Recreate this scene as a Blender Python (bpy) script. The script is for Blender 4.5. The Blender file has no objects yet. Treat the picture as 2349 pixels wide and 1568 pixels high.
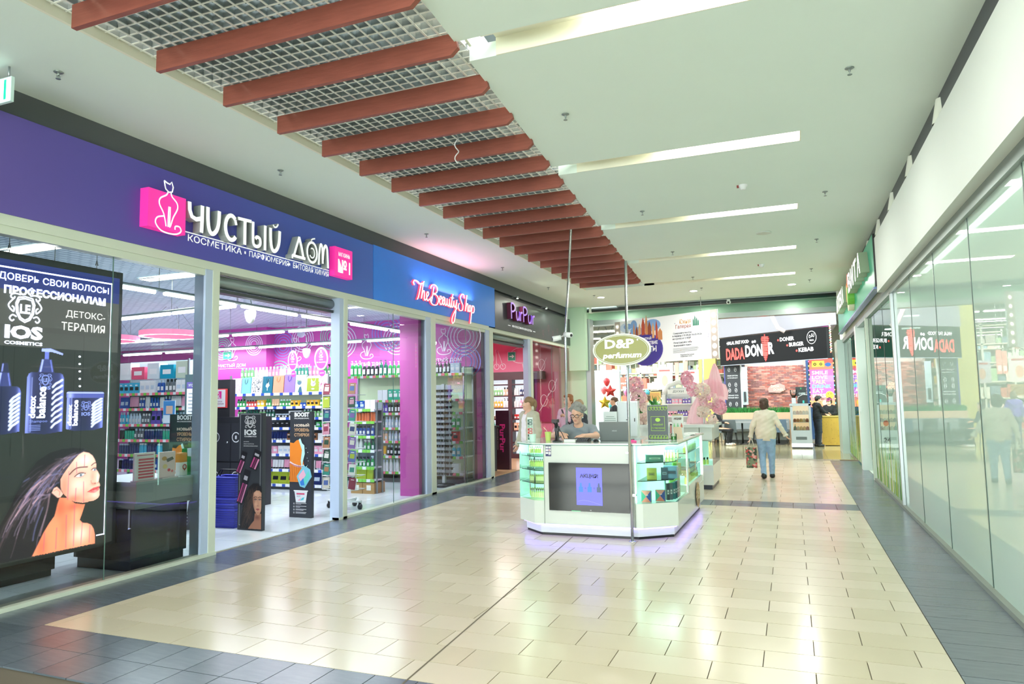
import bpy, math, random
import numpy as np
from mathutils import Matrix, Vector
random.seed(7)
rnd = random.Random(11)
PI = math.pi
SC = bpy.context.scene
COL = SC.collection

# ---------------------------------------------------------------- camera, world, exposure
cam = bpy.data.cameras.new('camera')
cam.sensor_width = 36.0
cam.lens = 1596.0 / 2349.0 * 36.0
cam.clip_start = 0.05
cam.clip_end = 300
camo = bpy.data.objects.new('camera', cam)
COL.objects.link(camo)
_yaw, _pitch, _roll = -0.3791, 0.08457, -0.01719
_f = Vector((math.sin(_yaw) * math.cos(_pitch), math.cos(_yaw) * math.cos(_pitch), math.sin(_pitch)))
_r = Vector((math.cos(_yaw), -math.sin(_yaw), 0))
_u = _r.cross(_f)
_r2 = _r * math.cos(_roll) + _u * math.sin(_roll)
_u2 = -_r * math.sin(_roll) + _u * math.cos(_roll)
camo.matrix_world = Matrix(((_r2.x, _u2.x, -_f.x, 0), (_r2.y, _u2.y, -_f.y, 0), (_r2.z, _u2.z, -_f.z, 1.6), (0, 0, 0, 1)))
SC.camera = camo

world = bpy.data.worlds.new('world')
SC.world = world
world.use_nodes = True
_bg = world.node_tree.nodes['Background']
_bg.inputs[0].default_value = (0.92, 1.0, 0.95, 1)
_bg.inputs[1].default_value = 6.0  # even white fill, added to enter through the open corridor and hall ends

SC.view_settings.view_transform = 'Standard'
SC.view_settings.look = 'None'
SC.view_settings.gamma = 1.0
SC.view_settings.use_curve_mapping = False
SC.view_settings.exposure = 0.88
SC.cycles.max_bounces = 7
SC.cycles.diffuse_bounces = 4
SC.cycles.glossy_bounces = 4
SC.cycles.transmission_bounces = 4
SC.cycles.transparent_max_bounces = 16
SC.cycles.sample_clamp_indirect = 3.0
SC.cycles.caustics_reflective = False
SC.cycles.caustics_refractive = False

def area(name, loc, sx, sy, power, col=(1, 1, 1), rot=(0, 0, 0), spread=PI):
    l = bpy.data.lights.new(name, 'AREA')
    l.shape = 'RECTANGLE'
    l.size, l.size_y = sx, sy
    l.energy = power
    l.color = col
    l.spread = spread
    o = bpy.data.objects.new(name, l)
    o.location = loc
    o.rotation_euler = rot
    COL.objects.link(o)
    return o

# the light that leaves the ceiling slots, the shop's tube rows and the hall's tube rows
STRIP_Y = [-1.3, 1.58, 4.48, 7.43, 10.29, 13.19, 16.05]
for _y in STRIP_Y:
    area('slot_light', (-0.55, _y + .155, 4.262), 1.5, .26, 18, (.97, 1, .93))
area('shop_row_light', (-6.65, 8.2, 2.86), .1, 6.0, 44, (.86, .93, 1))
for _y, _x0, _x1, _p in ((7.25, -10.5, -6.75, 46), (10.0, -13, -6.75, 60), (12.4, -14, -6.75, 60), (15.2, -19, -13.2, 60)):
    area('shop_row_light', ((_x0 + _x1) / 2, _y, 2.86), _x1 - _x0, .1, _p, (.86, .93, 1))
for _y in (23.3, 28.5, 33.0, 38.0):
    area('hall_row_light', (-7.5, _y, 4.9), 6, .3, 170, (1, 1, .97))
for _x in (-4.5, -2.14, .14):
    for _y, _z in ((17.7, 4.24), (20.1, 4.2)):
        area('downlight_beam', (_x, _y, _z), .15, .15, 20 if _y < 19 else 6, (1, .96, .88))
area('stand_fill', (-.5, 27.3, 3.6), 2.0, .6, 70, (1, .95, .9))  # added fill without a fixture, brightens the brick wall
area('salon_light', (-7.6, 16.2, 3.0), 2.2, 2.2, 90, (1, .95, .9))

# ---------------------------------------------------------------- materials
def lin(c):
    c = c.lstrip('#')
    v = [int(c[i:i + 2], 16) / 255 for i in (0, 2, 4)]
    return tuple(x / 12.92 if x <= .04045 else ((x + .055) / 1.055) ** 2.4 for x in v)

MATS = {}
def mat(name, hexc='#cccccc', rough=.5, metal=0.0, emit=0.0, ecol=None, noise=0.0, nscale=6.0, bump=0.0, bscale=40.0, spec=.5, coat=0.0, ior=1.5, stretch=None):
    if name in MATS:
        return MATS[name]
    m = bpy.data.materials.new(name)
    m.use_nodes = True
    nt = m.node_tree
    b = nt.nodes['Principled BSDF']
    c = lin(hexc)
    b.inputs['Base Color'].default_value = (*c, 1)
    b.inputs['Roughness'].default_value = rough
    b.inputs['Metallic'].default_value = metal
    b.inputs['IOR'].default_value = ior
    b.inputs['Specular IOR Level'].default_value = spec
    b.inputs['Coat Weight'].default_value = coat
    b.inputs['Coat Roughness'].default_value = .05
    if emit:
        b.inputs['Emission Color'].default_value = (*lin(ecol or hexc), 1)
        b.inputs['Emission Strength'].default_value = emit
    if noise or bump:
        tc = nt.nodes.new('ShaderNodeTexCoord')
        mp = nt.nodes.new('ShaderNodeMapping')
        if stretch:
            mp.inputs['Scale'].default_value = stretch
        nt.links.new(tc.outputs['Object'], mp.inputs[0])
    if noise:
        n = nt.nodes.new('ShaderNodeTexNoise')
        n.inputs['Scale'].default_value = nscale
        n.inputs['Detail'].default_value = 5
        nt.links.new(mp.outputs[0], n.inputs['Vector'])
        r = nt.nodes.new('ShaderNodeMixRGB')
        r.inputs[1].default_value = (*[x * (1 - noise) for x in c], 1)
        r.inputs[2].default_value = (*[min(1, x * (1 + noise)) for x in c], 1)
        nt.links.new(n.outputs['Fac'], r.inputs[0])
        nt.links.new(r.outputs[0], b.inputs['Base Color'])
    if bump:
        n2 = nt.nodes.new('ShaderNodeTexNoise')
        n2.inputs['Scale'].default_value = bscale
        nt.links.new(mp.outputs[0], n2.inputs['Vector'])
        bp = nt.nodes.new('ShaderNodeBump')
        bp.inputs['Strength'].default_value = bump
        bp.inputs['Distance'].default_value = .02
        nt.links.new(n2.outputs['Fac'], bp.inputs['Height'])
        nt.links.new(bp.outputs[0], b.inputs['Normal'])
    MATS[name] = m
    return m

def glass(name, tint='#ffffff', ior=1.5, haze=0.0, hazecol='#ccddd5', rough=0.0):
    if name in MATS:
        return MATS[name]
    m = bpy.data.materials.new(name)
    m.use_nodes = True
    nt = m.node_tree
    nt.nodes.clear()
    out = nt.nodes.new('ShaderNodeOutputMaterial')
    tr = nt.nodes.new('ShaderNodeBsdfTransparent')
    tr.inputs[0].default_value = (*lin(tint), 1)
    gl = nt.nodes.new('ShaderNodeBsdfGlossy')
    gl.inputs['Roughness'].default_value = rough
    fr = nt.nodes.new('ShaderNodeFresnel')
    fr.inputs[0].default_value = ior
    base = tr
    if haze:
        df = nt.nodes.new('ShaderNodeBsdfDiffuse')
        df.inputs[0].default_value = (*lin(hazecol), 1)
        mx0 = nt.nodes.new('ShaderNodeMixShader')
        mx0.inputs[0].default_value = haze
        nt.links.new(tr.outputs[0], mx0.inputs[1])
        nt.links.new(df.outputs[0], mx0.inputs[2])
        base = mx0
    mx = nt.nodes.new('ShaderNodeMixShader')
    nt.links.new(fr.outputs[0], mx.inputs[0])
    nt.links.new(base.outputs[0], mx.inputs[1])
    nt.links.new(gl.outputs[0], mx.inputs[2])
    nt.links.new(mx.outputs[0], out.inputs[0])
    MATS[name] = m
    return m

def C(hexc, rough=.45, **k):            # plain colour material named after its colour
    return mat('paint_' + hexc.lstrip('#') + ('' if rough == .45 else '_%d' % round(rough * 100)), hexc, rough, **k)

def petal(hexc):
    n = 'petal_' + hexc[1:]
    if n in MATS:
        return MATS[n]
    m = bpy.data.materials.new(n)
    m.use_nodes = True
    nt = m.node_tree
    nt.nodes.clear()
    o, d, t, x = (nt.nodes.new('ShaderNode' + k) for k in ('OutputMaterial', 'BsdfDiffuse', 'BsdfTranslucent', 'MixShader'))
    d.inputs[0].default_value = t.inputs[0].default_value = (*lin(hexc), 1)
    x.inputs[0].default_value = .45
    nt.links.new(d.outputs[0], x.inputs[1]); nt.links.new(t.outputs[0], x.inputs[2]); nt.links.new(x.outputs[0], o.inputs[0])
    MATS[n] = m
    return m

def E(hexc, s):
    return mat('lit_%s_%d' % (hexc.lstrip('#'), round(s * 10)), hexc, .5, emit=s)

# ---------------------------------------------------------------- geometry helpers
class MB:
    def __init__(s):
        s.v, s.f, s.mi, s.ms, s.sm = [], [], [], [], []
    def m(s, m):
        if m not in s.ms:
            s.ms.append(m)
        return s.ms.index(m)
    def add(s, vs, fs, m, smooth=False):
        o = len(s.v)
        s.v += [tuple(v) for v in vs]
        k = s.m(m)
        for f in fs:
            s.f.append(tuple(i + o for i in f))
            s.mi.append(k)
            s.sm.append(smooth)
        return s
    def box(s, x0, x1, y0, y1, z0, z1, m):
        vs = [(x, y, z) for z in (z0, z1) for y in (y0, y1) for x in (x0, x1)]
        return s.add(vs, [(0, 2, 3, 1), (4, 5, 7, 6), (0, 1, 5, 4), (2, 6, 7, 3), (0, 4, 6, 2), (1, 3, 7, 5)], m)
    def quad(s, a, b, c, d, m):
        return s.add([a, b, c, d], [(0, 1, 2, 3)], m)
    def prism(s, pts, z0, z1, m, cap=True):          # xy polygon (ccw), extruded in z
        n = len(pts)
        vs = [(x, y, z0) for x, y in pts] + [(x, y, z1) for x, y in pts]
        fs = [(i, (i + 1) % n, (i + 1) % n + n, i + n) for i in range(n)]
        if cap:
            fs += [tuple(range(n - 1, -1, -1)), tuple(range(n, 2 * n))]
        return s.add(vs, fs, m)
    def lathe(s, prof, m, n=12, c=(0, 0, 0), sx=1, sy=1, smooth=True, caps=True):
        vs, fs = [], []
        for r, z in prof:
            for i in range(n):
                a = 2 * PI * i / n
                vs.append((c[0] + r * sx * math.cos(a), c[1] + r * sy * math.sin(a), c[2] + z))
        for j in range(len(prof) - 1):
            for i in range(n):
                fs.append((j * n + i, j * n + (i + 1) % n, (j + 1) * n + (i + 1) % n, (j + 1) * n + i))
        s.add(vs, fs, m, smooth)
        if caps:
            k = (len(prof) - 1) * n
            s.add(vs[:n], [tuple(range(n - 1, -1, -1))], m)
            s.add(vs[k:], [tuple(range(n))], m)
        return s
    def tube(s, pts, r, m, n=6, closed=False, smooth=True):
        P = [Vector(p) for p in pts]
        vs, fs = [], []
        N = len(P)
        R = r if isinstance(r, (list, tuple)) else [r] * N
        up = None
        for i, p in enumerate(P):
            if closed:
                t = P[(i + 1) % N] - P[i - 1]
            else:
                t = P[min(i + 1, N - 1)] - P[max(i - 1, 0)]
            t.normalize()
            if up is None:
                up = Vector((0, 0, 1)) if abs(t.z) < .9 else Vector((1, 0, 0))
            a = t.cross(up)
            if a.length < 1e-6:
                a = t.orthogonal()
            a.normalize()
            b = a.cross(t).normalized()
            up = b
            for k in range(n):
                an = 2 * PI * k / n
                vs.append(p + a * R[i] * math.cos(an) + b * R[i] * math.sin(an))
        for i in range(N if closed else N - 1):
            j = (i + 1) % N
            for k in range(n):
                fs.append((i * n + k, j * n + k, j * n + (k + 1) % n, i * n + (k + 1) % n))
        if not closed:
            fs += [tuple(range(n)), tuple(range((N - 1) * n + n - 1, (N - 1) * n - 1, -1))]
        return s.add(vs, fs, m, smooth)
    def ball(s, c, r, m, n=10, k=7, sx=1, sy=1, sz=1):
        return s.lathe([(max(1e-4, r * math.sin(PI * i / k)), -r * sz * math.cos(PI * i / k)) for i in range(k + 1)], m, n, c, sx, sy, True, False)
    def mesh(s, name):
        me = bpy.data.meshes.new(name)
        me.from_pydata(s.v, [], s.f)
        for m in s.ms:
            me.materials.append(m)
        me.polygons.foreach_set('material_index', s.mi)
        me.polygons.foreach_set('use_smooth', s.sm)
        me.update()
        return me
    def build(s, name, parent=None, loc=(0, 0, 0), rz=0.0):
        return link(name, s.mesh(name), parent, loc, rz)

def link(name, me, parent=None, loc=(0, 0, 0), rz=0.0):
    o = bpy.data.objects.new(name, me)
    COL.objects.link(o)
    o.location = loc
    o.rotation_euler = (0, 0, rz)
    if parent is not None:
        o.parent = parent
    return o

def tag(o, label, cat, group=None, kind=None):
    o['label'] = label
    o['category'] = cat
    if group:
        o['group'] = group
    if kind:
        o['kind'] = kind
    return o

def thing(name, label, cat, loc=(0, 0, 0), rz=0.0, group=None):
    o = bpy.data.objects.new(name, None)
    o.empty_display_size = .1
    COL.objects.link(o)
    o.location = loc
    o.rotation_euler = (0, 0, rz)
    return tag(o, label, cat, group)

def struct(name, mb, parent=None):
    o = mb.build(name, parent)
    if parent is None:
        o['kind'] = 'structure'
    return o

def dup(root, loc=None, rz=None, label=None, group=None):
    c = root.copy()
    COL.objects.link(c)
    if loc is not None:
        c.location = loc
    if rz is not None:
        c.rotation_euler = (0, 0, rz)
    if label:
        c['label'] = label
    if group:
        c['group'] = group
    for ch in list(root.children):
        d = ch.copy()
        COL.objects.link(d)
        d.parent = c
        for g in list(ch.children):
            e = g.copy()
            COL.objects.link(e)
            e.parent = d
    return c

# ---- lettering: text outlines from the built-in font, as mesh
def text_pts(body, bold=0.0, res=2):
    cu = bpy.data.curves.new('txt', 'FONT')
    cu.body = body
    cu.resolution_u = res
    cu.offset = bold
    cu.fill_mode = 'FRONT'
    o = bpy.data.objects.new('txt', cu)
    me = bpy.data.meshes.new_from_object(o)
    vs = [(v.co.x, v.co.y) for v in me.vertices]
    fs = [tuple(p.vertices) for p in me.polygons]
    bpy.data.objects.remove(o)
    bpy.data.meshes.remove(me)
    bpy.data.curves.remove(cu)
    return vs, fs

_TC = {}
class Art:
    """Flat work on a vertical face: U is the viewer's right, V is up, N comes out of the face."""
    def __init__(s, origin, U, V=(0, 0, 1)):
        s.o = Vector(origin)
        s.U = Vector(U).normalized()
        s.V = Vector(V).normalized()
        s.N = s.U.cross(s.V)
        s.mb = MB()
    def p(s, u, v, n=0.0):
        return s.o + s.U * u + s.V * v + s.N * n
    def poly(s, pts, m, n0=0.0, n1=.003):
        a = sum(pts[i - 1][0] * pts[i][1] - pts[i][0] * pts[i - 1][1] for i in range(len(pts)))
        if a < 0:
            pts = pts[::-1]
        k = len(pts)
        vs = [s.p(u, v, n1) for u, v in pts]
        if n1 - n0 < .008:
            s.mb.add(vs, [tuple(range(k))], m)
        else:
            vs += [s.p(u, v, n0) for u, v in pts]
            s.mb.add(vs, [tuple(range(k))] + [(i + k, (i + 1) % k + k, (i + 1) % k, i) for i in range(k)] + [tuple(range(2 * k - 1, k - 1, -1))], m)
        return s
    def rect(s, u0, v0, u1, v1, m, n0=0.0, n1=.003):
        return s.poly([(u0, v0), (u1, v0), (u1, v1), (u0, v1)], m, n0, n1)
    def frame(s, u0, v0, u1, v1, w, m, n1=.003):
        s.rect(u0, v0, u1, v0 + w, m, 0, n1); s.rect(u0, v1 - w, u1, v1, m, 0, n1)
        s.rect(u0, v0 + w, u0 + w, v1 - w, m, 0, n1); return s.rect(u1 - w, v0 + w, u1, v1 - w, m, 0, n1)
    def ell(s, u, v, ru, rv, m, n0=0.0, n1=.003, k=24, a0=0.0, a1=2 * PI):
        full = abs(a1 - a0 - 2 * PI) < 1e-6
        return s.poly([(u + ru * math.cos(a0 + (a1 - a0) * i / (k if full else k - 1)), v + rv * math.sin(a0 + (a1 - a0) * i / (k if full else k - 1))) for i in range(k)], m, n0, n1)
    def ring(s, u, v, ru, rv, w, m, n1=.003, k=28, a0=0.0, a1=2 * PI):
        return s.stroke([(u + ru * math.cos(a0 + (a1 - a0) * i / k), v + rv * math.sin(a0 + (a1 - a0) * i / k)) for i in range(k + 1)], w, m, n1)
    def stroke(s, pts, w, m, n1=.003, n0=None):
        P = [Vector(p) for p in pts]
        L, R = [], []
        for i, p in enumerate(P):
            t = P[min(i + 1, len(P) - 1)] - P[max(i - 1, 0)]
            if t.length < 1e-9:
                t = Vector((1, 0))
            t.normalize()
            nn = Vector((-t.y, t.x))
            ww = (w[i] if isinstance(w, (list, tuple)) else w) / 2
            L.append(p + nn * ww); R.append(p - nn * ww)
        k = len(P)
        vs = [s.p(q.x, q.y, n1) for q in L] + [s.p(q.x, q.y, n1) for q in R]
        fs = [(k + i, k + i + 1, i + 1, i) for i in range(k - 1)]
        if n0 is not None:
            vs += [s.p(q.x, q.y, n0) for q in L] + [s.p(q.x, q.y, n0) for q in R]
            for i in range(k - 1):
                fs += [(i, i + 1, 2 * k + i + 1, 2 * k + i), (k + i + 1, k + i, 3 * k + i, 3 * k + i + 1)]
            fs += [(0, 2 * k, 3 * k, k), (k - 1, 2 * k - 1, 4 * k - 1, 3 * k - 1)]
        s.mb.add(vs, fs, m)
        return s
    def text(s, body, u, v, m, h=None, w=None, align='l', bold=0.0, n1=.004, res=2, fn=None):
        key = (body, bold, res)
        if key not in _TC:
            _TC[key] = text_pts(body, bold, res)
        vs, fs = _TC[key]
        if not vs:
            return s
        x0 = min(a for a, b in vs); x1 = max(a for a, b in vs)
        y0 = min(b for a, b in vs); y1 = max(b for a, b in vs)
        if h is None:
            sx = sy = w / (x1 - x0)
        elif w is None:
            sx = sy = h / (y1 - y0)
        else:
            sx, sy = w / (x1 - x0), h / (y1 - y0)
        W = (x1 - x0) * sx
        du = {'l': 0, 'c': -W / 2, 'r': -W}[align]
        q = [((a - x0) * sx + u + du, (b - y0) * sy + v) for a, b in vs]
        if fn:
            q = [fn(*t) for t in q]
        s.mb.add([s.p(a, b, n1) for a, b in q], fs, m)
        return s
    def build(s, name, parent=None):
        o = s.mb.build(name, parent)
        if parent is not None:
            o.matrix_parent_inverse = Matrix.Identity(4)
            o.location = -parent.location
            if parent.rotation_euler.z:
                o.rotation_euler.z = -parent.rotation_euler.z
                o.location = Matrix.Rotation(-parent.rotation_euler.z, 3, 'Z') @ (-parent.location)
        return o

def place(o, parent):                     # parent an object built in world coordinates
    o.parent = parent
    r = Matrix.Rotation(-parent.rotation_euler.z, 3, 'Z')
    o.location = r @ (Vector(o.location) - parent.location)
    o.rotation_euler.z -= parent.rotation_euler.z
    return o
UL, UF, UR = (0, 1, 0), (1, 0, 0), (0, -1, 0)      # left wall (faces +X), far wall (faces -Y), right wall (faces -X)

# ---- printed pictures: a fine grid whose vertices carry the print's colours
def pic_mat(name, strength):
    if name in MATS:
        return MATS[name]
    m = bpy.data.materials.new(name)
    m.use_nodes = True
    nt = m.node_tree
    b = nt.nodes['Principled BSDF']
    a = nt.nodes.new('ShaderNodeAttribute')
    a.attribute_name = 'print'
    nt.links.new(a.outputs['Color'], b.inputs['Base Color'])
    if strength:
        nt.links.new(a.outputs['Color'], b.inputs['Emission Color'])
        b.inputs['Emission Strength'].default_value = strength
    b.inputs['Roughness'].default_value = .4
    MATS[name] = m
    return m

class Paint:
    def __init__(s, u0, v0, u1, v1, d, bg):
        s.nu, s.nv = int((u1 - u0) / d) + 1, int((v1 - v0) / d) + 1
        s.U, s.V = np.meshgrid(np.linspace(u0, u1, s.nu), np.linspace(v0, v1, s.nv))
        s.c = np.empty((s.nv, s.nu, 3)); s.c[:] = np.array(bg) / 255.0
        s.a = np.zeros((s.nv, s.nu))
    def dist(s, pts, closed):
        best = np.full(s.U.shape, 9.0)
        P = list(pts) + ([pts[0]] if closed else [])
        for (x0, y0), (x1, y1) in zip(P[:-1], P[1:]):
            dx, dy = x1 - x0, y1 - y0
            t = np.clip(((s.U - x0) * dx + (s.V - y0) * dy) / max(1e-12, dx * dx + dy * dy), 0, 1)
            best = np.minimum(best, np.hypot(s.U - x0 - dx * t, s.V - y0 - dy * t))
        return best
    def inside(s, pts):
        r = np.zeros(s.U.shape, bool)
        for i in range(len(pts)):
            (x0, y0), (x1, y1) = pts[i - 1], pts[i]
            if y0 != y1:
                r ^= ((y0 > s.V) != (y1 > s.V)) & (s.U < (x1 - x0) * (s.V - y0) / (y1 - y0) + x0)
        return r
    def mix(s, m, col, op, only=None):
        m = m * op if only is None else m * op * only
        s.c += (np.array(col) / 255.0 - s.c) * m[..., None]
        return m
    def mask(s, pts, soft=.006):
        d = s.dist(pts, True)
        d = np.where(s.inside(pts), d, -d)
        return np.clip(d / soft + .5, 0, 1)
    def fill(s, pts, col, soft=.006, op=1.0, only=None):
        m = s.mask(pts, soft)
        s.a = np.maximum(s.a, m)
        return s.mix(m, col, op, only)
    def line(s, pts, w, col, soft=.004, op=1.0, only=None):
        return s.mix(np.clip((w / 2 - s.dist(pts, False)) / soft + .5, 0, 1), col, op, only)
    def blob(s, u, v, ru, rv, col, op=.6, only=None, ang=0.0):
        x, y = s.U - u, s.V - v
        c, n = math.cos(ang), math.sin(ang)
        x, y = x * c + y * n, -x * n + y * c
        return s.mix(np.exp(-(x / ru) ** 2 - (y / rv) ** 2), col, op, only)
    def build(s, name, fn, m, parent=None):
        idx = np.arange(s.nu * s.nv).reshape(s.nv, s.nu)
        F = np.stack([idx[:-1, :-1], idx[:-1, 1:], idx[1:, 1:], idx[1:, :-1]], -1).reshape(-1, 4)
        keep = s.a[:-1, :-1].ravel() > .5
        F = F[keep]
        me = bpy.data.meshes.new(name)
        me.from_pydata([tuple(fn(a, b)) for a, b in zip(s.U.ravel(), s.V.ravel())], [], F.tolist())
        at = me.color_attributes.new('print', 'FLOAT_COLOR', 'POINT')
        x = np.clip(s.c.reshape(-1, 3), 0, 1)
        x = np.where(x <= .04045, x / 12.92, ((x + .055) / 1.055) ** 2.4)
        at.data.foreach_set('color', np.concatenate([x, np.ones((len(x), 1))], 1).astype(np.float32).ravel())
        me.materials.append(m)
        return link(name, me, parent)
# ================================================================ the setting
XG, XR, ZC = -5.92, 1.44, 4.27           # left glass line, right glass line, ceiling
M_beige = mat('beige_tile', '#d2c5ac', .19, noise=.05, nscale=3, spec=.4)
M_beige2 = mat('beige_tile_b', '#d7cab3', .22, noise=.05, nscale=3, spec=.4)
M_dark = mat('slate_tile', '#5f6872', .22, noise=.22, nscale=5, stretch=(1, 6, 1), bump=.05, bscale=30)
M_dark2 = mat('slate_tile_b', '#68717b', .25, noise=.22, nscale=5, stretch=(1, 6, 1), bump=.05, bscale=30)
M_grout = mat('grout', '#6f6455', .8)
M_white = mat('white_paint', '#e9eee8', .6, noise=.02, nscale=2)
M_ceil = mat('ceiling_paint', '#e8f5ee', .75, noise=.03, nscale=.8)
M_char = mat('charcoal_panel', '#54575a', .55, noise=.06, nscale=2)
M_alu = mat('aluminium_cream', '#d5dccd', .4, noise=.03)
M_alud = mat('aluminium_grey', '#8f9a97', .35, metal=.6)  # second, darker aluminium for rails, rods and small fittings
M_black = mat('black_plastic', '#17181b', .35)
M_chrome = mat('chrome', '#c9ced0', .18, metal=1.0)
M_steel = mat('brushed_steel', '#aeb6b8', .35, metal=.8)
M_green = mat('mint_wall', '#bfe3c6', .6, noise=.03)
G_clear = glass('shop_glass', '#f1fbfa', 1.45)
G_frost = glass('mint_glass', '#e4f5ec', 2.5, haze=.9, hazecol='#d3ecdf', rough=.0)

# floor: sub-floor, then every tile that can be told apart
fb = MB().box(-40, 12, -7, 60, -.12, -.012, M_grout)
floor = struct('floor', fb)
def tile_mesh(w, d, m):
    g = .003
    return MB().box(-w / 2 + g, w / 2 - g, -d / 2 + g, d / 2 - g, -.011, 0, m).mesh('tile')
T1, T2 = tile_mesh(.58, .29, M_beige), tile_mesh(.58, .29, M_beige2)
cuts = {}
def tile(x0, x1, y0, y1, ms, name):
    k = (round(x1 - x0, 3), round(y1 - y0, 3), ms)
    if k not in cuts:
        cuts[k] = tile_mesh(x1 - x0, y1 - y0, ms)
    return link(name, cuts[k], floor, ((x0 + x1) / 2, (y0 + y1) / 2, 0))
XL0, XR0 = -5.25, .82
far_tiles = MB()
cand = []
for j in range(-16, 56):
    y0 = 3.655 + .29 * j
    y1 = y0 + .29
    if y1 < 2.99 or y0 > 2.99 and y1 < 3.7 and j < 0:
        pass
    zone = 'near' if y1 <= 3.0 else ('strip' if y1 <= 3.66 else ('main' if y0 < 10.90 else ('strip' if y1 <= 11.5 else 'far')))
    if zone == 'strip' or y0 > 19.0:
        continue
    off = -.522 if j % 2 == 0 else -.232
    k0 = math.floor((XL0 - off) / .58)
    for k in range(k0, k0 + 12):
        x0, x1 = max(off + .58 * k, XL0), min(off + .58 * (k + 1), XR0)
        if x1 - x0 > .02:
            cand.append((y0 if y0 > 2 else 99 - y0, x0, x1, y0, y1))
cand.sort()
for i, (_, x0, x1, y0, y1) in enumerate(cand):
    ms = M_beige if rnd.random() < .5 else M_beige2
    if i < 300:
        tile(x0, x1, y0, y1, ms, 'tile')
    else:
        far_tiles.box(x0 + .002, x1 - .002, y0 + .002, y1 - .002, -.011, 0, ms)
o = far_tiles.build('far_tiles', floor); o['kind'] = 'stuff'
n_b = 0
far_b = MB()
def btile(x0, x1, y0, y1):
    global n_b
    ms = M_dark if rnd.random() < .55 else M_dark2
    n_b += 1
    if n_b <= 290:
        tile(x0, x1, y0, y1, ms, 'border_tile')
    else:
        far_b.box(x0 + .0015, x1 - .0015, y0 + .0015, y1 - .0015, -.011, 0, ms)
for y0, y1 in ((2.995, 3.325), (3.325, 3.655), (10.905, 11.2), (11.2, 11.485)):
    for i in range(21):
        x0 = XL0 + i * .289
        btile(x0, min(x0 + .289, XR0), y0, y1)
for j in range(56):
    y0 = 2.72 + .29 * j
    btile(XL0 - .66, XL0, y0, y0 + .29)
    btile(XR0, XR + .02, y0, y0 + .29)
for j in range(-10, 0):
    btile(XL0 - .66, XL0, 2.72 + .29 * j, 3.01 + .29 * j)
    btile(XR0, XR + .02, 2.72 + .29 * j, 3.01 + .29 * j)
M_dim = mat('olive_tile', '#a09c86', .3)
for x in range(36):                       # thin dark row at the portal
    tile(XL0 + .175 * x, XL0 + .175 * (x + 1), 19.03, 19.45, M_dim, 'threshold_tile')
o = far_b.build('far_border_tiles', floor); o['kind'] = 'stuff'
# movement joint running obliquely through the beige field
Art((0, 0, 0.0012), (1, 0, 0), (0, 1, 0)).stroke([(-2.08, 2.0), (-2.141, 3.6), (-2.259, 5.27), (-2.46, 8.0)], .012, mat('joint', '#6d6252', .8), .0).mb.build('movement_joint', floor)

# shop floor: white polished tiles
M_wt = mat('white_tile', '#dfe9ee', .12, noise=.03, spec=.6)
for i in range(14):
    for j in range(14):
        x1, y0 = XG - .06 - .6 * i, 3.0 + .6 * j
        if x1 > -9.5 or y0 > 6:
            tile(x1 - .6, x1, y0, y0 + .6, M_wt, 'shop_floor_tile')
o = MB().box(-22, -14.4, 0, 17, -.011, 0, M_wt).box(-14.4, XG - .06, 11.4, 13.4, -.011, 0, M_wt).box(-9.4, XG - .06, -3, 3, -.011, 0, M_wt).build('shop_floor_far', floor)
o['kind'] = 'stuff'
M_sal = mat('salon_floor', '#d9b48e', .2, noise=.1, nscale=4)
o = MB().box(-9.5, XG - .06, 13.45, 19.3, -.011, 0, M_sal).build('salon_floor', floor)
M_hall = mat('hall_floor', '#bdb493', .12, noise=.08, nscale=1.5, spec=.6)
for i in range(-14, 9):
    for j in range(12):
        x0, y0 = i * .6 + .2, 19.45 + j * .6
        if (x0 > XR0 - .6 or j >= 0) and x0 < 2.2:
            tile(x0, x0 + .6, y0, y0 + .6, M_hall, 'hall_floor_tile') if (i > -9 and j < 11) else far_b
o = MB().box(-40, 12, 26.7, 60, -.011, 0, M_hall).box(-40, -8.3, 19.45, 26.7, -.011, 0, M_hall).box(2.6, 12, 19.45, 26.7, -.011, 0, M_hall).build('hall_floor', floor)
o = MB().box(XR + .03, 6, 11.2, 19.4, -.011, 0, mat('pharmacy_floor', '#e2ece2', .15)).build('pharmacy_floor', floor)

# ---- ceiling: plaster with the tapering louvre opening and five lamp slots
def xr(y):
    return -2.16 - .0760 * (y - 3.9)
OY0, OY1, OXL = 1.0, 16.36, -4.55
cb = MB()
cb.box(-6.1, OXL, -7, 19.55, ZC, ZC + .12, M_ceil)
cb.box(OXL, 1.72, -7, OY0, ZC, ZC + .12, M_ceil)
cb.box(OXL, 1.72, OY1, 20.9, ZC, ZC + .12, M_ceil)
ys = [OY0]
for y in STRIP_Y:
    if OY0 < y < OY1:
        ys += [y, y + .31]
ys.append(OY1)
for a, b in zip(ys[:-1], ys[1:]):
    slot = any(abs(a - y) < 1e-6 for y in STRIP_Y)
    x0a, x0b = (.22, .22) if slot else (xr(a), xr(b))
    cb.prism([(x0a, a), (1.72, a), (1.72, b), (x0b, b)], ZC, ZC + .12, M_ceil)
ceiling = struct('ceiling', cb)
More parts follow.
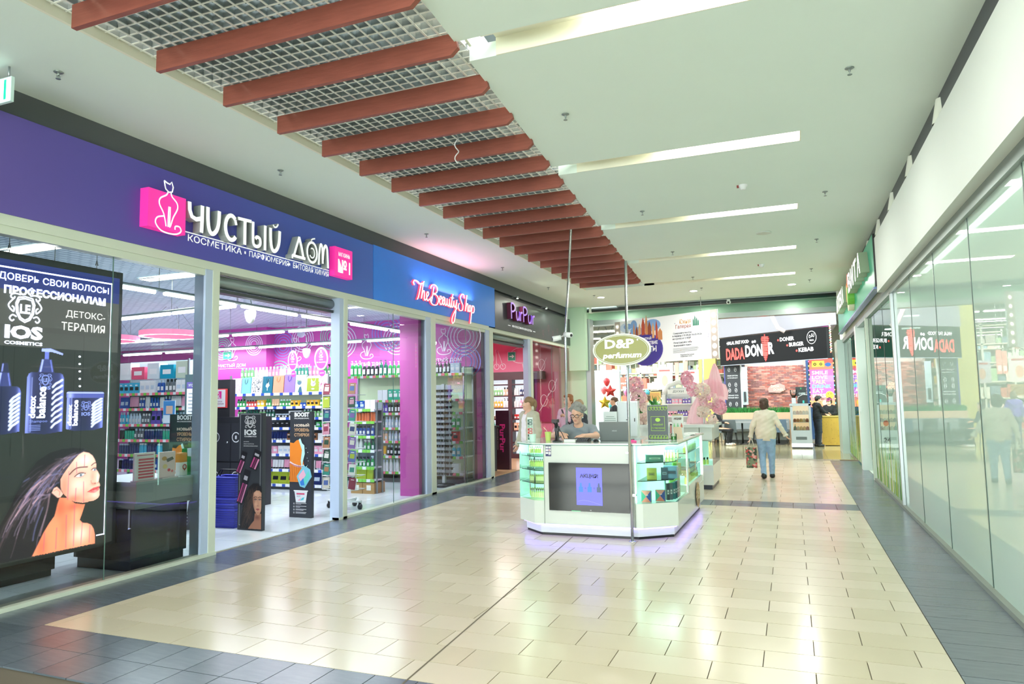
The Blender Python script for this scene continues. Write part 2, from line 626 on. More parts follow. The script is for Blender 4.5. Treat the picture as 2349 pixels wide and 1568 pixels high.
# slots: recess walls, lamp panel at the right, plain cream end at the left
M_slot = mat('slot_cream', '#efeedd', .6)
for k, y in enumerate(STRIP_Y):
    if y < 0:
        continue
    t = thing('recessed_strip_light', ('long recessed ceiling strip light, nearest to the camera, cut by the top edge', 'long recessed ceiling strip light, second from the camera', 'recessed ceiling strip light, third from the camera', 'recessed ceiling strip light, fourth from the camera', 'recessed ceiling strip light, farthest, level with the end of the wooden slats')[max(0, k - 2)] if k != 1 else 'recessed ceiling strip light over the camera, out of view', 'ceiling light', (0, y, ZC), 0, 'recessed strip lights across the white ceiling')
    xl = xr(y + .15) + .22
    b = MB().box(xl, .22, 0, .012, 0.0, .2, M_slot).box(xl, .22, .298, .31, 0.0, .2, M_slot).box(.208, .22, .012, .298, 0, .2, M_slot).box(xl, -1.15, .012, .298, .14, .15, M_slot)
    b.build('recess', t)
    MB().box(-1.15, .208, .012, .298, .02, .03, E('fffdf2', 4)).build('diffuser', t)
# louvre field above the opening
lv = MB()
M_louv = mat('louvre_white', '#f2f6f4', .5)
M_louvs = mat('louvre_side_shade', '#949da2', .5)  # blade sides greyed, putting the cells' shade into the colour
x = OXL + .03
while x < -2.0:
    y1 = OY1 if x < xr(OY1) else min(OY1, 3.9 - (x + 2.16) / .0760)
    if y1 > OY0 + .2:
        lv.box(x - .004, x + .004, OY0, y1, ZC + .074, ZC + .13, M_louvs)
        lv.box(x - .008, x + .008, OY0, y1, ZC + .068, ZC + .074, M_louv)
    x += .1
y = OY0 + .05
while y < OY1:
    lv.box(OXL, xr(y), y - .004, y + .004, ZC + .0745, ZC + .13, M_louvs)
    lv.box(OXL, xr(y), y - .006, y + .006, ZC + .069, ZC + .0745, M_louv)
    y += .1
lo = lv.build('louvre_grid', ceiling)
lo['kind'] = 'stuff'
struct('trim_1', MB().box(OXL - .02, OXL + .006, OY0, OY1, ZC - .004, ZC + .12, M_slot))
struct('trim_2', MB().prism([(xr(OY0) - .006, OY0), (xr(OY0) + .02, OY0), (xr(OY1) + .02, OY1), (xr(OY1) - .006, OY1)], ZC + .125, ZC + .35, M_slot))
struct('ceiling.001', MB().box(-5.2, -1.6, OY0, OY1 + .3, ZC + .75, ZC + .8, mat('plenum', '#59636b', .8)).box(-5.2, -1.6, OY1 + .02, OY1 + .04, ZC + .12, ZC + .8, M_slot).box(-5.2, -5.15, OY0, OY1, ZC + .12, ZC + .8, M_slot))
for xx, s in ((OXL + .1, 'left'), (0, 'right')):
    tb = MB()
    for i in range(11):
        ya = 1.4 + i * 1.36
        xa, xb = (xx, xx) if s == 'left' else (xr(ya) - .1, xr(ya + 1.2) - .1)
        tb.tube([(xa, ya, ZC + .26), (xb, ya + 1.2, ZC + .26)], .014, E('fff6d8', 12), 6)
    o = tb.build('cove_tube_row')
    tag(o, 'row of warm tubes tucked along the %s edge of the louvre opening' % ('shop-side' if s == 'left' else 'plaster-side'), 'ceiling light')
# wooden slats
M_wood = mat('red_wood', '#925042', .45, noise=.28, nscale=5, stretch=(1, 8, 8), bump=.1, bscale=14)
ordn = 'nearest second third fourth fifth sixth seventh eighth ninth tenth eleventh twelfth thirteenth fourteenth fifteenth sixteenth seventeenth eighteenth farthest'.split()
for k in range(-3, 19):
    y = 3.128 + .6815 * k
    w = xr(y) + .03 - (OXL + .13)
    e = .02
    b = MB()
    prof = [(0, 0), (w - .06, 0), (w, .05), (w - .03, .166), (0, .166)]
    vs = [(a, -.02, z) for a, z in prof] + [(a, .02, z) for a, z in prof]
    b.add(vs, [(0, 1, 2, 3, 4), (9, 8, 7, 6, 5)] + [(i, i + 5, (i + 1) % 5 + 5, (i + 1) % 5) for i in range(5)], M_wood)
    b.build('wooden_slat', ceiling, (OXL + .13, y, ZC - .098))

# ---- left wall: charcoal band, sign boards are things; frames and glass
struct('wall_left', MB().box(-6.25, -6.02, -7, 19.55, 3.1, 4.39, M_char).box(-6.02, -5.93, -7, 19.55, 4.045, 4.27, M_char).box(-6.25, -5.97, -7, 19.6, 4.27, 5.2, M_char))
fr = MB()
fr.box(-6.02, -5.88, -7, 13.45, 3.10, 3.19, M_alu)
fr.box(-6.02, -5.90, 13.45, 19.45, 3.09, 3.17, M_alu)
fr.box(-6.0, -5.9, -7, 5.78, 3.03, 3.10, M_alu)
fr.box(-6.0, -5.9, 8.36, 13.45, 3.04, 3.10, M_alu)
struct('trim_3', fr)
for i, (a, b, w) in enumerate(((5.76, 5.95, .13), (8.2, 8.38, .12), (10.72, 11.06, .12), (13.3, 13.66, .14), (15.82, 16.14, .1))):
    struct('trim_%d' % (4 + i), MB().box(XG - w, XG + .03, a, (a + b) / 2, 0, 3.1, mat('post_blue', '#b9c8e4', .35)).box(XG - w + .01, XG + .04, (a + b) / 2, b, 0, 3.1, M_alu))
struct('trim_9', MB().box(-6.0, -5.86, -7, 5.95, 0, .035, M_alu).box(-6.0, -5.88, 8.2, 13.6, 0, .03, M_alu).box(-6.0, -5.9, 15.9, 19.4, 0, .03, M_alu))
# roller shutter boxes over the two open fronts
for n, a, b in (('chrome', 5.95, 8.2), ('grey', 13.66, 15.82)):
    t = thing('shutter_box', 'rolled %s security shutter over the %s' % (n, 'beauty shop doorway' if a < 7 else 'salon doorway'), 'shutter', (-6.05, (a + b) / 2, 3.0))
    w = (b - a) / 2 - .01
    MB().tube([(0, -w, .02), (0, w, .02)], .075, mat('shutter_grey', '#8d979a', .35, metal=.5), 12).build('roll', t)
    MB().box(-.06, .06, -w, w, -.11, -.07, mat('shutter_dark', '#3b4145', .4)).build('bottom_bar', t)
def pane(n, a, b, z0=.03, z1=3.05, x=XG, m=G_clear):
    return struct('window_%d' % n, MB().quad((x, a, z0), (x, b, z0), (x, b, z1), (x, a, z1), m))
joint = mat('glass_edge', '#5f8078', .2)
nw = 0
for a, b in ((-3, .6), (.6, 2.62), (2.62, 4.66), (4.66, 5.76), (8.38, 9.68), (9.68, 10.72), (11.06, 12.38), (12.38, 13.3), (16.14, 17.7), (17.7, 19.35)):
    nw += 1
    w = pane(nw, a + .003, b - .003)
    MB().box(XG - .004, XG + .004, a - .0035, a + .0035, .03, 3.05, joint).build('pane_edge', w)
# door pivot patches on the glass
# ---- end wall / portal
struct('wall_far', MB().box(-6.3, -5.5, 19.55, 20.0, 0, 4.27, M_green).box(-6.3, -5.42, 19.3, 19.55, 2.44, 4.27, mat('mint_wall_light', '#c2e3c8', .6)).box(-6.3, 1.7, 20.6, 20.9, 3.93, 4.6, mat('mint_header', '#a3cdb2', .5, noise=.05)).box(-6.3, 1.7, 19.62, 20.6, 4.24, 4.4, M_ceil))
struct('trim_10', MB().box(-5.5, -5.36, 19.6, 20.0, 0, 3.95, M_steel).box(-5.45, 1.3, 20.3, 20.6, 3.83, 3.97, M_alud))
pb = thing('shutter_roll', 'dark grey pipe-like shutter roll under the ceiling before the portal', 'shutter', (0, 19.6, 4.19))
MB().tube([(-5.9, 0, 0), (1.36, 0, 0)], .055, mat('pipe_dark', '#4a5054', .35, metal=.4), 12).build('roll', pb)
MB().box(-5.35, -5.28, -.07, .07, -.08, .08, M_white).build('bracket', pb)
MB().box(1.2, 1.27, -.07, .07, -.08, .08, M_white).build('bracket', pb)

# ---- right wall: white bulkhead, dark recess band, frosted glass panes
struct('wall_right', MB().box(1.30, 1.62, -7, 11.9, 3.16, 4.0, M_white).box(1.42, 1.7, -7, 22.6, 4.0, 4.9, M_char).box(1.36, 1.44, -7, 22.6, 4.0, 4.39, M_char).box(1.42, 1.62, 11.9, 22.6, 3.1, 4.0, M_white))
struct('trim_11', MB().box(1.40, 1.52, -7, 21.4, 3.06, 3.16, M_alud).box(1.39, 1.48, -7, 14.9, 0, .04, mat('base_rail', '#8b9188', .5)))
struct('wall_right.001', MB().box(1.75, 1.8, -7, 11.3, 0, 3.2, mat('film_mint', '#cfe4d8', .8)).box(1.75, 6.2, 11.25, 11.3, 0, 3.3, mat('teal_wall', '#35b7a0', .6)).box(6.1, 6.2, 11.3, 22.6, 0, 3.3, MATS['teal_wall']).box(1.7, 6.2, 22.5, 22.6, 0, 3.3, MATS['teal_wall']).box(1.62, 6.2, 11.25, 22.6, 3.2, 3.3, M_white))
edges = [-3, -1.3, .35, 2.0, 3.62, 5.25, 6.75, 8.3, 9.85, 11.33]
E_ = mat('glass_joint', '#35524a', .3)
for a, b in zip(edges[:-1], edges[1:]):
    nw += 1
    w = struct('window_%d' % nw, MB().quad((XR, b, .04), (XR, a, .04), (XR, a, 3.08), (XR, b, 3.08), G_frost))
    MB().box(XR - .004, XR + .006, b - .010, b + .010, .04, 3.08, E_).build('pane_edge', w)
G_ph = glass('pharmacy_glass', '#dff5ec', 1.6)
for a, b in ((11.42, 12.7), (12.7, 13.9), (13.9, 14.85), (17.05, 18.6), (18.6, 20.1), (20.1, 21.35)):
    nw += 1
    w = struct('window_%d' % nw, MB().quad((XR, b - .004, .04), (XR, a + .004, .04), (XR, a + .004, 3.05), (XR, b - .004, 3.05), G_ph))
    MB().box(XR - .003, XR + .006, b - .008, b + .008, .04, 3.05, E_).build('pane_edge', w)
struct('trim_12', MB().box(1.40, 1.52, 11.33, 11.42, 0, 3.08, M_steel).box(1.38, 1.50, 14.85, 14.93, 0, 3.08, M_alu))
struct('trim_13', MB().box(1.36, 1.54, 16.75, 17.05, 0, 3.1, mat('white_post', '#dfe8e4', .4)))
struct('trim_14', MB().box(1.26, 1.5, 21.4, 22.6, 0, 3.15, mat('grey_post', '#a9bab5', .35, metal=.3)))
for y in (18.4,):
    pass
# the corridor goes on behind the camera
struct('wall_back', MB().box(-6.3, 1.8, -7.2, -7.0, 0, .02, M_white))
# ================================================================ sign boards and shop-front lettering
def crom(pts, n=5):
    P = [Vector((*p, 0)) if len(p) == 2 else Vector(p) for p in pts]
    out = []
    for i in range(len(P) - 1):
        p0, p1, p2, p3 = P[max(i - 1, 0)], P[i], P[i + 1], P[min(i + 2, len(P) - 1)]
        for k in range(n):
            t = k / n
            out.append(.5 * ((2 * p1) + (-p0 + p2) * t + (2 * p0 - 5 * p1 + 4 * p2 - p3) * t * t + (-p0 + 3 * p1 - 3 * p2 + p3) * t ** 3))
    out.append(P[-1])
    return [(q.x, q.y) for q in out]

M_w = mat('sign_white', '#eef1f2', .4)
M_wl = mat('sign_white_lit', '#f2f4f6', .4, emit=.3)
M_pink = mat('sign_pink', '#f0329a', .4, emit=.35)
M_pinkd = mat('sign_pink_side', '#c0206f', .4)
# indigo board turning to blue along its length
mg = mat('indigo_board', '#5d50ae', .45)
_nt = mg.node_tree
_tc = _nt.nodes.new('ShaderNodeTexCoord'); _sp = _nt.nodes.new('ShaderNodeSeparateXYZ'); _cr = _nt.nodes.new('ShaderNodeValToRGB'); _mr = _nt.nodes.new('ShaderNodeMapRange')
_nt.links.new(_tc.outputs['Object'], _sp.inputs[0]); _nt.links.new(_sp.outputs['Y'], _mr.inputs[0])
_mr.inputs[1].default_value = 2.5; _mr.inputs[2].default_value = 9.0
_nt.links.new(_mr.outputs[0], _cr.inputs[0])
_cr.color_ramp.elements[0].color = (*lin('#6a569c'), 1); _cr.color_ramp.elements[1].color = (*lin('#4470d0'), 1)
_e = _cr.color_ramp.elements.new(.45); _e.color = (*lin('#5650ae'), 1)
_nt.links.new(_cr.outputs[0], _nt.nodes['Principled BSDF'].inputs['Base Color'])
tag(MB().box(-5.97, -5.87, -7, 9.02, 3.19, 4.03, mg).build('fascia_board'), 'long indigo fascia board above the beauty shop windows, carrying the big white letters', 'sign board')
tag(MB().box(-5.97, -5.87, 9.03, 13.76, 3.19, 4.04, mat('blue_board', '#2b8aff', .45, noise=.04)).build('fascia_board'), 'bright blue fascia board under the pink neon script', 'sign board')
tag(MB().box(-5.97, -5.87, 13.77, 19.72, 3.17, 3.93, mat('dark_board', '#3b3d42', .3, noise=.1)).build('fascia_board'), 'dark grey glossy fascia board of the salon with purple letters', 'sign board')

# ЧИСТЫЙ ДОМ : thick strokes in a unit box, widths in metres along the board
def arc(cx, cy, rx, ry, a0, a1, n=12):
    return [(cx + rx * math.cos(math.radians(a0 + (a1 - a0) * i / n)), cy + ry * math.sin(math.radians(a0 + (a1 - a0) * i / n))) for i in range(n + 1)]
W_ = .26
M_lside = mat('letter_shade_side', '#a9aeab', .5)  # sides of the white letters, their shade put into the colour
GL = {
    'Ч': [([(.1, 1.0), (.12, .7), (.25, .48), (.5, .42), (.8, .5)], W_), ([(.85, 1.0), (.85, .5), (.82, -.02)], W_)],
    'И': [(crom([(.1, 1.02), (.12, .5), (.22, .15), (.42, .05), (.66, .2), (.8, .5), (.84, 1.0)]), W_)],
    'С': [(arc(.55, .5, .42, .48, 50, 320, 18), W_), ([(.82, .86), (.9, .66)], .2)],
    'Т': [([(-.02, .96), (1.0, 1.0)], .2), ([(.5, .95), (.5, -.02)], W_)],
    'Ы': [(crom([(.1, 1.02), (.1, .5), (.14, .12), (.36, .04), (.56, .16), (.55, .38), (.36, .44), (.26, .34)]), .22), ([(.88, 1.02), (.88, -.02)], .24)],
    'Й': [(crom([(.1, 1.0), (.12, .5), (.22, .15), (.42, .05), (.66, .2), (.8, .5), (.84, .98)]), W_), (crom([(.3, 1.16), (.42, 1.08), (.58, 1.12), (.72, 1.26)]), .11)],
    'Д': [([(.12, .08), (.34, .6), (.52, 1.0)], .2), ([(.5, 1.0), (.68, .6), (.86, .08)], .24), ([(.0, .1), (1.0, .1)], .2), ([(.02, .12), (.02, -.04)], .16)],
    'О': [(arc(.5, .48, .44, .46, 90, 450, 24), .18), (arc(.5, .45, .22, .22, -150, 120, 14), .1), ([(.4, 1.02), (.52, 1.1), (.75, 1.16)], .1)],
    'М': [(crom([(.06, .0), (.1, .5), (.22, .95), (.36, .9), (.42, .5), (.44, .1)]), .2), (crom([(.44, .3), (.52, .75), (.68, .98), (.84, .85), (.9, .4), (.94, -.05)]), .22)],
}
sg = thing('channel_letter_sign', 'white three-dimensional letters of the beauty shop name on the indigo board', 'sign', (-5.87, 6.5, 3.45))
for ch, a, b in (('Ч', 5.37, 5.62), ('И', 5.62, 5.86), ('С', 5.87, 6.10), ('Т', 6.09, 6.32), ('Ы', 6.30, 6.58), ('Й', 6.60, 6.84), ('Д', 7.02, 7.30), ('О', 7.30, 7.55), ('М', 7.54, 7.79)):
    ar = Art((-5.87, a + .01, 3.455), UL)
    w, h = b - a - .02, .29
    for pts, t in GL[ch]:
        q_ = [(x * w, y * h) for x, y in pts]
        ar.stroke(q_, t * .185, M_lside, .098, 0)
        ar.stroke(q_, t * .185, M_wl, .10)
    ar.build('letter', sg)
ar = Art((-5.865, 0, 0), UL)
ar.rect(5.40, 3.437, 7.9, 3.447, M_wl, 0, .01)
ar.build('underline', sg)
ar = Art((-5.865, 0, 0), UL)
for s_, u_, w_ in (('КОСМЕТИКА', 5.46, .78), ('ПАРФЮМЕРИЯ', 6.36, .70), ('БЫТОВАЯ ХИМИЯ', 7.14, .74)):
    ar = Art((-5.865, 0, 0), UL)
    ar.text(s_, u_, 3.345, M_wl, .075, w_, bold=.012, n1=.02)
    if u_ > 6:
        ar.rect(u_ - .06, 3.37, u_ - .035, 3.40, M_wl)
    ar.build('lettering', sg)

def cat(ar, u, v, s, m, w=.012, n1=.004, fill=None):            # line drawing of a seated cat, s = height
    X = lambda pts: [(u + a * s, v + b * s) for a, b in pts]
    for pts in ([(-.02, .80), (-.06, .72), (-.20, .62), (-.22, .50), (-.12, .34), (-.07, .18), (-.05, .08)],
                [(.05, .80), (.08, .72), (.20, .62), (.22, .50), (.12, .30), (.06, .12), (.03, .08)],
                [(.01, .50), (.0, .3), (.0, .08)], [(.04, .5), (.04, .3), (.03, .09)],
                [(-.10, .28), (-.26, .22), (-.30, .10), (-.18, -.02), (.02, -.05), (.22, -.02), (.32, .06), (.28, .14), (.18, .13), (.17, .06)]):
        ar.stroke(crom(X(pts)), w, m, n1)
    hd = [(-.12, 1.0), (-.1, .9), (-.08, .84), (.0, .79), (.08, .82), (.1, .92), (.06, 1.02), (.02, .96), (-.05, .97)]
    if fill:
        ar.poly(X(hd), fill, 0, n1)
    ar.stroke(X(hd + hd[:1]), w, m, n1 + .001)
cb_ = thing('cat_logo_box', 'square magenta light box with a white line-drawn cat, left of the big letters', 'sign', (-5.87, 5.11, 3.55))
Art((-5.87, 0, 0), UL).rect(4.89, 3.37, 5.345, 3.755, M_pink, 0, .11).build('box', cb_)
ar = Art((-5.755, 0, 0), UL)
cat(ar, 5.115, 3.365, .5, M_wl, .016, .012, mat('sign_violet', '#5a47b0', .4))
ar.build('cat_outline', cb_)
nb = thing('number_one_box', 'small pink light box reading number one at the right end of the letters', 'sign', (-5.87, 8.1, 3.58))
Art((-5.87, 0, 0), UL).rect(7.93, 3.375, 8.345, 3.785, M_pink, 0, .09).build('box', nb)
Art((-5.778, 0, 0), UL).text('МАГАЗИНЫ', 8.14, 3.66, M_wl, .06, .27, 'c', .03).text('№1', 8.14, 3.43, M_wl, .19, .29, 'c', .03).build('lettering', nb)

# pink neon script
M_neon = mat('neon_pink', '#ffd9d4', .4, emit=1.5, ecol='#ffb4ac')
M_neonb = mat('neon_back', '#e0415f', .4, emit=.5)
NE = [  # strokes in (x, y); x runs 0..24.3, y baseline 0, cap height 3
    [(.2, 2.2), (-.1, 2.6), (.3, 3.05), (1.2, 3.0), (2.2, 2.7), (3.2, 3.0), (3.6, 3.3)], [(2.6, 2.9), (2.1, 1.6), (1.6, .4), (1.2, -.1)],
    [(3.3, 3.0), (3.0, 1.8), (2.6, .2), (3.0, 1.2), (3.5, 1.7), (3.7, 1.2), (3.6, .3), (4.0, .1), (4.6, .7), (5.2, 1.3), (4.9, 1.7), (4.5, 1.3), (4.5, .5), (4.9, .1), (5.5, .5)],
    [(7.2, 2.9), (6.7, 1.4), (6.2, .1)], [(6.0, 2.4), (6.3, 3.0), (7.4, 3.3), (8.4, 2.9), (8.2, 2.0), (7.0, 1.6), (8.2, 1.5), (8.9, .8), (8.2, -.2), (6.6, -.3), (5.8, .4), (6.3, 1.0)],
    [(9.3, .8), (10.0, 1.2), (9.8, 1.6), (9.4, 1.3), (9.3, .5), (9.8, .0), (10.4, .5), (11.2, 1.4), (10.6, 1.5), (10.4, .6), (10.8, .1), (11.3, .8), (11.4, 1.5), (11.4, .4), (11.8, .1), (12.2, .8), (12.3, 1.5), (12.3, .5), (12.8, .1), (13.2, .9), (13.2, 1.5), (13.3, .3), (13.7, .1), (14.3, 1.5), (14.7, 2.6)], [(14.5, 2.2), (14.1, .8), (14.2, .1), (14.7, .3), (15.1, 1.4)], [(13.8, 1.8), (15.0, 1.9)],
    [(15.1, 1.4), (15.1, .6), (15.6, .2), (16.2, 1.3), (16.3, 1.6), (15.8, -.6), (15.2, -2.4), (14.4, -2.9), (14.2, -2.2), (15.0, -1.0), (16.4, .2)],
    [(19.6, 2.4), (19.4, 3.1), (18.5, 3.1), (17.9, 2.4), (18.4, 1.6), (19.0, .9), (18.6, .0), (17.4, -.1), (16.9, .6), (17.4, 1.2)],
    [(20.8, 3.2), (20.4, 1.6), (20.0, .0), (20.5, 1.2), (21.0, 1.6), (21.2, 1.2), (21.1, .2), (21.5, .2), (22.0, 1.4), (21.7, .7), (22.0, .1), (22.5, .5), (22.4, 1.3), (22.0, 1.4)],
    [(23.2, 1.5), (22.8, -.2), (22.3, -2.2)], [(22.8, .3), (23.3, 1.3), (23.9, 1.4), (24.2, .8), (23.8, .1), (23.1, .1)]]
ns = thing('neon_script_sign', 'glowing pink neon handwriting sign on the bright blue board', 'sign', (-5.87, 11.4, 3.5))
tb, tk = MB(), MB()
k = 2.43 / 24.3
for st in NE:
    pts = crom(st, 5)
    tb.tube([(-5.815, 10.17 + x * k, 3.36 + y * k) for x, y in pts], .0085, M_neon, 5)
    tk.tube([(-5.845, 10.17 + x * k, 3.36 + y * k) for x, y in pts], .0145, M_neonb, 5)
for n, b in (('neon_tube', tb), ('backing', tk)):
    place(b.build(n), ns)
area('neon_glow', (-5.78, 11.4, 3.62), .1, 2.4, 9, (1, .38, .5), (0, PI * .97, 0))
# purple salon letters
M_pur = mat('purple_letter', '#a773e8', .35, emit=.35)
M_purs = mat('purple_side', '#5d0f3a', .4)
GP = {'P': [([(.1, 1.0), (.14, .0)], .2), (crom([(.05, .97), (.5, 1.0), (.85, .82), (.7, .56), (.15, .45)]), .18)],
      'u': [(crom([(.1, .58), (.12, .2), (.3, .03), (.6, .08), (.82, .3), (.85, .58)]), .2), ([(.85, .6), (.88, .0)], .2)],
      'r': [([(.12, .58), (.16, .0)], .22), (crom([(.15, .35), (.35, .55), (.8, .58)]), .2)]}
ps = thing('purple_letter_sign', 'purple rounded salon letters standing off the dark grey board', 'sign', (-5.87, 15.2, 3.55))
for ch, a, b in (('P', 14.45, 14.78), ('u', 14.78, 15.02), ('r', 15.03, 15.24), ('P', 15.22, 15.56), ('u', 15.56, 15.83), ('r', 15.85, 16.08)):
    ar = Art((-5.87, a, 3.45), UL)
    w, h = b - a, .36
    for pts, t in GP[ch]:
        q = [(x * w * .95, y * h) for x, y in pts]
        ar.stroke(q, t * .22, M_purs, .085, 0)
        ar.stroke(q, t * .22, M_pur, .1)
    ar.build('letter', ps)
ar = Art((-5.868, 0, 0), UL)
ar.text('ФИЛОСОФИЯ КРАСОТЫ', 14.75, 3.285, M_wl, .055, 1.3, bold=.015)
ar.build('lettering', ps)
for u in (14.5, 16.15):
    Art((-5.868, 0, 0), UL).rect(u, 3.303, u + .16, 3.317, M_wl).build('dash', ps)
M_ik = C('#8c5a68')
for u, v, s in ((16.9, 3.35, .12), (17.35, 3.5, .16), (17.7, 3.38, .14), (18.1, 3.5, .1), (18.6, 3.4, .12)):
    ar = Art((-5.868, 0, 0), UL)
    ar.ring(u, v, s * .35, s * .5, .012, M_ik).stroke([(u, v - s * .5), (u + .03, v - s * 1.1)], .014, M_ik)
    ar.build('line_icon', ps)
for y in (14.95, 17.0):
    t = thing('sign_spotlight', 'small round downlight over the %s part of the dark salon board' % ('lettered' if y < 16 else 'plain'), 'spotlight', (-5.80, y, 3.97))
    MB().lathe([(.03, 0), (.035, .03), (.03, .05)], M_steel, 10).box(-.14, 0, -.01, .01, .03, .05, M_steel).build('housing', t)
    MB().lathe([(.022, -.002), (.022, .001)], E('eaffda', 10), 10).build('lamp_face', t)
    area('board_spot', (-5.76, y, 3.95), .05, .05, 5, (.8, 1, .75), (0, math.radians(-38), 0))

# ---- large LED screen hung behind the first window
def emblem(ar, u, v, s, m, w, n1=.009):               # shield with scrolls and two letters
    X = lambda pts: [(u + a * s, v + b * s) for a, b in pts]
    for k in (1.0, .84):
        ar.stroke(X([(a * k, b * k) for a, b in [(-.26, .42), (0, .47), (.26, .42), (.34, .2), (.3, -.15), (.18, -.38), (0, -.48), (-.18, -.38), (-.3, -.15), (-.34, .2), (-.26, .42)]]), w, m, n1)
    for sx in (-1, 1):
        ar.stroke(crom(X([(sx * .18, .52), (sx * .36, .55), (sx * .5, .5), (sx * .52, .4), (sx * .42, .36), (sx * .38, .44)])), w, m, n1)
        ar.stroke(crom(X([(sx * .42, .36), (sx * .6, .1), (sx * .42, -.12), (sx * .4, .02), (sx * .48, .08)])), w, m, n1)
        ar.stroke(crom(X([(sx * .3, -.3), (sx * .44, -.24), (sx * .54, -.36), (sx * .46, -.46), (sx * .38, -.4)])), w, m, n1)
    ar.text('LE', u, v - .16 * s, m, .34 * s, .38 * s, 'c', .04, n1=n1)

led = thing('led_screen', 'tall hanging LED advertising screen with a long-haired woman and three bottles, behind the first window', 'screen', (-6.33, 4.37, .28))
place(MB().box(-6.34, -6.26, 3.70, 5.04, .27, 2.965, mat('screen_case', '#2b3033', .4)).build('case'), led)
ar = Art((-6.258, 0, 0), UL)
S = 1.25
K0, KG, KB, KW = E('2c2f2e', .55), E('4b4a47', .7), E('26306a', .7), E('e6e8ff', 2.0)
ar.rect(3.71, .30, 5.0, 2.9, K0, 0, .002).rect(3.71, 2.15, 5.0, 2.64, KG, 0, .004).rect(3.71, 2.64, 5.0, 2.9, KB, 0, .004)
for q in (((3.75, 2.825, 4.92, 2.838)), ((4.908, .38, 4.922, 2.838)), ((4.83, .38, 4.92, .39))):
    ar.rect(*q, KW, 0, .006)
ar.text('ДОВЕРЬ СВОИ ВОЛОСЫ', 3.84, 2.712, KW, .075, 1.04, bold=.01, n1=.008).text('ПРОФЕССИОНАЛАМ', 3.89, 2.60, KW, .08, .96, bold=.045, n1=.008)
emblem(ar, 4.075, 2.48, .24, KW, .012)
ar.text('IOS', 4.075, 2.215, KW, .12, .33, 'c', .05, n1=.008).text('COSMETICS', 4.075, 2.165, KW, .03, .33, 'c', .03, n1=.008)
KT = E('dcd8cf', 1.3)
ar.text('ДЕТОКС-', 4.85, 2.445, KT, .075, .40, 'r', .0, n1=.008).text('ТЕРАПИЯ', 4.85, 2.33, KT, .075, .44, 'r', .0, n1=.008)
for u in (4.0, 4.55):
    ar.rect(u, 1.2, u + .004, 2.14, E('1b1d1d', .4), 0, .004)
for i in range(5):
    ar.ell(4.60 + .003 * i, 2.09 - i * .07, .012, .009, KW, 0, .006, 10)
KD, KL, KV, KH = E('23263f', .9), E('7a86c8', 1.0), E('39407a', 1.0), E('d6dcf4', 1.2)
P2 = Paint(3.725, 1.36, 4.875, 2.165, .006, (40, 42, 41))
def pbody(poly, m_, w, z0, zt, dark):
    mm_ = P2.fill(poly, (44, 48, 92), .007)
    P2.blob(m_ - .46 * w, (z0 + zt) / 2, .05 * w + .01, .5, (150, 160, 246), .9, mm_)
    P2.blob(m_ + .48 * w, (z0 + zt) / 2, .05 * w + .01, .5, (128, 138, 232), .85, mm_)
    P2.blob(m_ - .05 * w, (z0 + zt) / 2, .26 * w, .6, (24, 26, 48), .75, mm_)
    P2.line([(m_ - .36 * w, z0 + .03), (m_ - .36 * w, zt - .05)], .006, (176, 184, 250), .006, .7, mm_)
    for i in range(8):
        v = zt - .10 - i * (zt - z0 - .14) / 8
        P2.line(crom([(m_ + .2 * w, v - .03), (m_ + .28 * w, v), (m_ + .36 * w, v + .015), (m_ + .45 * w, v + .035)]), .020, (226, 230, 248), .008, .9, mm_)
def pbottle(u0, u1, z0, zb, zt, pump):
    m_, w = (u0 + u1) / 2, (u1 - u0)
    pbody([(u0, z0 + .02), (m_, z0), (u1, z0 + .02), (u1, zb - .05), (u1 - .04 * w, zb - .015), (u1 - .12 * w, zb), (u0 + .12 * w, zb), (u0 + .04 * w, zb - .015), (u0, zb - .05)], m_, w, z0, zb, True)
    mn = P2.fill([(m_ - .22 * w, zb), (m_ + .22 * w, zb), (m_ + .14 * w, zb + .12), (m_ - .14 * w, zb + .12)], (50, 54, 104), .006)
    P2.line([(m_ - .15 * w, zb + .01), (m_ - .1 * w, zb + .11)], .016, (170, 178, 248), .008, .9, mn)
    P2.line([(m_ + .17 * w, zb + .01), (m_ + .11 * w, zb + .11)], .01, (120, 130, 220), .008, .8, mn)
    if pump:
        P2.fill([(m_ - .06 * w, zb + .12), (m_ + .06 * w, zb + .12), (m_ + .06 * w, zt - .03), (m_ - .06 * w, zt - .03)], (96, 104, 190), .006)
        P2.fill([(m_ - .16 * w, zt - .035), (m_ + .12 * w, zt - .035), (m_ + .44 * w, zt - .06), (m_ + .45 * w, zt - .04), (m_ + .1 * w, zt), (m_ - .14 * w, zt - .005)], (150, 158, 232), .006)
    else:
        mn = P2.fill([(m_ - .13 * w, zb + .12), (m_ + .13 * w, zb + .12), (m_ + .09 * w, zt), (m_ - .09 * w, zt)], (34, 36, 64), .006)
        P2.line([(m_ - .07 * w, zb + .13), (m_ - .05 * w, zt - .01)], .012, (150, 158, 236), .007, .8, mn)
pbottle(3.78, 4.07, 1.385, 1.80, 2.0, False)
pbottle(4.115, 4.455, 1.37, 1.93, 2.15, True)
pbody([(4.485, 1.41), (4.56, 1.39), (4.67, 1.385), (4.78, 1.39), (4.86, 1.41), (4.86, 1.70), (4.485, 1.70)], 4.672, .375, 1.385, 1.76, True)
ml_ = P2.fill([(4.478, 1.70), (4.868, 1.70), (4.866, 1.748), (4.85, 1.758), (4.496, 1.758), (4.48, 1.748)], (72, 78, 146), .005)
P2.line([(4.49, 1.748), (4.86, 1.748)], .012, (190, 196, 248), .006, .8, ml_); P2.blob(4.52, 1.72, .03, .04, (170, 178, 246), .8, ml_)
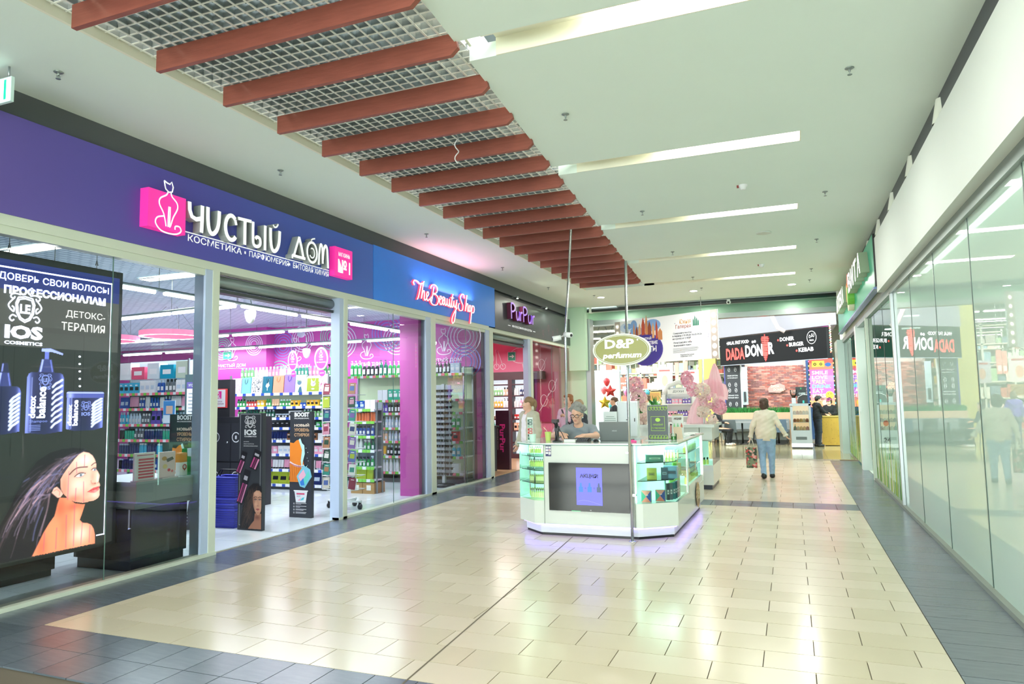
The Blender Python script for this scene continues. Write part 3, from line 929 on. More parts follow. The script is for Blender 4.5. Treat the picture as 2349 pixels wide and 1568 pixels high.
def vert(body, u, v, h, w, m, bold=.03):      # lettering that reads upwards
    vs, fs = text_pts(body, bold)
    x0 = min(a for a, b in vs); x1 = max(a for a, b in vs); y0 = min(b for a, b in vs); y1 = max(b for a, b in vs)
    ar.mb.add([ar.p(u - (b - y0) / (y1 - y0) * h + h, v + (a - x0) / (x1 - x0) * w, .01) for a, b in vs], fs, m)
vert('detox', 4.14, 1.52, .06, .2, KW); vert('balance', 4.21, 1.52, .08, .28, KW)
vert('zon1', 3.80, 1.55, .06, .17, KW)
emblem(ar, 4.28, 1.86, .10, KL, .005); ar.text('IOS', 4.28, 1.775, KL, .032, .1, 'c', .04, n1=.01)
ar.text('Shampoo', 4.15, 1.475, KL, .03, .16, n1=.01)
for i in range(4):
    ar.rect(4.15, 1.455 - i * .014, 4.25, 1.459 - i * .014, KL, 0, .01)
vert('detox', 4.50, 1.44, .04, .2, KW); vert('balance', 4.545, 1.44, .055, .24, KW)
emblem(ar, 4.68, 1.62, .085, KL, .004); ar.text('IOS', 4.68, 1.53, KL, .035, .09, 'c', .04, n1=.01)
ar.build('picture', led)
place(P2.build('bottle_picture', lambda u, v: (-6.2525, u, v), pic_mat('screen_print', 1.0)), led)
# the long-haired woman, painted as the screen shows her
face = [(4.666, 1.192), (4.72, 1.178), (4.759, 1.15), (4.785, 1.11), (4.802, 1.066), (4.804, 1.017), (4.825, .985), (4.842, .953), (4.838, .925), (4.832, .893), (4.845, .872), (4.85, .854), (4.84, .838), (4.848, .815), (4.845, .794), (4.848, .765), (4.832, .738), (4.80, .722), (4.775, .715), (4.671, .712), (4.60, .73), (4.55, .755), (4.494, .803), (4.465, .85), (4.454, .889), (4.451, .958), (4.475, 1.0), (4.509, 1.046), (4.58, 1.133), (4.62, 1.17)]
body = [(4.205, .31), (4.25, .39), (4.305, .502), (4.36, .58), (4.404, .632), (4.42, .70), (4.41, .80), (4.52, .78), (4.60, .72), (4.672, .702), (4.70, .70), (4.675, .62), (4.652, .56), (4.68, .53), (4.73, .518), (4.77, .495), (4.795, .455), (4.81, .40), (4.815, .31)]
hair = [(4.735, 1.183), (4.70, 1.165), (4.64, 1.155), (4.592, 1.12), (4.54, 1.06), (4.50, .99), (4.475, .92), (4.47, .86), (4.45, .80), (4.43, .74), (4.41, .65), (4.36, .58), (4.31, .50), (4.25, .38), (4.215, .31), (3.86, .31), (3.86, .46), (3.92, .60), (4.0, .74), (4.06, .88), (4.14, 1.02), (4.23, 1.14), (4.34, 1.205), (4.45, 1.23), (4.56, 1.235), (4.66, 1.222)]
P_ = Paint(3.86, .31, 4.87, 1.25, .0055, (38, 40, 39))
r3 = random.Random(5)
mb_ = P_.fill(body, (238, 128, 92), .008)
for q in ((4.46, .70, .05, .09, (196, 88, 62), .8), (4.60, .69, .09, .04, (190, 84, 62), .75), (4.62, .60, .04, .08, (252, 160, 122), .6), (4.66, .43, .11, .09, (252, 205, 190), .8), (4.42, .45, .12, .10, (255, 138, 92), .5), (4.50, .50, .04, .14, (220, 104, 76), .5), (4.79, .40, .03, .08, (214, 120, 96), .6), (4.30, .38, .05, .10, (200, 86, 60), .6)):
    P_.blob(*q[:4], q[4], q[5], mb_)
mh = P_.fill(hair, (24, 20, 26), .012)
for i in range(210):
    t = r3.random()
    sx, sy = 4.70 - .25 * t, 1.20 - .36 * t * t
    ex, ey = r3.uniform(3.86, 4.28), r3.choice((r3.uniform(.30, .95), r3.uniform(.30, .6)))
    cx_, cy_ = (sx + ex) / 2 - r3.uniform(.02, .14), max(sy, ey) - r3.uniform(-.02, .22) * (1 - t)
    a0 = r3.uniform(0, .75); a1 = min(1, a0 + r3.uniform(.12, .35))
    pts = []
    for k in range(9):
        f = a0 + (a1 - a0) * k / 8
        wv = .014 * math.sin(f * 16 + i)
        pts.append(((1 - f) ** 2 * sx + 2 * f * (1 - f) * cx_ + f * f * ex + wv, (1 - f) ** 2 * sy + 2 * f * (1 - f) * cy_ + f * f * ey + wv))
    P_.line(pts, r3.uniform(.004, .017), r3.choice(((52, 42, 50), (74, 62, 74), (108, 92, 122), (150, 126, 150), (196, 150, 162), (104, 102, 150), (60, 44, 46), (84, 62, 66))), .008, r3.uniform(.15, .6), mh)
mf = P_.fill(face, (232, 172, 152), .007)
for q in ((4.49, .88, .05, .14, (206, 120, 98), .8), (4.58, .76, .10, .04, (208, 112, 86), .85), (4.70, .73, .10, .025, (214, 120, 94), .6), (4.68, 1.11, .08, .055, (252, 216, 204), .75), (4.63, .89, .065, .05, (246, 196, 180), .8), (4.635, .985, .05, .026, (176, 118, 112), .6), (4.785, 1.018, .03, .022, (180, 120, 112), .6), (4.766, .95, .022, .05, (206, 138, 120), .55), (4.82, .93, .012, .05, (255, 222, 210), .7), (4.80, .77, .03, .02, (250, 200, 184), .6), (4.56, 1.02, .03, .06, (214, 140, 122), .5), (4.71, .80, .03, .035, (216, 134, 112), .45), (4.78, .878, .03, .014, (196, 108, 92), .5)):
    P_.blob(*q[:4], q[4], q[5], mf)
P_.fill([(4.373, .845), (4.392, .885), (4.42, .895), (4.455, .86), (4.481, .82), (4.46, .795), (4.43, .793)], (228, 164, 148), .006)
P_.line([(4.395, .86), (4.42, .873), (4.45, .845), (4.445, .815)], .008, (190, 110, 96), .006, .8)
DKH = (44, 30, 34)
P_.line(crom([(4.535, .992), (4.575, 1.028), (4.62, 1.047), (4.71, 1.046)]), .011, DKH, .007, .75)
P_.line(crom([(4.752, 1.056), (4.78, 1.075), (4.803, 1.076)]), .009, DKH, .006, .75)
P_.fill([(4.597, .966), (4.622, .983), (4.65, .990), (4.685, .985), (4.665, .966), (4.63, .960)], (232, 224, 226), .004)
P_.blob(4.648, .976, .014, .014, (66, 84, 104), .95); P_.blob(4.648, .976, .005, .006, (20, 20, 26), .95); P_.blob(4.653, .981, .003, .003, (255, 255, 255), .8)
P_.line(crom([(4.585, .966), (4.615, .987), (4.65, .996), (4.692, .987)]), .007, DKH, .005, .95)
P_.line(crom([(4.60, .962), (4.635, .956), (4.67, .963)]), .003, (120, 76, 74), .004, .6)
P_.fill([(4.758, 1.010), (4.775, 1.022), (4.795, 1.022), (4.806, 1.008), (4.785, 1.002)], (232, 224, 226), .004)
P_.blob(4.788, 1.012, .010, .011, (66, 84, 104), .95); P_.blob(4.788, 1.012, .004, .005, (20, 20, 26), .95)
P_.line(crom([(4.752, 1.014), (4.775, 1.027), (4.80, 1.026), (4.81, 1.008)]), .006, DKH, .005, .95)
P_.line(crom([(4.752, .912), (4.758, .89), (4.776, .882)]), .005, (170, 90, 78), .006, .8)
P_.blob(4.795, .882, .010, .005, (110, 50, 46), .8); P_.blob(4.825, .884, .006, .005, (120, 56, 50), .7)
P_.fill([(4.719, .811), (4.75, .828), (4.78, .842), (4.805, .845), (4.842, .852), (4.835, .832), (4.78, .824)], (214, 74, 78), .005)
P_.fill([(4.722, .809), (4.78, .822), (4.838, .832), (4.836, .815), (4.81, .80), (4.785, .795), (4.75, .80)], (232, 96, 96), .006)
P_.line([(4.72, .811), (4.78, .824), (4.838, .836)], .004, (120, 34, 40), .004, .9)
P_.blob(4.80, .809, .02, .006, (255, 190, 186), .6)
for st in ([(4.322, .499), (4.318, .34)], [(4.432, .525), (4.43, .338)], [(4.519, .626), (4.525, .33)], [(4.596, .707), (4.598, .33)], [(4.678, .53), (4.671, .33)], [(4.757, .493), (4.753, .335)], [(4.528, 1.02), (4.526, .764)], [(4.603, .859), (4.601, .742)], [(4.677, .91), (4.684, .719)], [(4.60, 1.1), (4.605, 1.0)], [(4.68, 1.16), (4.68, 1.05)]):
    P_.line(st, .007, (206, 70, 104), .004, .65)
place(P_.build('portrait', lambda u, v: (-6.244, u, v), pic_mat('screen_print', 1.0)), led)
for y in (3.95, 4.78):
    place(MB().tube([(-6.3, y, 2.96), (-6.3, y, 3.4)], .004, M_steel, 5).tube([(-6.3, y - .012, 3.0), (-6.3, y, 3.06), (-6.3, y + .012, 3.0)], .004, M_black, 5).build('hanging_wire'), led)

# ---- two slim display boxes in the doorway, a third by the cash desk
M_dk = mat('display_charcoal', '#33363d', .45, noise=.05)
def slim(name, label, x0, x1, y, d, fn):
    t = thing(name, label, 'display', ((x0 + x1) / 2, y, 0), 0)
    MB().box(-(x1 - x0) / 2, (x1 - x0) / 2, 0, d, 0, 1.5, M_dk).build('box', t)
    a = Art(((x0 + x1) / 2, y - .001, 0), UF)
    fn(a, (x1 - x0))
    a.build('print', t)
    return t
PT, PG = C('#e8e8ea'), C('#c9a27e')
def pr_le(a, w):
    a.frame(-.17, .06, .17, 1.49, .005, C('#b9bdc2'))
    emblem(a, .0, 1.38, .15, PT, .007)
    a.text('IOS', 0, 1.215, PT, .075, .2, 'c', .05).text('COSMETICS', 0, 1.19, PT, .017, .2, 'c', .03)
    for i, s in enumerate(('ДОВЕРЬ', 'СВОИ ВОЛОСЫ', 'ПРОФЕССИОНАЛАМ')):
        a.text(s, -.11, 1.125 - i * .028, PT, .013, (.09, .17, .23)[i], bold=.02 if i == 2 else 0)
    pk = [C('#c04a86'), C('#7c2c58'), C('#e08cb4')]
    for cx, cy, an, l, ww in ((-.14, .86, .35, .3, .085), (.09, .90, .35, .26, .12), (-.10, .55, .3, .46, .1)):
        R = lambda p: (cx + p[0] * math.cos(an) + p[1] * math.sin(an), cy - p[0] * math.sin(an) + p[1] * math.cos(an))
        a.poly([R(p) for p in ((-ww / 2, -l / 2), (ww / 2, -l / 2), (ww / 2, l / 2), (-ww / 2, l / 2))], C('#1c1a22'), 0, .004)
        for i in range(3):
            a.poly([R(p) for p in ((ww * (-.45 + .3 * i), -l * .45), (ww * (-.25 + .3 * i), -l * .45), (ww * (-.1 + .3 * i), l * .1), (ww * (-.3 + .3 * i), l * .1))], pk[i], 0, .005)
        a.poly([R(p) for p in ((-ww * .3, l * .2), (ww * .3, l * .2), (ww * .3, l * .32), (-ww * .3, l * .32))], C('#b9b4bd'), 0, .005)
def pr_bo(a, w):
    a.text('BOOST', .02, 1.425, PT, .065, .26, 'c', .05).text('PROFESSIONAL', .02, 1.395, PT, .017, .26, 'c', .02)
    for i, s in enumerate(('НОВЫЙ', 'УРОВЕНЬ', 'СТИРКИ')):
        a.text(s, .02, 1.285 - i * .07, PG if i else C('#ead9c8'), .048, .26, 'c', .03)
    if w > .3:
        OR, OR2 = C('#f08a2c'), C('#c4661e')
        a.poly([(-.185, .5), (-.185, 1.06), (-.12, 1.05), (-.07, 1.09), (-.03, 1.10), (.0, 1.07), (.02, 1.0), (.03, .9), (.05, .8), (.07, .72), (.05, .6), (.0, .5)], OR, 0, .004)
        for i in range(7):
            a.stroke([(-.17 + i * .03, .51), (-.16 + i * .032, .74)], .008, OR2, .006)
        a.stroke(crom([(-.185, .78), (-.1, .74), (.0, .72), (.07, .735)]), .03, C('#f4dfe2'), .006).stroke(crom([(-.185, .765), (-.1, .735), (.0, .715), (.07, .73)]), .008, C('#c2305a'), .007)
        a.poly([(-.03, 1.10), (.0, 1.12), (.03, 1.05), (.07, 1.02), (.08, .9), (.05, .8), (.04, .72), (.1, .68), (.13, .75), (.09, .7), (.03, .68), (.01, .8), (.03, .95)], C('#bfe8e4'), 0, .007)
        a.poly([(-.06, .58), (.06, .74), (.17, .68), (.2, .58), (.08, .42), (.0, .44)], C('#7fc4d8'), 0, .008).poly([(-.03, .58), (.06, .68), (.1, .6), (.02, .5)], C('#f0b6cc'), 0, .009).poly([(.1, .6), (.15, .66), (.17, .58), (.09, .47), (.04, .5)], C('#66d2c4'), 0, .009).poly([(.0, .5), (.06, .56), (.08, .46), (.02, .45)], C('#3b7fd0'), 0, .0095)
        for u, v in ((.1, .98), (.13, .92), (.12, .84), (.14, .8)):
            a.ell(u, v, .006, .006, C('#dff4f2'), 0, .006, 8)
        a.poly([(-.1, .38), (.13, .38), (.10, .215), (-.07, .215)], C('#e9ecf0'), 0, .005).rect(-.11, .37, .14, .385, C('#ffffff'), 0, .007).rect(-.06, .325, .08, .345, C('#d83a6a'), 0, .007).text('BOOST', -.05, .29, C('#333366'), .02, .06, n1=.008).poly([(.0, .24), (.06, .25), (.08, .29), (.04, .28)], C('#58c6d4'), 0, .007).poly([(-.04, .24), (.0, .24), (.02, .28)], C('#f0a0bc'), 0, .0075)
        for i in range(4):
            a.frame(-.115, .185 - i * .042, -.095, .205 - i * .042, .004, PT).rect(-.075, .2 - i * .042, .11, .206 - i * .042, PT).rect(-.075, .186 - i * .042, (.02, .0, .06, .1)[i], .191 - i * .042, PT)
ld_ = slim('display_stand', 'slim charcoal display box in the doorway with scroll emblem and dark-haired woman', -6.755, -6.36, 7.21, .06, pr_le)
slim('display_stand', 'slim charcoal display box in the doorway with orange dress and detergent tub', -6.755, -6.375, 8.22, .06, pr_bo)
slim('display_stand', 'charcoal display box with golden headline standing behind the cash desk, beside the post', -7.74, -7.25, 7.0, .06, pr_bo)

P_ = Paint(-.16, .02, .196, .62, .004, (51, 54, 61))
hr = [(-.155, .02), (-.14, .14), (-.11, .30), (-.07, .44), (-.01, .55), (.06, .60), (.13, .60), (.18, .56), (.196, .50), (.196, .02)]
mh = P_.fill(hr, (26, 20, 22), .008)
for i in range(70):
    x0, y0 = r3.uniform(-.02, .14), r3.uniform(.42, .58)
    x1, y1 = r3.uniform(-.15, .04), r3.uniform(.02, .25)
    pts = [(x0 + (x1 - x0) * f / 8 + .012 * math.sin(f * 1.7 + i), y0 + (y1 - y0) * f / 8) for f in range(9)]
    P_.line(pts, r3.uniform(.003, .007), r3.choice(((58, 40, 34), (84, 60, 48), (44, 32, 30), (110, 80, 62))), .005, .6, mh)
P_.fill([(-.02, .02), (.04, .09), (.08, .13), (.09, .22), (.196, .22), (.196, .02)], (168, 112, 88), .006)
P_.blob(.13, .17, .05, .03, (110, 66, 52), .8)
fc = [(.055, .42), (.058, .36), (.07, .30), (.09, .25), (.115, .215), (.14, .20), (.165, .21), (.19, .25), (.196, .30), (.196, .48), (.16, .51), (.11, .51), (.07, .48)]
mf = P_.fill(fc, (206, 150, 122), .006)
for q in ((.07, .36, .02, .12, (140, 88, 68), .7), (.11, .47, .05, .03, (226, 176, 148), .6), (.10, .335, .025, .025, (226, 172, 144), .6), (.14, .225, .04, .02, (168, 108, 84), .5), (.098, .40, .03, .014, (130, 84, 70), .5), (.17, .40, .025, .014, (130, 84, 70), .5)):
    P_.blob(*q[:4], q[4], q[5], mf)
for u in (.098, .168):
    P_.blob(u, .392, .011, .006, (230, 224, 222), .9); P_.blob(u, .392, .006, .007, (40, 28, 26), .95)
    P_.line([(u - .024, .393), (u, .402), (u + .024, .395)], .005, (30, 20, 20), .004)
    P_.line([(u - .028, .418), (u, .430), (u + .026, .424)], .007, (40, 28, 26), .005, .85)
P_.line([(.138, .385), (.146, .335), (.134, .318)], .005, (160, 104, 84), .005, .7)
P_.blob(.13, .315, .006, .004, (100, 54, 46), .8); P_.blob(.15, .315, .006, .004, (100, 54, 46), .8)
P_.fill([(.105, .272), (.128, .284), (.138, .281), (.15, .285), (.168, .273), (.138, .255)], (172, 82, 80), .004)
P_.line([(.107, .272), (.138, .273), (.166, .273)], .003, (96, 40, 42), .003)
P_.build('portrait', lambda u, v: (u, -.006, v), pic_mat('poster_print', 0.0), ld_)
# ================================================================ people: implicit surfaces polygonised into one continuous skin
class Vol:
    def __init__(s, lo, hi, h):
        s.lo, s.h = np.array(lo, float), h
        s.n = np.ceil((np.array(hi, float) - s.lo) / h).astype(int) + 1
        s.D = np.full(tuple(s.n), 1.0, np.float32)
    def sub(s, lo, hi, pad):
        a = np.clip(np.floor((np.minimum(lo, hi) - pad - s.lo) / s.h).astype(int), 0, s.n - 1)
        b = np.clip(np.ceil((np.maximum(lo, hi) + pad - s.lo) / s.h).astype(int) + 1, 1, s.n)
        sl = tuple(slice(x, y) for x, y in zip(a, b))
        ax = [(np.arange(x, y) * s.h + s.lo[i]).astype(np.float32) for i, (x, y) in enumerate(zip(a, b))]
        return sl, np.meshgrid(*ax, indexing='ij', sparse=True)
    def put(s, sl, d, k, neg=False):
        a = s.D[sl]
        if neg:
            h = np.clip(.5 - .5 * (a + d) / k, 0, 1)
            s.D[sl] = a * (1 - h) - d * h + k * h * (1 - h)
        else:
            h = np.clip(.5 + .5 * (a - d) / k, 0, 1)
            s.D[sl] = a * (1 - h) + d * h - k * h * (1 - h)
    def cone(s, a, b, ra, rb, k=.02, neg=False):
        a, b = np.array(a, float), np.array(b, float)
        m = max(ra, rb)
        sl, (X, Y, Z) = s.sub(np.minimum(a, b), np.maximum(a, b), m + k + 3 * s.h)
        ab = b - a
        t = np.clip(((X - a[0]) * ab[0] + (Y - a[1]) * ab[1] + (Z - a[2]) * ab[2]) / max(1e-9, ab @ ab), 0, 1)
        d = np.sqrt((X - a[0] - ab[0] * t) ** 2 + (Y - a[1] - ab[1] * t) ** 2 + (Z - a[2] - ab[2] * t) ** 2) - (ra + (rb - ra) * t)
        s.put(sl, d.astype(np.float32), k, neg)
    def ell(s, c, r, k=.02, neg=False, yaw=0.0, pit=0.0):
        c, r = np.array(c, float), np.array(r, float)
        m = r.max()
        sl, (X, Y, Z) = s.sub(c, c, m + k + 3 * s.h)
        x, y, z = X - c[0], Y - c[1], Z - c[2]
        if yaw:
            cs, sn = math.cos(yaw), math.sin(yaw)
            x, y = x * cs + y * sn, -x * sn + y * cs
        if pit:
            cs, sn = math.cos(pit), math.sin(pit)
            y, z = y * cs + z * sn, -y * sn + z * cs
        q = np.sqrt((x / r[0]) ** 2 + (y / r[1]) ** 2 + (z / r[2]) ** 2)
        d = (q - 1) * r.min() * .6 + (q - 1) * r.mean() * .4
        s.put(sl, d.astype(np.float32), k, neg)
    def cut(s, p, n):                       # remove the side the normal points to
        sl, (X, Y, Z) = s.sub(s.lo, s.lo + s.n * s.h, 0)
        s.D = np.maximum(s.D, ((X - p[0]) * n[0] + (Y - p[1]) * n[1] + (Z - p[2]) * n[2]).astype(np.float32))
    def mesh(s, name, m, ripple=0.0, seed=0):
        D = s.D
        if ripple:
            X, Y, Z = np.meshgrid(*[np.arange(n) * s.h + l for n, l in zip(s.n, s.lo)], indexing='ij', sparse=True)
            D = D + ripple * (np.sin(X * 41 + seed) * np.sin(Z * 33 + 2 * np.sin(Y * 25)) + .6 * np.sin(Z * 71 + X * 40 + seed)).astype(np.float32)
        S = D < 0
        c = [S[i:S.shape[0] - 1 + i, j:S.shape[1] - 1 + j, k:S.shape[2] - 1 + k] for i in (0, 1) for j in (0, 1) for k in (0, 1)]
        cnt = sum(x.astype(np.int8) for x in c)
        act = (cnt > 0) & (cnt < 8)
        idx = np.full(act.shape, -1, np.int64)
        I = np.argwhere(act)
        idx[act] = np.arange(len(I))
        acc = np.zeros((len(I), 3)); w = np.zeros(len(I))
        offs = [(i, j, k) for i in (0, 1) for j in (0, 1) for k in (0, 1)]
        for a in range(8):
            for b in range(a + 1, 8):
                oa, ob = np.array(offs[a]), np.array(offs[b])
                if abs(oa - ob).sum() != 1:
                    continue
                da = D[tuple((I + oa).T)]; db = D[tuple((I + ob).T)]
                mk = (da < 0) != (db < 0)
                t = np.where(mk, da / np.where(mk, da - db, 1), 0)[:, None]
                acc += np.where(mk[:, None], oa + (ob - oa) * t, 0); w += mk
        V = (I + acc / np.maximum(w, 1)[:, None]) * s.h + s.lo
        F = []
        for ax in range(3):
            sa = [slice(None)] * 3; sb = [slice(None)] * 3
            sa[ax] = slice(0, -1); sb[ax] = slice(1, None)
            A, B = S[tuple(sa)], S[tuple(sb)]
            E_ = np.argwhere(A != B)
            u, v = [(1, 2), (2, 0), (0, 1)][ax]
            ok = (E_[:, u] > 0) & (E_[:, v] > 0) & (E_[:, u] < S.shape[u] - 1) & (E_[:, v] < S.shape[v] - 1)
            E_ = E_[ok]
            fl = A[tuple(E_.T)]
            q = []
            for du, dv in ((1, 1), (0, 1), (0, 0), (1, 0)):
                e = E_.copy(); e[:, u] -= du; e[:, v] -= dv
                q.append(idx[tuple(e.T)])
            q = np.stack(q, 1)
            q[~fl] = q[~fl][:, ::-1]
            F.append(q)
        F = np.concatenate(F)
        me = bpy.data.meshes.new(name)
        me.vertices.add(len(V)); me.loops.add(F.size); me.polygons.add(len(F))
        me.vertices.foreach_set('co', V.astype(np.float32).ravel())
        me.loops.foreach_set('vertex_index', F.astype(np.int32).ravel())
        me.polygons.foreach_set('loop_start', np.arange(0, F.size, 4, dtype=np.int32))
        me.polygons.foreach_set('loop_total', np.full(len(F), 4, np.int32))
        me.polygons.foreach_set('use_smooth', np.ones(len(F), bool))
        me.materials.append(m)
        me.update(calc_edges=True)
        return me

SKIN = mat('skin', '#e0b096', .5, noise=.06, nscale=14)
def rotz(v, a):
    return np.array([v[0] * math.cos(a) - v[1] * math.sin(a), v[0] * math.sin(a) + v[1] * math.cos(a), v[2]])

def person(label, loc, rz, H=1.65, J=None, head_yaw=0.0, head_pitch=0.0, top=None, bottom=None, shoes='#1b1c20', sleeves=1.0, hem=.86, h=.011,
           hair=None, hairc='#3a2a22', jacket=None, fat=1.0, grip=(0.35, 0.35), bootcut=False, face=True, skin=SKIN, brim=None, ripple=.0035, mask=None):
    """Joints are in metres for a 1.7 m figure that faces -Y and are scaled to height H."""
    k = H / 1.7
    P = dict(pelvis=(0, 0, .94), waist=(0, -.005, 1.08), chest=(0, 0, 1.27), neck=(0, .015, 1.44), head=(0, -.015, 1.585),
             shoL=(.165, .01, 1.385), shoR=(-.165, .01, 1.385), elbL=(.215, .03, 1.11), elbR=(-.215, .03, 1.11), wriL=(.225, -.03, .87), wriR=(-.225, -.03, .87),
             hipL=(.085, 0, .90), hipR=(-.085, 0, .90), kneL=(.09, -.015, .49), kneR=(-.09, -.015, .49), ankL=(.09, .03, .085), ankR=(-.09, .03, .085), toeL=(.105, -.13, .035), toeR=(-.105, -.13, .035))
    P.update(J or {})
    P = {a: np.array(b, float) * k for a, b in P.items()}
    allp = np.array(list(P.values()))
    lo, hi = allp.min(0) - .2 * k, allp.max(0) + .2 * k
    lo[2] = max(lo[2], -.03)
    root = thing('person', label, 'person', loc, rz)
    # ---- the body: one continuous skin
    v = Vol(lo, hi, h)
    f = fat
    hd, nk = P['head'], P['neck']
    v.ell(P['pelvis'], (.155 * k * f, .10 * k * f, .12 * k), .03)
    v.cone(P['pelvis'], P['waist'], .115 * k * f, .105 * k * f, .04)
    v.cone(P['waist'], P['chest'], .10 * k * f, .115 * k * f, .05)
    v.ell(P['chest'], (.15 * k * f, .10 * k * f, .16 * k), .04)
    v.cone(P['shoL'] - (0, 0, .012 * k), P['shoR'] - (0, 0, .012 * k), .05 * k, .05 * k, .04)
    v.cone(P['chest'] + (0, 0, .1 * k), nk, .075 * k, .052 * k, .05)
    for s in 'LR':
        v.cone(nk - (0, 0, .03 * k), P['sho' + s] - (0, 0, .005 * k), .042 * k, .034 * k, .03)
    v.cone(nk - (0, 0, .04 * k), hd - (0, -.012 * k, .06 * k), .052 * k, .05 * k, .025)
    lg = .78 if bottom else 1.0
    for s in 'LR':
        v.cone(P['sho' + s] - (0, 0, .014 * k), P['elb' + s], .046 * k, .039 * k, .025)
        v.cone(P['elb' + s], P['wri' + s], .04 * k, .027 * k, .02)
        v.cone(P['hip' + s], P['kne' + s], .088 * k * f * lg, .056 * k * lg, .03)
        v.cone(P['kne' + s], P['ank' + s], .056 * k * lg, .037 * k, .02)
        if not bottom:
            v.ell((P['kne' + s] * .72 + P['ank' + s] * .28) + (0, .02 * k, 0), (.05 * k, .055 * k, .12 * k), .03)
        v.cone(P['ank' + s] + (0, .02 * k, -.04 * k), P['toe' + s], .036 * k, .03 * k, .02)
    # head, with the face to -Y turned by head_yaw
    cp, sp = math.cos(head_pitch), math.sin(head_pitch)
    def R(x, y, z):
        return hd + rotz(np.array([x, y * cp - z * sp, y * sp + z * cp]) * k, head_yaw)
    v.ell(R(0, .012, .03), (.073 * k, .092 * k, .088 * k), .02, yaw=head_yaw)
    v.ell(R(0, -.022, -.035), (.056 * k, .066 * k, .080 * k), .03, yaw=head_yaw)
    v.ell(R(0, -.06, -.095), (.026 * k, .024 * k, .02 * k), .02)
    if face:
        v.ell(R(.033, -.083, .0), (.019 * k, .012 * k, .012 * k), .012, True)
        v.ell(R(-.033, -.083, .0), (.019 * k, .012 * k, .012 * k), .012, True)
        v.cone(R(0, -.084, .008), R(0, -.104, -.033), .008 * k, .0125 * k, .012)
        v.ell(R(.014, -.09, -.036), (.009 * k, .011 * k, .008 * k), .008)
        v.ell(R(-.014, -.09, -.036), (.009 * k, .011 * k, .008 * k), .008)
        v.cone(R(-.024, -.08, -.066), R(.024, -.08, -.066), .0075 * k, .0075 * k, .01)
        for sx in (-1, 1):
            v.ell(R(sx * .074, .012, -.01), (.011 * k, .018 * k, .03 * k), .01, yaw=head_yaw)
            v.ell(R(sx * .038, -.062, -.03), (.022 * k, .02 * k, .018 * k), .015)
    # hands: palm, four unequal bent fingers, thumb from the side of the palm
    fr_ = h < .008
    for s, g in (('L', grip[0]), ('R', grip[1])):
        w, e = P['wri' + s], P['elb' + s]
        d = P.get('han' + s)
        d = (w - e) if d is None else d - w
        d = d / np.linalg.norm(d)
        side = np.array([0, -1.0, 0.15]) if abs(d[2]) > .6 else np.array([(-1.0 if s == 'L' else 1.0), 0.0, .1])   # where the thumb points
        side = side - d * (side @ d); side /= np.linalg.norm(side)
        nrm = np.cross(d, side) * (1 if s == 'R' else -1)
        if abs(d[2]) <= .6 and nrm[2] > 0:
            nrm = -nrm
        pc = w + d * .05 * k
        for q in (-.024, -.008, .008, .024):
            v.cone(w + side * q * k * .6, w + d * .085 * k + side * q * k, .016 * k, .0125 * k, .016)
        for i, (q, l) in enumerate(((.028, .068), (.0095, .078), (-.0095, .072), (-.028, .056))):
            b = w + d * .085 * k + side * q * k
            a1, a2 = g * 1.0, g * 2.0
            p1 = b + (d * math.cos(a1) + nrm * math.sin(a1)) * l * .55 * k
            p2 = p1 + (d * math.cos(a2) + nrm * math.sin(a2)) * l * .5 * k
            rr = max(.0082 * k, h * .95)
            v.cone(b, p1, rr * 1.08, rr, .006); v.cone(p1, p2, rr, rr * .85, .005)
        tb = w + d * .03 * k + side * .03 * k
        t1 = tb + (d * .6 + side * .65 + nrm * .25) * .038 * k
        v.cone(tb, t1, .013 * k, .011 * k, .01); v.cone(t1, t1 + (d * .9 + side * .15 + nrm * .3) * .03 * k, .0105 * k, .0085 * k, .006)
    link('body', v.mesh('body', skin), root)
    # ---- clothes
    if bottom:
        v = Vol(lo, np.array([hi[0], hi[1], P['waist'][2] + .1]), max(h, .009))
        v.ell(P['pelvis'], (.168 * k * f, .115 * k * f, .13 * k), .03)
        v.cone(P['pelvis'], P['waist'], .125 * k * f, .115 * k * f, .04)
        for s in 'LR':
            v.cone(P['hip' + s], P['kne' + s], .102 * k * f, .072 * k * (1.25 if bootcut else 1), .05)
            v.cone(P['kne' + s], P['ank' + s] + (0, .0, -.015 * k), .07 * k * (1.25 if bootcut else 1), (.075 if bootcut else .055) * k, .03)
        v.cut((0, 0, min(P['waist'][2] - .01, (hem + .04) * k)), (0, 0, 1))
        for s in 'LR':
            pass
        link('trousers', v.mesh('trousers', bottom, ripple, 2), root)
    def garment(name, m, ext, sl, bot, openfront=False, collar=False):
        v = Vol(lo, hi, max(h, .009))
        z0 = bot * k
        v.ell(P['chest'] + (0, 0, -.01), ((.163 * f + ext) * k, (.112 * f + ext) * k, .175 * k), .04)
        v.cone(P['waist'], P['chest'], (.118 * f + ext) * k, (.128 * f + ext) * k, .05)
        v.cone(P['shoL'] - (.02 * k, 0, .02 * k), P['shoR'] - (-.02 * k, 0, .02 * k), (.06 + ext) * k, (.06 + ext) * k, .05)
        v.cone(P['chest'] + (0, 0, .1 * k), nk - (0, 0, .015 * k), (.085 + ext) * k, (.062 + ext) * k, .05)
        v.ell(P['pelvis'] + (0, 0, .05 * k), ((.182 * f + ext) * k, (.128 * f + ext) * k, .30 * k), .04)
        v.cone((P['pelvis'] + P['waist']) / 2, P['waist'], (.13 * f + ext) * k, (.12 * f + ext) * k, .05)
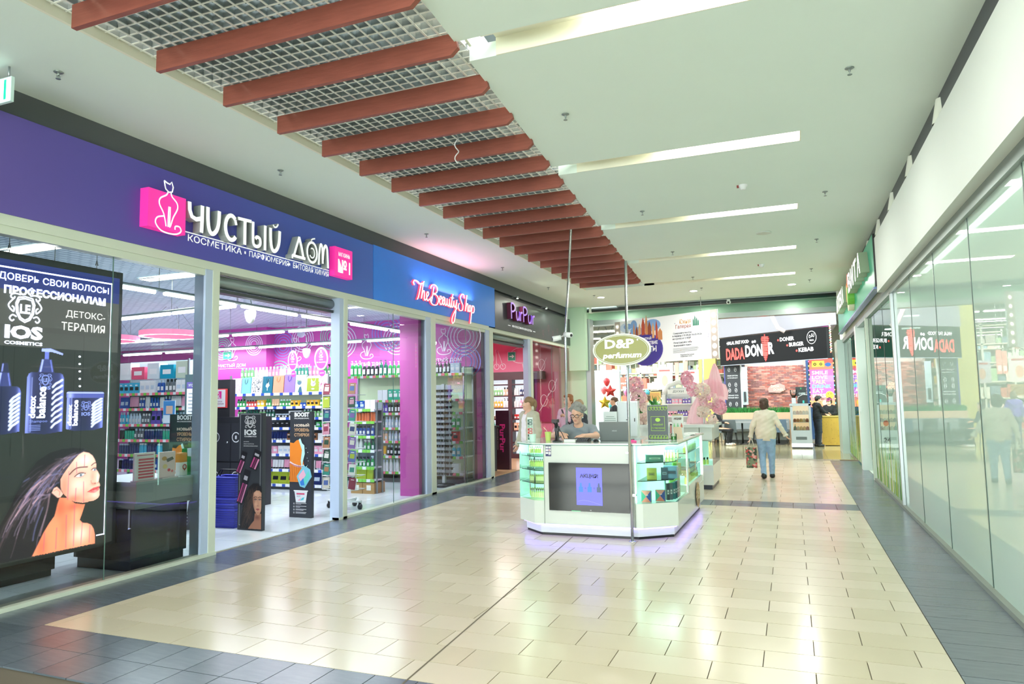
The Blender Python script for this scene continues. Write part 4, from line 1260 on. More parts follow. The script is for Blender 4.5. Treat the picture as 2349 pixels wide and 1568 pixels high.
        for s in 'LR':
            a, b, c = P['sho' + s], P['elb' + s], P['wri' + s]
            a = a - np.array([0, 0, .014 * k])
            v.cone(nk - (0, 0, .035 * k), a, (.058 + ext) * k, (.052 + ext) * k, .05)
            if sl >= .99:
                v.cone(a, b, (.06 + ext) * k, (.054 + ext) * k, .03)
                v.cone(b, b + (c - b) * (sl - .02), (.054 + ext) * k, (.042 + ext) * k, .02)
            else:
                v.cone(a, a + (b - a) * sl, (.066 + ext) * k, (.063 + ext) * k, .03)
        v.cut((0, 0, z0), (0, 0, -1))
        v.ell(nk + np.array([0, -.05, .03]) * k, (.075 * k, .10 * k, .075 * k), .012, True)
        v.cut(nk + np.array([0, .0, .035]) * k, (0, 0, 1))
        if openfront:
            v.ell(np.array([0, P['chest'][1] - .13 * k, z0 + (P['chest'][2] - z0) * .5]), (.075 * k, .10 * k, .62 * k), .02, True)
        return link(name, v.mesh(name, m, ripple, 5), root)
    if top is not None:
        garment('shirt', top, .0, sleeves if jacket is None else .95, hem)
    if jacket is not None:
        garment('jacket', jacket, .014, 1.0, hem - .06, True)
    if shoes:
        for s in 'LR':
            v = Vol(np.minimum(P['ank' + s], P['toe' + s]) - .12, np.maximum(P['ank' + s], P['toe' + s]) + .12, .008)
            v.cone(P['ank' + s] + (0, .03 * k, -.035 * k), P['toe' + s] + (0, .03 * k, .008), .047 * k, .043 * k, .03)
            v.cone(P['ank' + s], P['ank' + s] + (0, .01, -.04 * k), .046 * k, .05 * k, .03)
            v.cut((0, 0, min(P['toe' + s][2] - .033 * k, P['ank' + s][2] - .08 * k) + .002), (0, 0, -1))
            link('shoe', v.mesh('shoe', C(shoes)), root)
    # ---- hair and face details
    if hair:
        v = Vol(hd - .26 * k, hd + .2 * k, .007 if h < .009 else .011)
        r9 = random.Random(3)
        for b in hair:
            if len(b) == 4:
                v.ell(R(*b[:3]), (b[3] * k,) * 3, .005)
            else:
                v.ell(R(*b[:3]), (b[3] * k, b[4] * k, b[5] * k), .02, yaw=head_yaw)
        v.ell(R(0, -.085, -.045), (.066 * k, .078 * k, .085 * k), .012, True, yaw=head_yaw)
        link('hair', v.mesh('hair', mat('hair_' + hairc[1:], hairc, .55, noise=.35, nscale=30, stretch=(4, 4, 1)), .004, 1), root)
    if face:
        mw, mi, mb, ml = C('#ece6e2'), C('#3d3029'), C('#5a4234'), C('#b5625c')
        e = MB()
        for sx in (-1, 1):
            e.ball(R(sx * .033, -.0715, .0), .0115 * k, mw, 8, 6)
            e.ball(R(sx * .033, -.0795, -.001), .006 * k, mi, 8, 6)
        e.build('eyes', root)
        e = MB()
        for sx in (-1, 1):
            e.tube([R(sx * .015, -.091, .019), R(sx * .034, -.091, .024), R(sx * .052, -.078, .018)], .0032 * k, mb, 5)
        e.build('eyebrows', root)
        MB().tube([R(-.026, -.079, -.066), R(-.012, -.088, -.064), R(0, -.0895, -.066), R(.012, -.088, -.064), R(.026, -.079, -.066)], [.002, .005, .0055, .005, .002], ml, 6).build('lips', root)
    if mask:
        v = Vol(hd - .15, hd + .12, .007)
        v.ell(R(0, -.035, -.055), (.066 * k, .066 * k, .058 * k), .02, yaw=head_yaw)
        v.ell(R(0, .03, -.03), (.09 * k, .06 * k, .12 * k), .01, True, yaw=head_yaw)
        link('face_mask', v.mesh('face_mask', C(mask)), root)
    if brim:
        v = Vol(hd - .22, hd + .22, .008)
        v.ell(R(0, .01, .055), (.086 * k, .104 * k, .075 * k), .02, yaw=head_yaw)
        cz = hd[2] + .035 * k
        v.cut((0, 0, cz), (0, 0, -1))
        v.ell(R(0, -.13, .05), (.07 * k, .075 * k, .014 * k), .012, yaw=head_yaw)
        link('cap', v.mesh('cap', C(brim)), root)
    return root, R, P, k

HAIR_SHORT = [(0, .028, .06, .082, .092, .075), (0, .06, .0, .075, .06, .085), (.06, .02, .02, .028, .05, .05), (-.06, .02, .02, .028, .05, .05), (0, -.055, .095, .06, .04, .025)]
HAIR_BOB = [(0, .03, .06, .088, .098, .078), (0, .065, -.02, .084, .062, .11), (.066, .02, -.015, .03, .055, .085), (-.066, .02, -.015, .03, .055, .085), (0, -.06, .09, .06, .03, .025)]
HAIR_TAIL = [(0, .028, .055, .08, .092, .075), (0, .06, .02, .07, .055, .07), (0, .115, .055, .03, .035, .035), (0, .135, -.01, .028, .03, .06), (0, .13, -.08, .02, .022, .06), (.05, -.02, .055, .03, .05, .04), (-.05, -.02, .055, .03, .05, .04)]
def curls(seed, n=64):
    q = random.Random(seed)
    out = [(0, .03, .055, .085, .095, .08), (0, .06, .0, .08, .06, .09)]
    for _ in range(n):
        a, b = q.uniform(0, 2 * PI), q.uniform(-.1, 1.35)
        x, y, z = math.cos(a) * math.cos(b), math.sin(a) * math.cos(b), math.sin(b)
        if y < -.35 and z < .55:
            continue
        out.append((x * .1, .03 + y * .108, .045 + z * .1, q.uniform(.016, .032)))
    return out
# ================================================================ the perfume kiosk
M_kw = mat('kiosk_white', '#d9e0db', .22, noise=.015, coat=.3)
M_kin = mat('kiosk_inner', '#cdeee2', .5, emit=.32, ecol='#b4f0dc')  # lining glows by itself, standing in for LED light on white panels
M_led = E('c8fff0', 7)
M_vio = E('8f78ff', 3)
G_vit = glass('vitrine_glass', '#f4fffb', 1.42)
M_gedge = mat('green_glass_edge', '#3f7d6d', .15)
kio = thing('perfume_kiosk', 'white island perfume kiosk with lit glass vitrines and a screen in its front', 'kiosk', (-2.2, 9.2, 0))
A, B_, C_, D_, E2 = (-3.2, 8.22), (-2.92, 7.965), (-1.62, 7.99), (-1.27, 8.27), (-1.24, 10.55)
U_out = [A, B_, C_, D_, E2, (-1.75, 10.55), (-1.75, 8.6), (-2.72, 8.6), (-2.72, 9.35), (-3.2, 9.35)]
def inset(p, d):
    cx, cy = -2.2, 9.2
    return [(x + d * (1 if x < cx else -1), y + (d if y < 8.4 else 0)) for x, y in p]
K = lambda mb, n: place(mb.build(n), kio)
K(MB().prism(inset(U_out, .06), .03, .135, M_kw), 'plinth')
K(MB().prism(inset(U_out, .035), .118, .136, M_vio), 'violet_led_strip')
K(MB().prism(inset(U_out, .07), 0.0, .03, M_black), 'shadow_gap_base')
K(MB().prism(U_out, .14, .41, M_kw), 'lower_body')
K(MB().box(-2.79, -1.705, 7.968, 8.55, .41, 1.065, M_kw), 'front_panel')
K(MB().box(-2.7915, -2.7885, 7.955, 7.97, .14, 1.065, mat('seam', '#9aa39d', .6)), 'panel_seam')
K(MB().box(-1.706, -1.703, 7.955, 7.99, .14, 1.065, MATS['seam']), 'panel_seam')
K(MB().box(-1.75, -1.25, 9.08, 10.55, .41, .50, M_kw), 'side_step')
# worktop: green-edged glass on white
top = [(-3.22, 8.2), (-2.93, 7.94), (-1.61, 7.965), (-1.24, 8.255), (-1.215, 10.57), (-1.78, 10.57), (-1.78, 8.63), (-2.69, 8.63), (-2.69, 9.37), (-3.22, 9.37)]
K(MB().prism(top, 1.075, 1.09, mat('worktop_glass', '#dcebe4', .06, spec=.8)), 'worktop')
K(MB().prism([(x * 1.0005, y) for x, y in top], 1.066, 1.075, M_gedge), 'worktop_edge')
# left vitrine
def wallq(mb, p, q, z0, z1, m):
    mb.quad((p[0], p[1], z0), (q[0], q[1], z0), (q[0], q[1], z1), (p[0], p[1], z1), m)
lv_ = MB()
for p, q in (((-3.2, 9.33), A), (A, B_), (B_, (-2.79, 7.968))):
    wallq(lv_, p, q, .41, 1.066, G_vit)
K(lv_, 'left_vitrine_glass')
K(MB().box(-2.795, -2.785, 7.99, 8.6, .41, 1.066, M_kin).box(-3.19, -2.79, 8.58, 8.6, .41, 1.066, M_kin).box(-3.19, -2.79, 8.2, 8.58, .405, .415, M_kin), 'left_vitrine_back')
K(MB().box(-2.80, -2.79, 7.985, 8.0, .42, 1.06, M_led).box(-3.15, -2.80, 8.25, 8.262, 1.056, 1.066, M_led), 'left_vitrine_led')
shelf_l = [(-3.18, 8.24), (-2.915, 8.0), (-2.8, 8.0), (-2.8, 8.56), (-3.18, 8.56)]
for z in (.60, .755, .92):
    K(MB().prism(shelf_l, z, z + .008, G_vit), 'glass_shelf')
K(MB().tube([(-3.0, 8.22, .41), (-3.0, 8.22, 1.066)], .008, M_chrome), 'shelf_post')
# right vitrine
rv = MB()
for p, q, z in (((-1.70, 7.989), C_, .41), (C_, D_, .41), (D_, (-1.26, 9.08), .41), ((-1.26, 9.1), (-1.243, 10.5), .50)):
    wallq(rv, p, q, z, 1.066, G_vit)
K(rv, 'right_vitrine_glass')
K(MB().box(-1.705, -1.695, 8.0, 8.6, .41, 1.066, M_kin).box(-1.75, -1.74, 8.6, 10.5, .41, 1.066, M_kin).box(-1.74, -1.27, 10.48, 10.5, .5, 1.066, M_kin).box(-1.70, -1.3, 8.3, 9.08, .405, .415, M_kin).box(-1.74, -1.26, 9.1, 10.48, .495, .505, M_kin).box(-1.74, -1.55, 9.07, 9.09, .41, 1.066, M_kin), 'right_vitrine_back')
K(MB().box(-1.7, -1.69, 7.995, 8.005, .42, 1.06, M_led).box(-1.65, -1.3, 8.3, 8.31, 1.056, 1.066, M_led).box(-1.272, -1.258, 9.075, 9.1, .42, 1.06, E('ffe6e6', 5)).box(-1.262, -1.248, 10.48, 10.5, .5, 1.06, E('ffe6e6', 5)).box(-1.6, -1.59, 8.4, 10.4, 1.056, 1.066, M_led), 'right_vitrine_led')
K(MB().box(-1.268, -1.25, 9.06, 9.1, .41, 1.066, M_kw), 'vitrine_mullion')
K(MB().box(-1.25, -1.235, 10.5, 10.55, .41, 1.066, M_kw), 'vitrine_mullion')
shelf_r = [(-1.68, 8.03), (-1.63, 8.03), (-1.31, 8.29), (-1.30, 9.0), (-1.68, 9.0)]
for z in (.655, .86):
    K(MB().prism(shelf_r, z, z + .008, G_vit), 'glass_shelf')
    K(MB().box(-1.72, -1.27, 9.12, 10.46, z + .03, z + .038, G_vit), 'glass_shelf')
K(MB().tube([(-1.45, 8.5, .41), (-1.45, 8.5, 1.066)], .011, M_chrome, 8), 'shelf_post')
# screen in the front panel
K(MB().box(-2.725, -1.752, 7.945, 7.968, .305, .862, mat('screen_black', '#16181a', .08, spec=.7)), 'tv_screen')
ar = Art((0, 7.944, 0), UF)
BL, BD = E('5f5fe0', .75), C('#4a4a58')
ar.rect(-2.385, .38, -2.075, .81, BL, 0, .001)
ar.text('АКЦИЯ!', -2.23, .685, BD, .055, .22, 'c', .05, n1=.002)
for u, c in ((-2.33, '#3f6fb8'), (-2.225, '#3f6fb8'), (-2.115, '#4a5670')):
    m_ = E(c, .5)
    ar.rect(u - .025, .53, u + .025, .59, m_, 0, .002).rect(u - .012, .59, u + .012, .615, m_, 0, .002).rect(u - .009, .615, u + .009, .635, m_, 0, .002)
ar.text('+', -2.285, .565, BD, .02, n1=.002).text('=', -2.18, .57, BD, .012, n1=.002)
ar.stroke(crom([(-2.37, .42), (-2.3, .435), (-2.2, .42), (-2.1, .39)]), .002, E('8d8df2', .8), .002)
ar.rect(-2.225, .318, -2.21, .325, C('#c9ced2'), 0, .001).rect(-2.45, .307, -2.34, .311, E('59d08a', .8), 0, .001)
ar.build('screen_picture', kio)
ar = Art((0, 7.966, 0), UF)
ar.rect(-2.765, .935, -2.695, 1.062, C('#33316e'), 0, .001)
for i in range(3):
    for j in range(2):
        ar.rect(-2.762 + j * .034, 1.027 - i * .033, -2.732 + j * .034, 1.052 - i * .033, C('#e6e6ec'), 0, .002)
ar.rect(-2.722, 1.002, -2.708, 1.012, C('#cf3b36'), 0, .003).rect(-2.728, .95, -2.702, .958, C('#e6e6f2'), 0, .003)
ar.build('card_sticker', kio)
ar = Art((-1.243, 0, 0), UL)
ar.ell(9.85, .29, .2, .17, mat('gold_disc', '#b98f3f', .25, metal=.7), 0, .006, 32).ring(9.85, .29, .18, .152, .006, C('#d9bd7a'), .008)
ar.text('D&P', 9.85, .29, C('#e8dcb8'), .08, .2, 'c', .02, n1=.009).text('perfumum', 9.85, .22, C('#e8dcb8'), .05, .24, 'c', .02, n1=.009)
ar.build('oval_logo', kio)
# back counter of the island
bk = thing('back_counter', 'white rear counter inside the perfume kiosk, behind the seller', 'counter', (-2.0, 10.3, 0))
place(MB().box(-2.75, -1.78, 10.0, 10.5, .05, 1.0, M_kw).build('body'), bk)
place(MB().box(-2.78, -1.77, 9.97, 10.53, 1.0, 1.04, M_kw).build('worktop'), bk)

for nm_, lc, sx_, sy_ in (('vitrine_light', (-2.99, 8.35, 1.05), .3, .35), ('vitrine_light', (-1.5, 8.6, 1.05), .3, .8), ('vitrine_light', (-1.5, 9.8, 1.05), .4, 1.2)):
    area(nm_, lc, sx_, sy_, 2.6 * (1 + sy_), (.68, 1, .9))
# ---- goods in the vitrines
def bottle_mesh(body, cap, h=.1, w=.03, kind='spray'):
    b = MB()
    if kind == 'spray':
        b.lathe([(w * .5, 0), (w * .5, h * .62), (w * .2, h * .7), (w * .2, h * .72)], body, 8)
        b.lathe([(w * .3, h * .72), (w * .3, h)], cap, 8)
    return b.mesh('perfume_bottle')
def vials(n, x0, y0, dx, dy, z, name, label, group, body, cap, h=.07, w=.022):
    me = bottle_mesh(body, cap, h, w)
    for i in range(n):
        tag(link(name, me, None, (x0 + dx * i, y0 + dy * i, z)), label, 'perfume bottle', group)
GRN = [mat('scent_%d' % i, c, .15, emit=.2) for i, c in enumerate(('#a6cf62', '#c9dd77', '#8fbf5a', '#d7e3a0'))]
CAPS = [C('#e9efe8'), C('#3c4a44'), C('#c9b36a')]
def tray(label, pts, z, h, m=None):
    tag(MB().prism(pts, 0, h, m or glass('acrylic', '#f2fffb', 1.3, haze=.15, hazecol='#e4fbf2')).build('acrylic_tray', None, (0, 0, z)), label, 'tray')
for zi, (z, nm) in enumerate(((.928, 'top'), (.763, 'middle'), (.608, 'lower'), (.416, 'bottom'))):
    for r_ in range(3):
        y = 8.16 + r_ * .11
        x0 = -3.02 + .0 * r_ - .05 * r_
        n = 7 + r_
        if zi == 2 and r_ < 1:
            continue
        vials(n if zi != 0 else n - 1, x0, y, .024, 0, z + (.03 if zi in (0, 1) else 0), 'perfume_bottle', 'small green scent bottle, %s shelf of the lit corner vitrine, row %s' % (nm, ('next to the glass', 'in the middle', 'against the back')[r_]), 'scent bottles in the left vitrine', GRN[(zi + r_) % 4], CAPS[(zi * 2 + r_) % 3], .075 if zi < 3 else .095)
    if zi in (0, 1):
        tray('clear acrylic tray under green scent bottles on the %s left vitrine shelf' % nm, [(-3.06, 8.12), (-2.82, 8.12), (-2.82, 8.42), (-3.14, 8.42)], z, .028)
def gift(name, label, x, y, z, w, d, h, m, ml=None, rz=0.0, fn=None, group=None):
    t = thing(name, label, 'box', (x, y, z), rz, group)
    MB().box(-w / 2, w / 2, -d / 2, d / 2, 0, h, m).build('carton', t)
    a = Art((x, y, z), UF)
    a.o = Vector((0, -d / 2, 0))
    if fn:
        fn(a, w, h)
    else:
        a.rect(-w * .32, h * .35, w * .32, h * .62, ml or C('#e8e8e8')).rect(-w * .2, h * .45, w * .2, h * .5, C('#444444'), 0, .004)
    o = a.mb.build('label_print', t)
    return t
gift('perfume_box', 'dark green gift box lying on the upper shelf of the right vitrine', -1.52, 8.25, .87, .2, .14, .08, C('#4d8f7c'), C('#9fd2b8'), .25)
gift('perfume_box', 'olive yellow perfume box on the middle shelf of the right vitrine', -1.55, 8.22, .664, .11, .05, .13, C('#b9c24a'), C('#8c9638'), .1)
gift('perfume_box', 'steel blue perfume box beside the olive one on the middle vitrine shelf', -1.36, 8.42, .664, .17, .06, .14, C('#7fb4d0'), C('#3b5f74'), .15)
gift('perfume_box', 'small dark blue perfume box in front of the steel blue one', -1.42, 8.32, .664, .08, .03, .13, C('#34596e'), C('#7fa3b4'), .15)
gift('perfume_box', 'bright green perfume box at the back of the middle vitrine shelf', -1.36, 8.85, .664, .10, .05, .14, C('#8fd257'), C('#e6f4d8'), .4)
def facet(a, w, h):
    a.poly([(-w / 2, 0), (w / 2, 0), (0, h * .5)], C('#f28f7a')).poly([(-w / 2, 0), (0, h * .5), (-w / 2, h)], C('#3fae8f')).poly([(-w / 2, h), (0, h * .5), (w / 2, h)], C('#f2a38f')).poly([(w / 2, 0), (w / 2, h), (0, h * .5)], C('#2f4f9f')).rect(0, h * .6, w * .2, h * .66, C('#e9e9f5'), 0, .004)
gift('perfume_box', 'faceted coral and blue gift box at the bottom of the right vitrine, nearer the pole', -1.60, 8.12, .416, .11, .05, .13, C('#f0e4e0'), fn=facet)
gift('perfume_box', 'faceted coral and blue gift box at the bottom of the right vitrine, nearer the corner', -1.46, 8.24, .416, .11, .05, .13, C('#f0e4e0'), fn=facet)
for i, (c, x, y) in enumerate((('#3a3f48', -1.40, 8.36), ('#5a6470', -1.37, 8.40), ('#3d7f86', -1.345, 8.46), ('#2f5f70', -1.335, 8.53), ('#6a5a78', -1.33, 8.62), ('#8fa0a4', -1.33, 8.72))):
    gift('perfume_box', '%s slim upright perfume carton at the bottom of the vitrine by the pole' % ('charcoal', 'slate grey', 'teal', 'petrol blue', 'plum', 'pale grey')[i], x, y, .416, .035, .05, .19, C(c), C('#c9d0d4'), .5, group='slim cartons in the right vitrine')
gift('perfume_box', 'patterned green gift box standing behind the slim cartons', -1.4, 8.9, .416, .13, .05, .22, C('#a9cf6a'), C('#e9f4cf'), .5)
vials(8, -1.58, 8.62, .036, .02, .87, 'perfume_bottle', 'clear tester bottle with grey cap on the upper shelf of the right vitrine', 'tester bottles in the right vitrine', GRN[3], C('#cfd6d4'), .1, .028)
vials(7, -1.62, 8.72, .036, .02, .87, 'perfume_bottle', 'pale green scent bottle at the back of the upper right vitrine shelf', 'green bottles on the upper right shelf', GRN[0], C('#cfd6d4'), .09, .028)
vials(2, -1.49, 8.5, .03, .01, .87, 'perfume_bottle', 'small green tester bottle standing in front of the testers on the upper vitrine shelf', 'pair of green testers on the upper right shelf', GRN[1], C('#e9efe8'), .09, .028)
vials(9, -1.31, 9.2, 0, .13, .90, 'perfume_bottle', 'pale green scent bottle on the upper shelf of the side vitrine', 'green bottles in the side vitrine', GRN[2], C('#e9efe8'), .09, .035)
vials(10, -1.30, 9.18, 0, .12, .505, 'perfume_bottle', 'yellow green scent bottle on the bottom of the side vitrine', 'yellow green bottles in the side vitrine', GRN[1], CAPS[2], .12, .04)
gift('perfume_box', 'turquoise gift box on the upper shelf of the side vitrine', -1.36, 9.5, .70, .09, .14, .10, C('#35c4bc'), C('#e4f5f2'), PI / 2)
gift('perfume_box', 'olive and black gift box low in the side vitrine', -1.45, 9.6, .70, .09, .14, .09, C('#8a8f48'), C('#2f332e'), PI / 2)
gift('perfume_box', 'wooden crate-coloured box at the far end of the side vitrine', -1.4, 10.2, .505, .1, .2, .2, C('#c9a06a'), C('#a57f4e'), PI / 2)

# ---- things on the worktop
ZT = 1.091
def standcard(name, label, x, y, z, w, h, fn, mbd, tilt=0.0, base=.06, mbase=None, rz=0.0):
    t = thing(name, label, 'sign', (x, y, z), rz)
    MB().box(-w / 2, w / 2, 0, .006, 0, h, mbd).build('card', t)
    MB().box(-w / 2 - .02, w / 2 + .02, -base, base, 0, .004, mbase or C('#dfe9e4')).build('foot', t)
    a = Art((0, -.001, 0), UF)
    fn(a, w, h)
    a.mb.build('print', t)
    return t
def f_nishe(a, w, h):
    LG = C('#a9d44a')
    a.frame(-w / 2, 0, w / 2, h, .004, C('#c9cfc8'))
    a.frame(-w * .33, h * .27, w * .33, h * .68, .004, LG)
    a.ell(0, h * .58, .03, .024, LG, 0, .004, 16).text('НИШЕВАЯ', 0, h * .42, LG, .022, .12, 'c', .0).text('ПАРФЮМЕРИЯ', 0, h * .32, LG, .022, .15, 'c', .0)
    for v in (.1, .9):
        for i in range(6):
            u = -w * .36 + i * w * .145
            a.ring(u, h * v, .018, .02, .004, LG).ring(u + .015, h * v + .012 * (1 if v > .5 else -1), .010, .012, .004, LG)
standcard('sign_board', 'dark grey standing sign with lime green ornament and frame on the kiosk counter', -1.53, 8.62, ZT, .255, .43, f_nishe, C('#4a5157'), base=.1)
def f_akc(a, w, h):
    a.rect(-w / 2, h * .94, w / 2, h, C('#c9b48a')).text('АКЦИЯ!', 0, h * .74, C('#5a4038'), .035, .1, 'c', .04)
    for u, c in ((-.045, '#9fd79a'), (.0, '#8fcf9f'), (.048, '#c96a5a')):
        a.rect(u - .012, h * .42, u + .012, h * .53, C(c)).rect(u - .006, h * .53, u + .006, h * .6, C(c))
standcard('sign_card', 'white promotion card with three little bottles, near the far end of the kiosk counter', -1.4, 9.35, ZT, .145, .30, f_akc, C('#e9ece8'))
def f_bro(a, w, h):
    for i, c in enumerate(('#3f7a5e', '#37423f', '#c94a3c', '#b23a34', '#8fb9a0', '#2f4f48', '#446f62')):
        a.rect(-w * .42, h * (.06 + .125 * i), w * .42, h * (.165 + .125 * i), C(c)).rect(-w * .1, h * (.09 + .125 * i), w * .3, h * (.13 + .125 * i), C('#d9e6df'), 0, .005)
standcard('price_stand', 'narrow acrylic stand with coloured price strips at the left corner of the kiosk counter', -3.08, 8.3, ZT, .075, .30, f_bro, C('#dfeae6'))
def f_pap(a, w, h):
    for i in range(5):
        a.rect(-w * (.3, .4, .42, .36, .3)[i], h * (.80 - .07 * i), w * (.3, .4, .42, .36, .3)[i], h * (.82 - .07 * i), C('#9fb3a8'))
standcard('notice_sheet', 'white paper notice in a stand on the rear counter behind the laptop', -2.46, 9.99, 1.042, .2, .38, f_pap, C('#eef4ef'))
kc = thing('key_cabinet', 'white metal wall-type cabinet with a lock standing on the rear kiosk counter', 'cabinet', (-2.24, 10.15, 1.041))
MB().box(-.15, .15, 0, .14, 0, .53, M_kw).build('body', kc)
MB().box(-.135, .135, -.012, 0, .02, .51, mat('cabinet_door', '#e3e8ea', .4)).build('door', kc)
MB().box(.10, .112, -.022, -.012, .23, .28, M_black).box(-.02, .0, -.014, -.012, .25, .262, M_black).build('lock', kc)
# barcode scanner on its stand
sc_ = thing('barcode_scanner', 'black barcode scanner upright in its stand at the left of the kiosk counter', 'scanner', (-2.71, 8.25, ZT))
MB().lathe([(.062, 0), (.06, .012), (.03, .02), (.024, .1), (.022, .14)], M_black, 14, sx=1, sy=.8).build('stand', sc_)
MB().box(-.025, .025, -.02, .03, .13, .19, M_black).tube([(0, 0, .17), (-.005, -.012, .22), (-.012, -.03, .25)], [.022, .026, .03], M_black, 8).build('grip', sc_)
MB().box(-.04, .03, -.085, .01, .235, .275, M_black).box(-.035, .025, -.088, -.084, .24, .27, mat('scan_glass', '#3a2b30', .1)).build('scan_head', sc_)
tag(MB().tube([(-2.69, 8.27, ZT + .16), (-2.66, 8.3, ZT + .10), (-2.63, 8.3, ZT + .03), (-2.56, 8.27, ZT + .012), (-2.5, 8.22, ZT + .012)], .005, M_black, 6).build('scanner_cable'), 'thin black cable curling from the scanner to the card terminal', 'cable')
cp_ = thing('paper_cup', 'pale green paper cup with a straw beside the scanner', 'cup', (-2.87, 8.38, ZT))
MB().lathe([(.03, 0), (.042, .11), (.042, .115)], mat('cup_lime', '#c2d673', .5), 14).build('cup', cp_)
MB().tube([(.0, 0, .06), (-.015, -.01, .13), (-.05, -.02, .17)], .004, C('#e9e4c9'), 5).build('straw', cp_)
tag(MB().lathe([(.036, 0), (.044, .09), (.044, .095), (.036, .09), (.03, .02)], mat('cup_mint', '#cdeee0', .4), 14).build('mint_cup', None, (-3.02, 8.22, ZT)), 'mint white plastic cup by the price stand', 'cup')
ct = thing('card_terminal', 'white card terminal with black keypad in front of the seller', 'terminal', (-2.52, 8.2, ZT))
MB().box(-.07, .07, -.05, .09, 0, .035, C('#e4e6e2')).build('body', ct)
MB().box(-.06, .06, -.045, .03, .035, .04, M_black).build('keypad', ct)
tp = thing('pos_keyboard', 'tilted black keypad terminal under the seller\'s hands', 'keyboard', (-2.40, 8.26, ZT))
MB().add([(-.1, -.08, .01), (.1, -.08, .01), (.1, .08, .045), (-.1, .08, .045), (-.1, -.08, 0), (.1, -.08, 0), (.1, .08, 0), (-.1, .08, 0)], [(0, 1, 2, 3), (4, 5, 1, 0), (5, 6, 2, 1), (7, 3, 2, 6), (4, 0, 3, 7), (4, 7, 6, 5)], M_black).build('body', tp)
kb = MB()
for i in range(7):
    for j in range(4):
        kb.box(-.085 + i * .025, -.066 + i * .025, -.06 + j * .035, -.04 + j * .035, .014 + .0077 * j, .024 + .0077 * j, C('#3a3d42'))
o = kb.build('keys', tp); o['kind'] = 'stuff'
tag(MB().lathe([(.03, 0), (.032, .012), (.02, .026), (.002, .03)], M_black, 12, sx=1, sy=1.6).build('computer_mouse', None, (-2.23, 8.3, ZT), .6), 'black computer mouse next to the laptop', 'mouse')
lp = thing('laptop', 'open grey laptop seen from behind, leaning against the sign pole', 'laptop', (-2.02, 8.42, ZT))
MB().box(-.185, .185, 0, .24, 0, .016, C('#3d4043')).build('base', lp)
MB().add([(-.187, -.005, .005), (.187, -.005, .005), (.187, -.05, .235), (-.187, -.05, .235), (-.187, .004, .005), (.187, .004, .005), (.187, -.042, .235), (-.187, -.042, .235)], [(0, 1, 2, 3), (7, 6, 5, 4), (3, 2, 6, 7), (1, 5, 6, 2), (4, 0, 3, 7), (0, 4, 5, 1)], mat('laptop_lid', '#7c8082', .3, metal=.5)).build('lid', lp)
a = Art((0, -.0305, .12), UF, (0, -.19, .98))
a.text('ASUS', 0, 0, C('#c9ced2'), .014, .06, 'c', .03, n1=.003)
a.mb.build('lettering', lp)
tag(MB().lathe([(.03, 0), (.03, .02), (.012, .024), (.012, .03)], mat('hot_pink', '#f0509a', .4), 10, sx=1.6).build('tape_roll', None, (-1.76, 8.2, ZT)), 'small hot pink object on the counter just right of the pole', 'tape')
jr = thing('test_jar', 'small glass jar half full of green liquid on the counter behind the dark sign', 'jar', (-1.36, 8.72, ZT))
MB().lathe([(.035, 0), (.035, .07), (.03, .08)], G_vit, 12).build('glass', jr)
MB().lathe([(.032, .004), (.032, .045)], mat('green_liquid', '#4f8f3c', .1), 12).build('liquid', jr)
tag(MB().lathe([(.06, 0), (.06, .006)], C('#4a5c3a'), 16).build('coaster', None, (-1.45, 8.9, ZT)), 'round dark green coaster on the counter beside the jar', 'coaster')
tag(MB().add([(-.05, 0, .0), (.05, .02, .0), (.03, .1, .15), (-.07, .08, .15), (-.05, .004, .0), (.05, .024, 0), (.03, .104, .15), (-.07, .084, .15)], [(0, 1, 2, 3), (7, 6, 5, 4), (0, 4, 5, 1), (1, 5, 6, 2), (2, 6, 7, 3), (3, 7, 4, 0)], C('#c4b196')).build('kraft_leaflet', None, (-1.32, 8.86, ZT), .1), 'tilted kraft paper leaflet leaning beside the green jar', 'leaflet')
for i in range(4):
    tag(MB().box(-.09, .09, -.12, .12, 0, .004, C('#eaf0ec')).build('paper_sheet', None, (-1.42 + .03 * i, 9.65 + .18 * i, ZT + .0045 * i), .3 * i - .4), ('white paper sheet on the kiosk worktop right behind the promotion card', 'white paper sheet second behind the promotion card', 'white paper sheet third behind the promotion card', 'white paper sheet at the far end of the kiosk worktop')[i], 'paper', 'loose sheets on the worktop')
pn = thing('pen_cup', 'small holder with a red pen on the counter by the dark sign', 'pen holder', (-1.47, 9.2, ZT))
MB().lathe([(.02, 0), (.022, .06)], C('#d8c9b2'), 10).build('holder', pn)
MB().tube([(0, 0, .02), (.004, .0, .16)], .006, C('#c93a34'), 6).ball((.004, 0, .17), .012, C('#3a2a2a'), 8, 5).build('pen', pn)

# ---- two poles of the kiosk
po = thing('sign_pole', 'tall chrome pole at the kiosk front carrying the oval perfume sign', 'sign', (-1.735, 7.92, 0))
MB().lathe([(.04, 0), (.04, .006), (.02, .01)], M_chrome, 12).tube([(0, 0, 0), (.0, 0, 1.7), (.02, 0, 3.2)], .0165, M_chrome, 10).build('pole', po)
MB().box(0, .055, .0, .04, .50, .53, M_chrome).box(-.05, .0, 0, .03, .98, 1.0, M_chrome).build('clamp', po)
ov = Art((-.04, -.05, 2.162), UF)
ov.ell(0, 0, .335, .185, mat('oval_rim', '#e9f3e6', .4), 0, .05, 48)
ov.ell(0, 0, .318, .170, mat('oval_gold', '#8f8f38', .2, spec=.3), 0, .052, 48).ring(0, 0, .306, .160, .005, M_w, .055, 48)
ov.mb.build('oval_panel', po)
a = Art((-.04, -.103, 2.162), UF)
a.text('D&P', -.02, .015, M_wl, .105, .34, 'c', .035, n1=.003).ell(.19, .105, .009, .009, M_wl, 0, .003, 10)
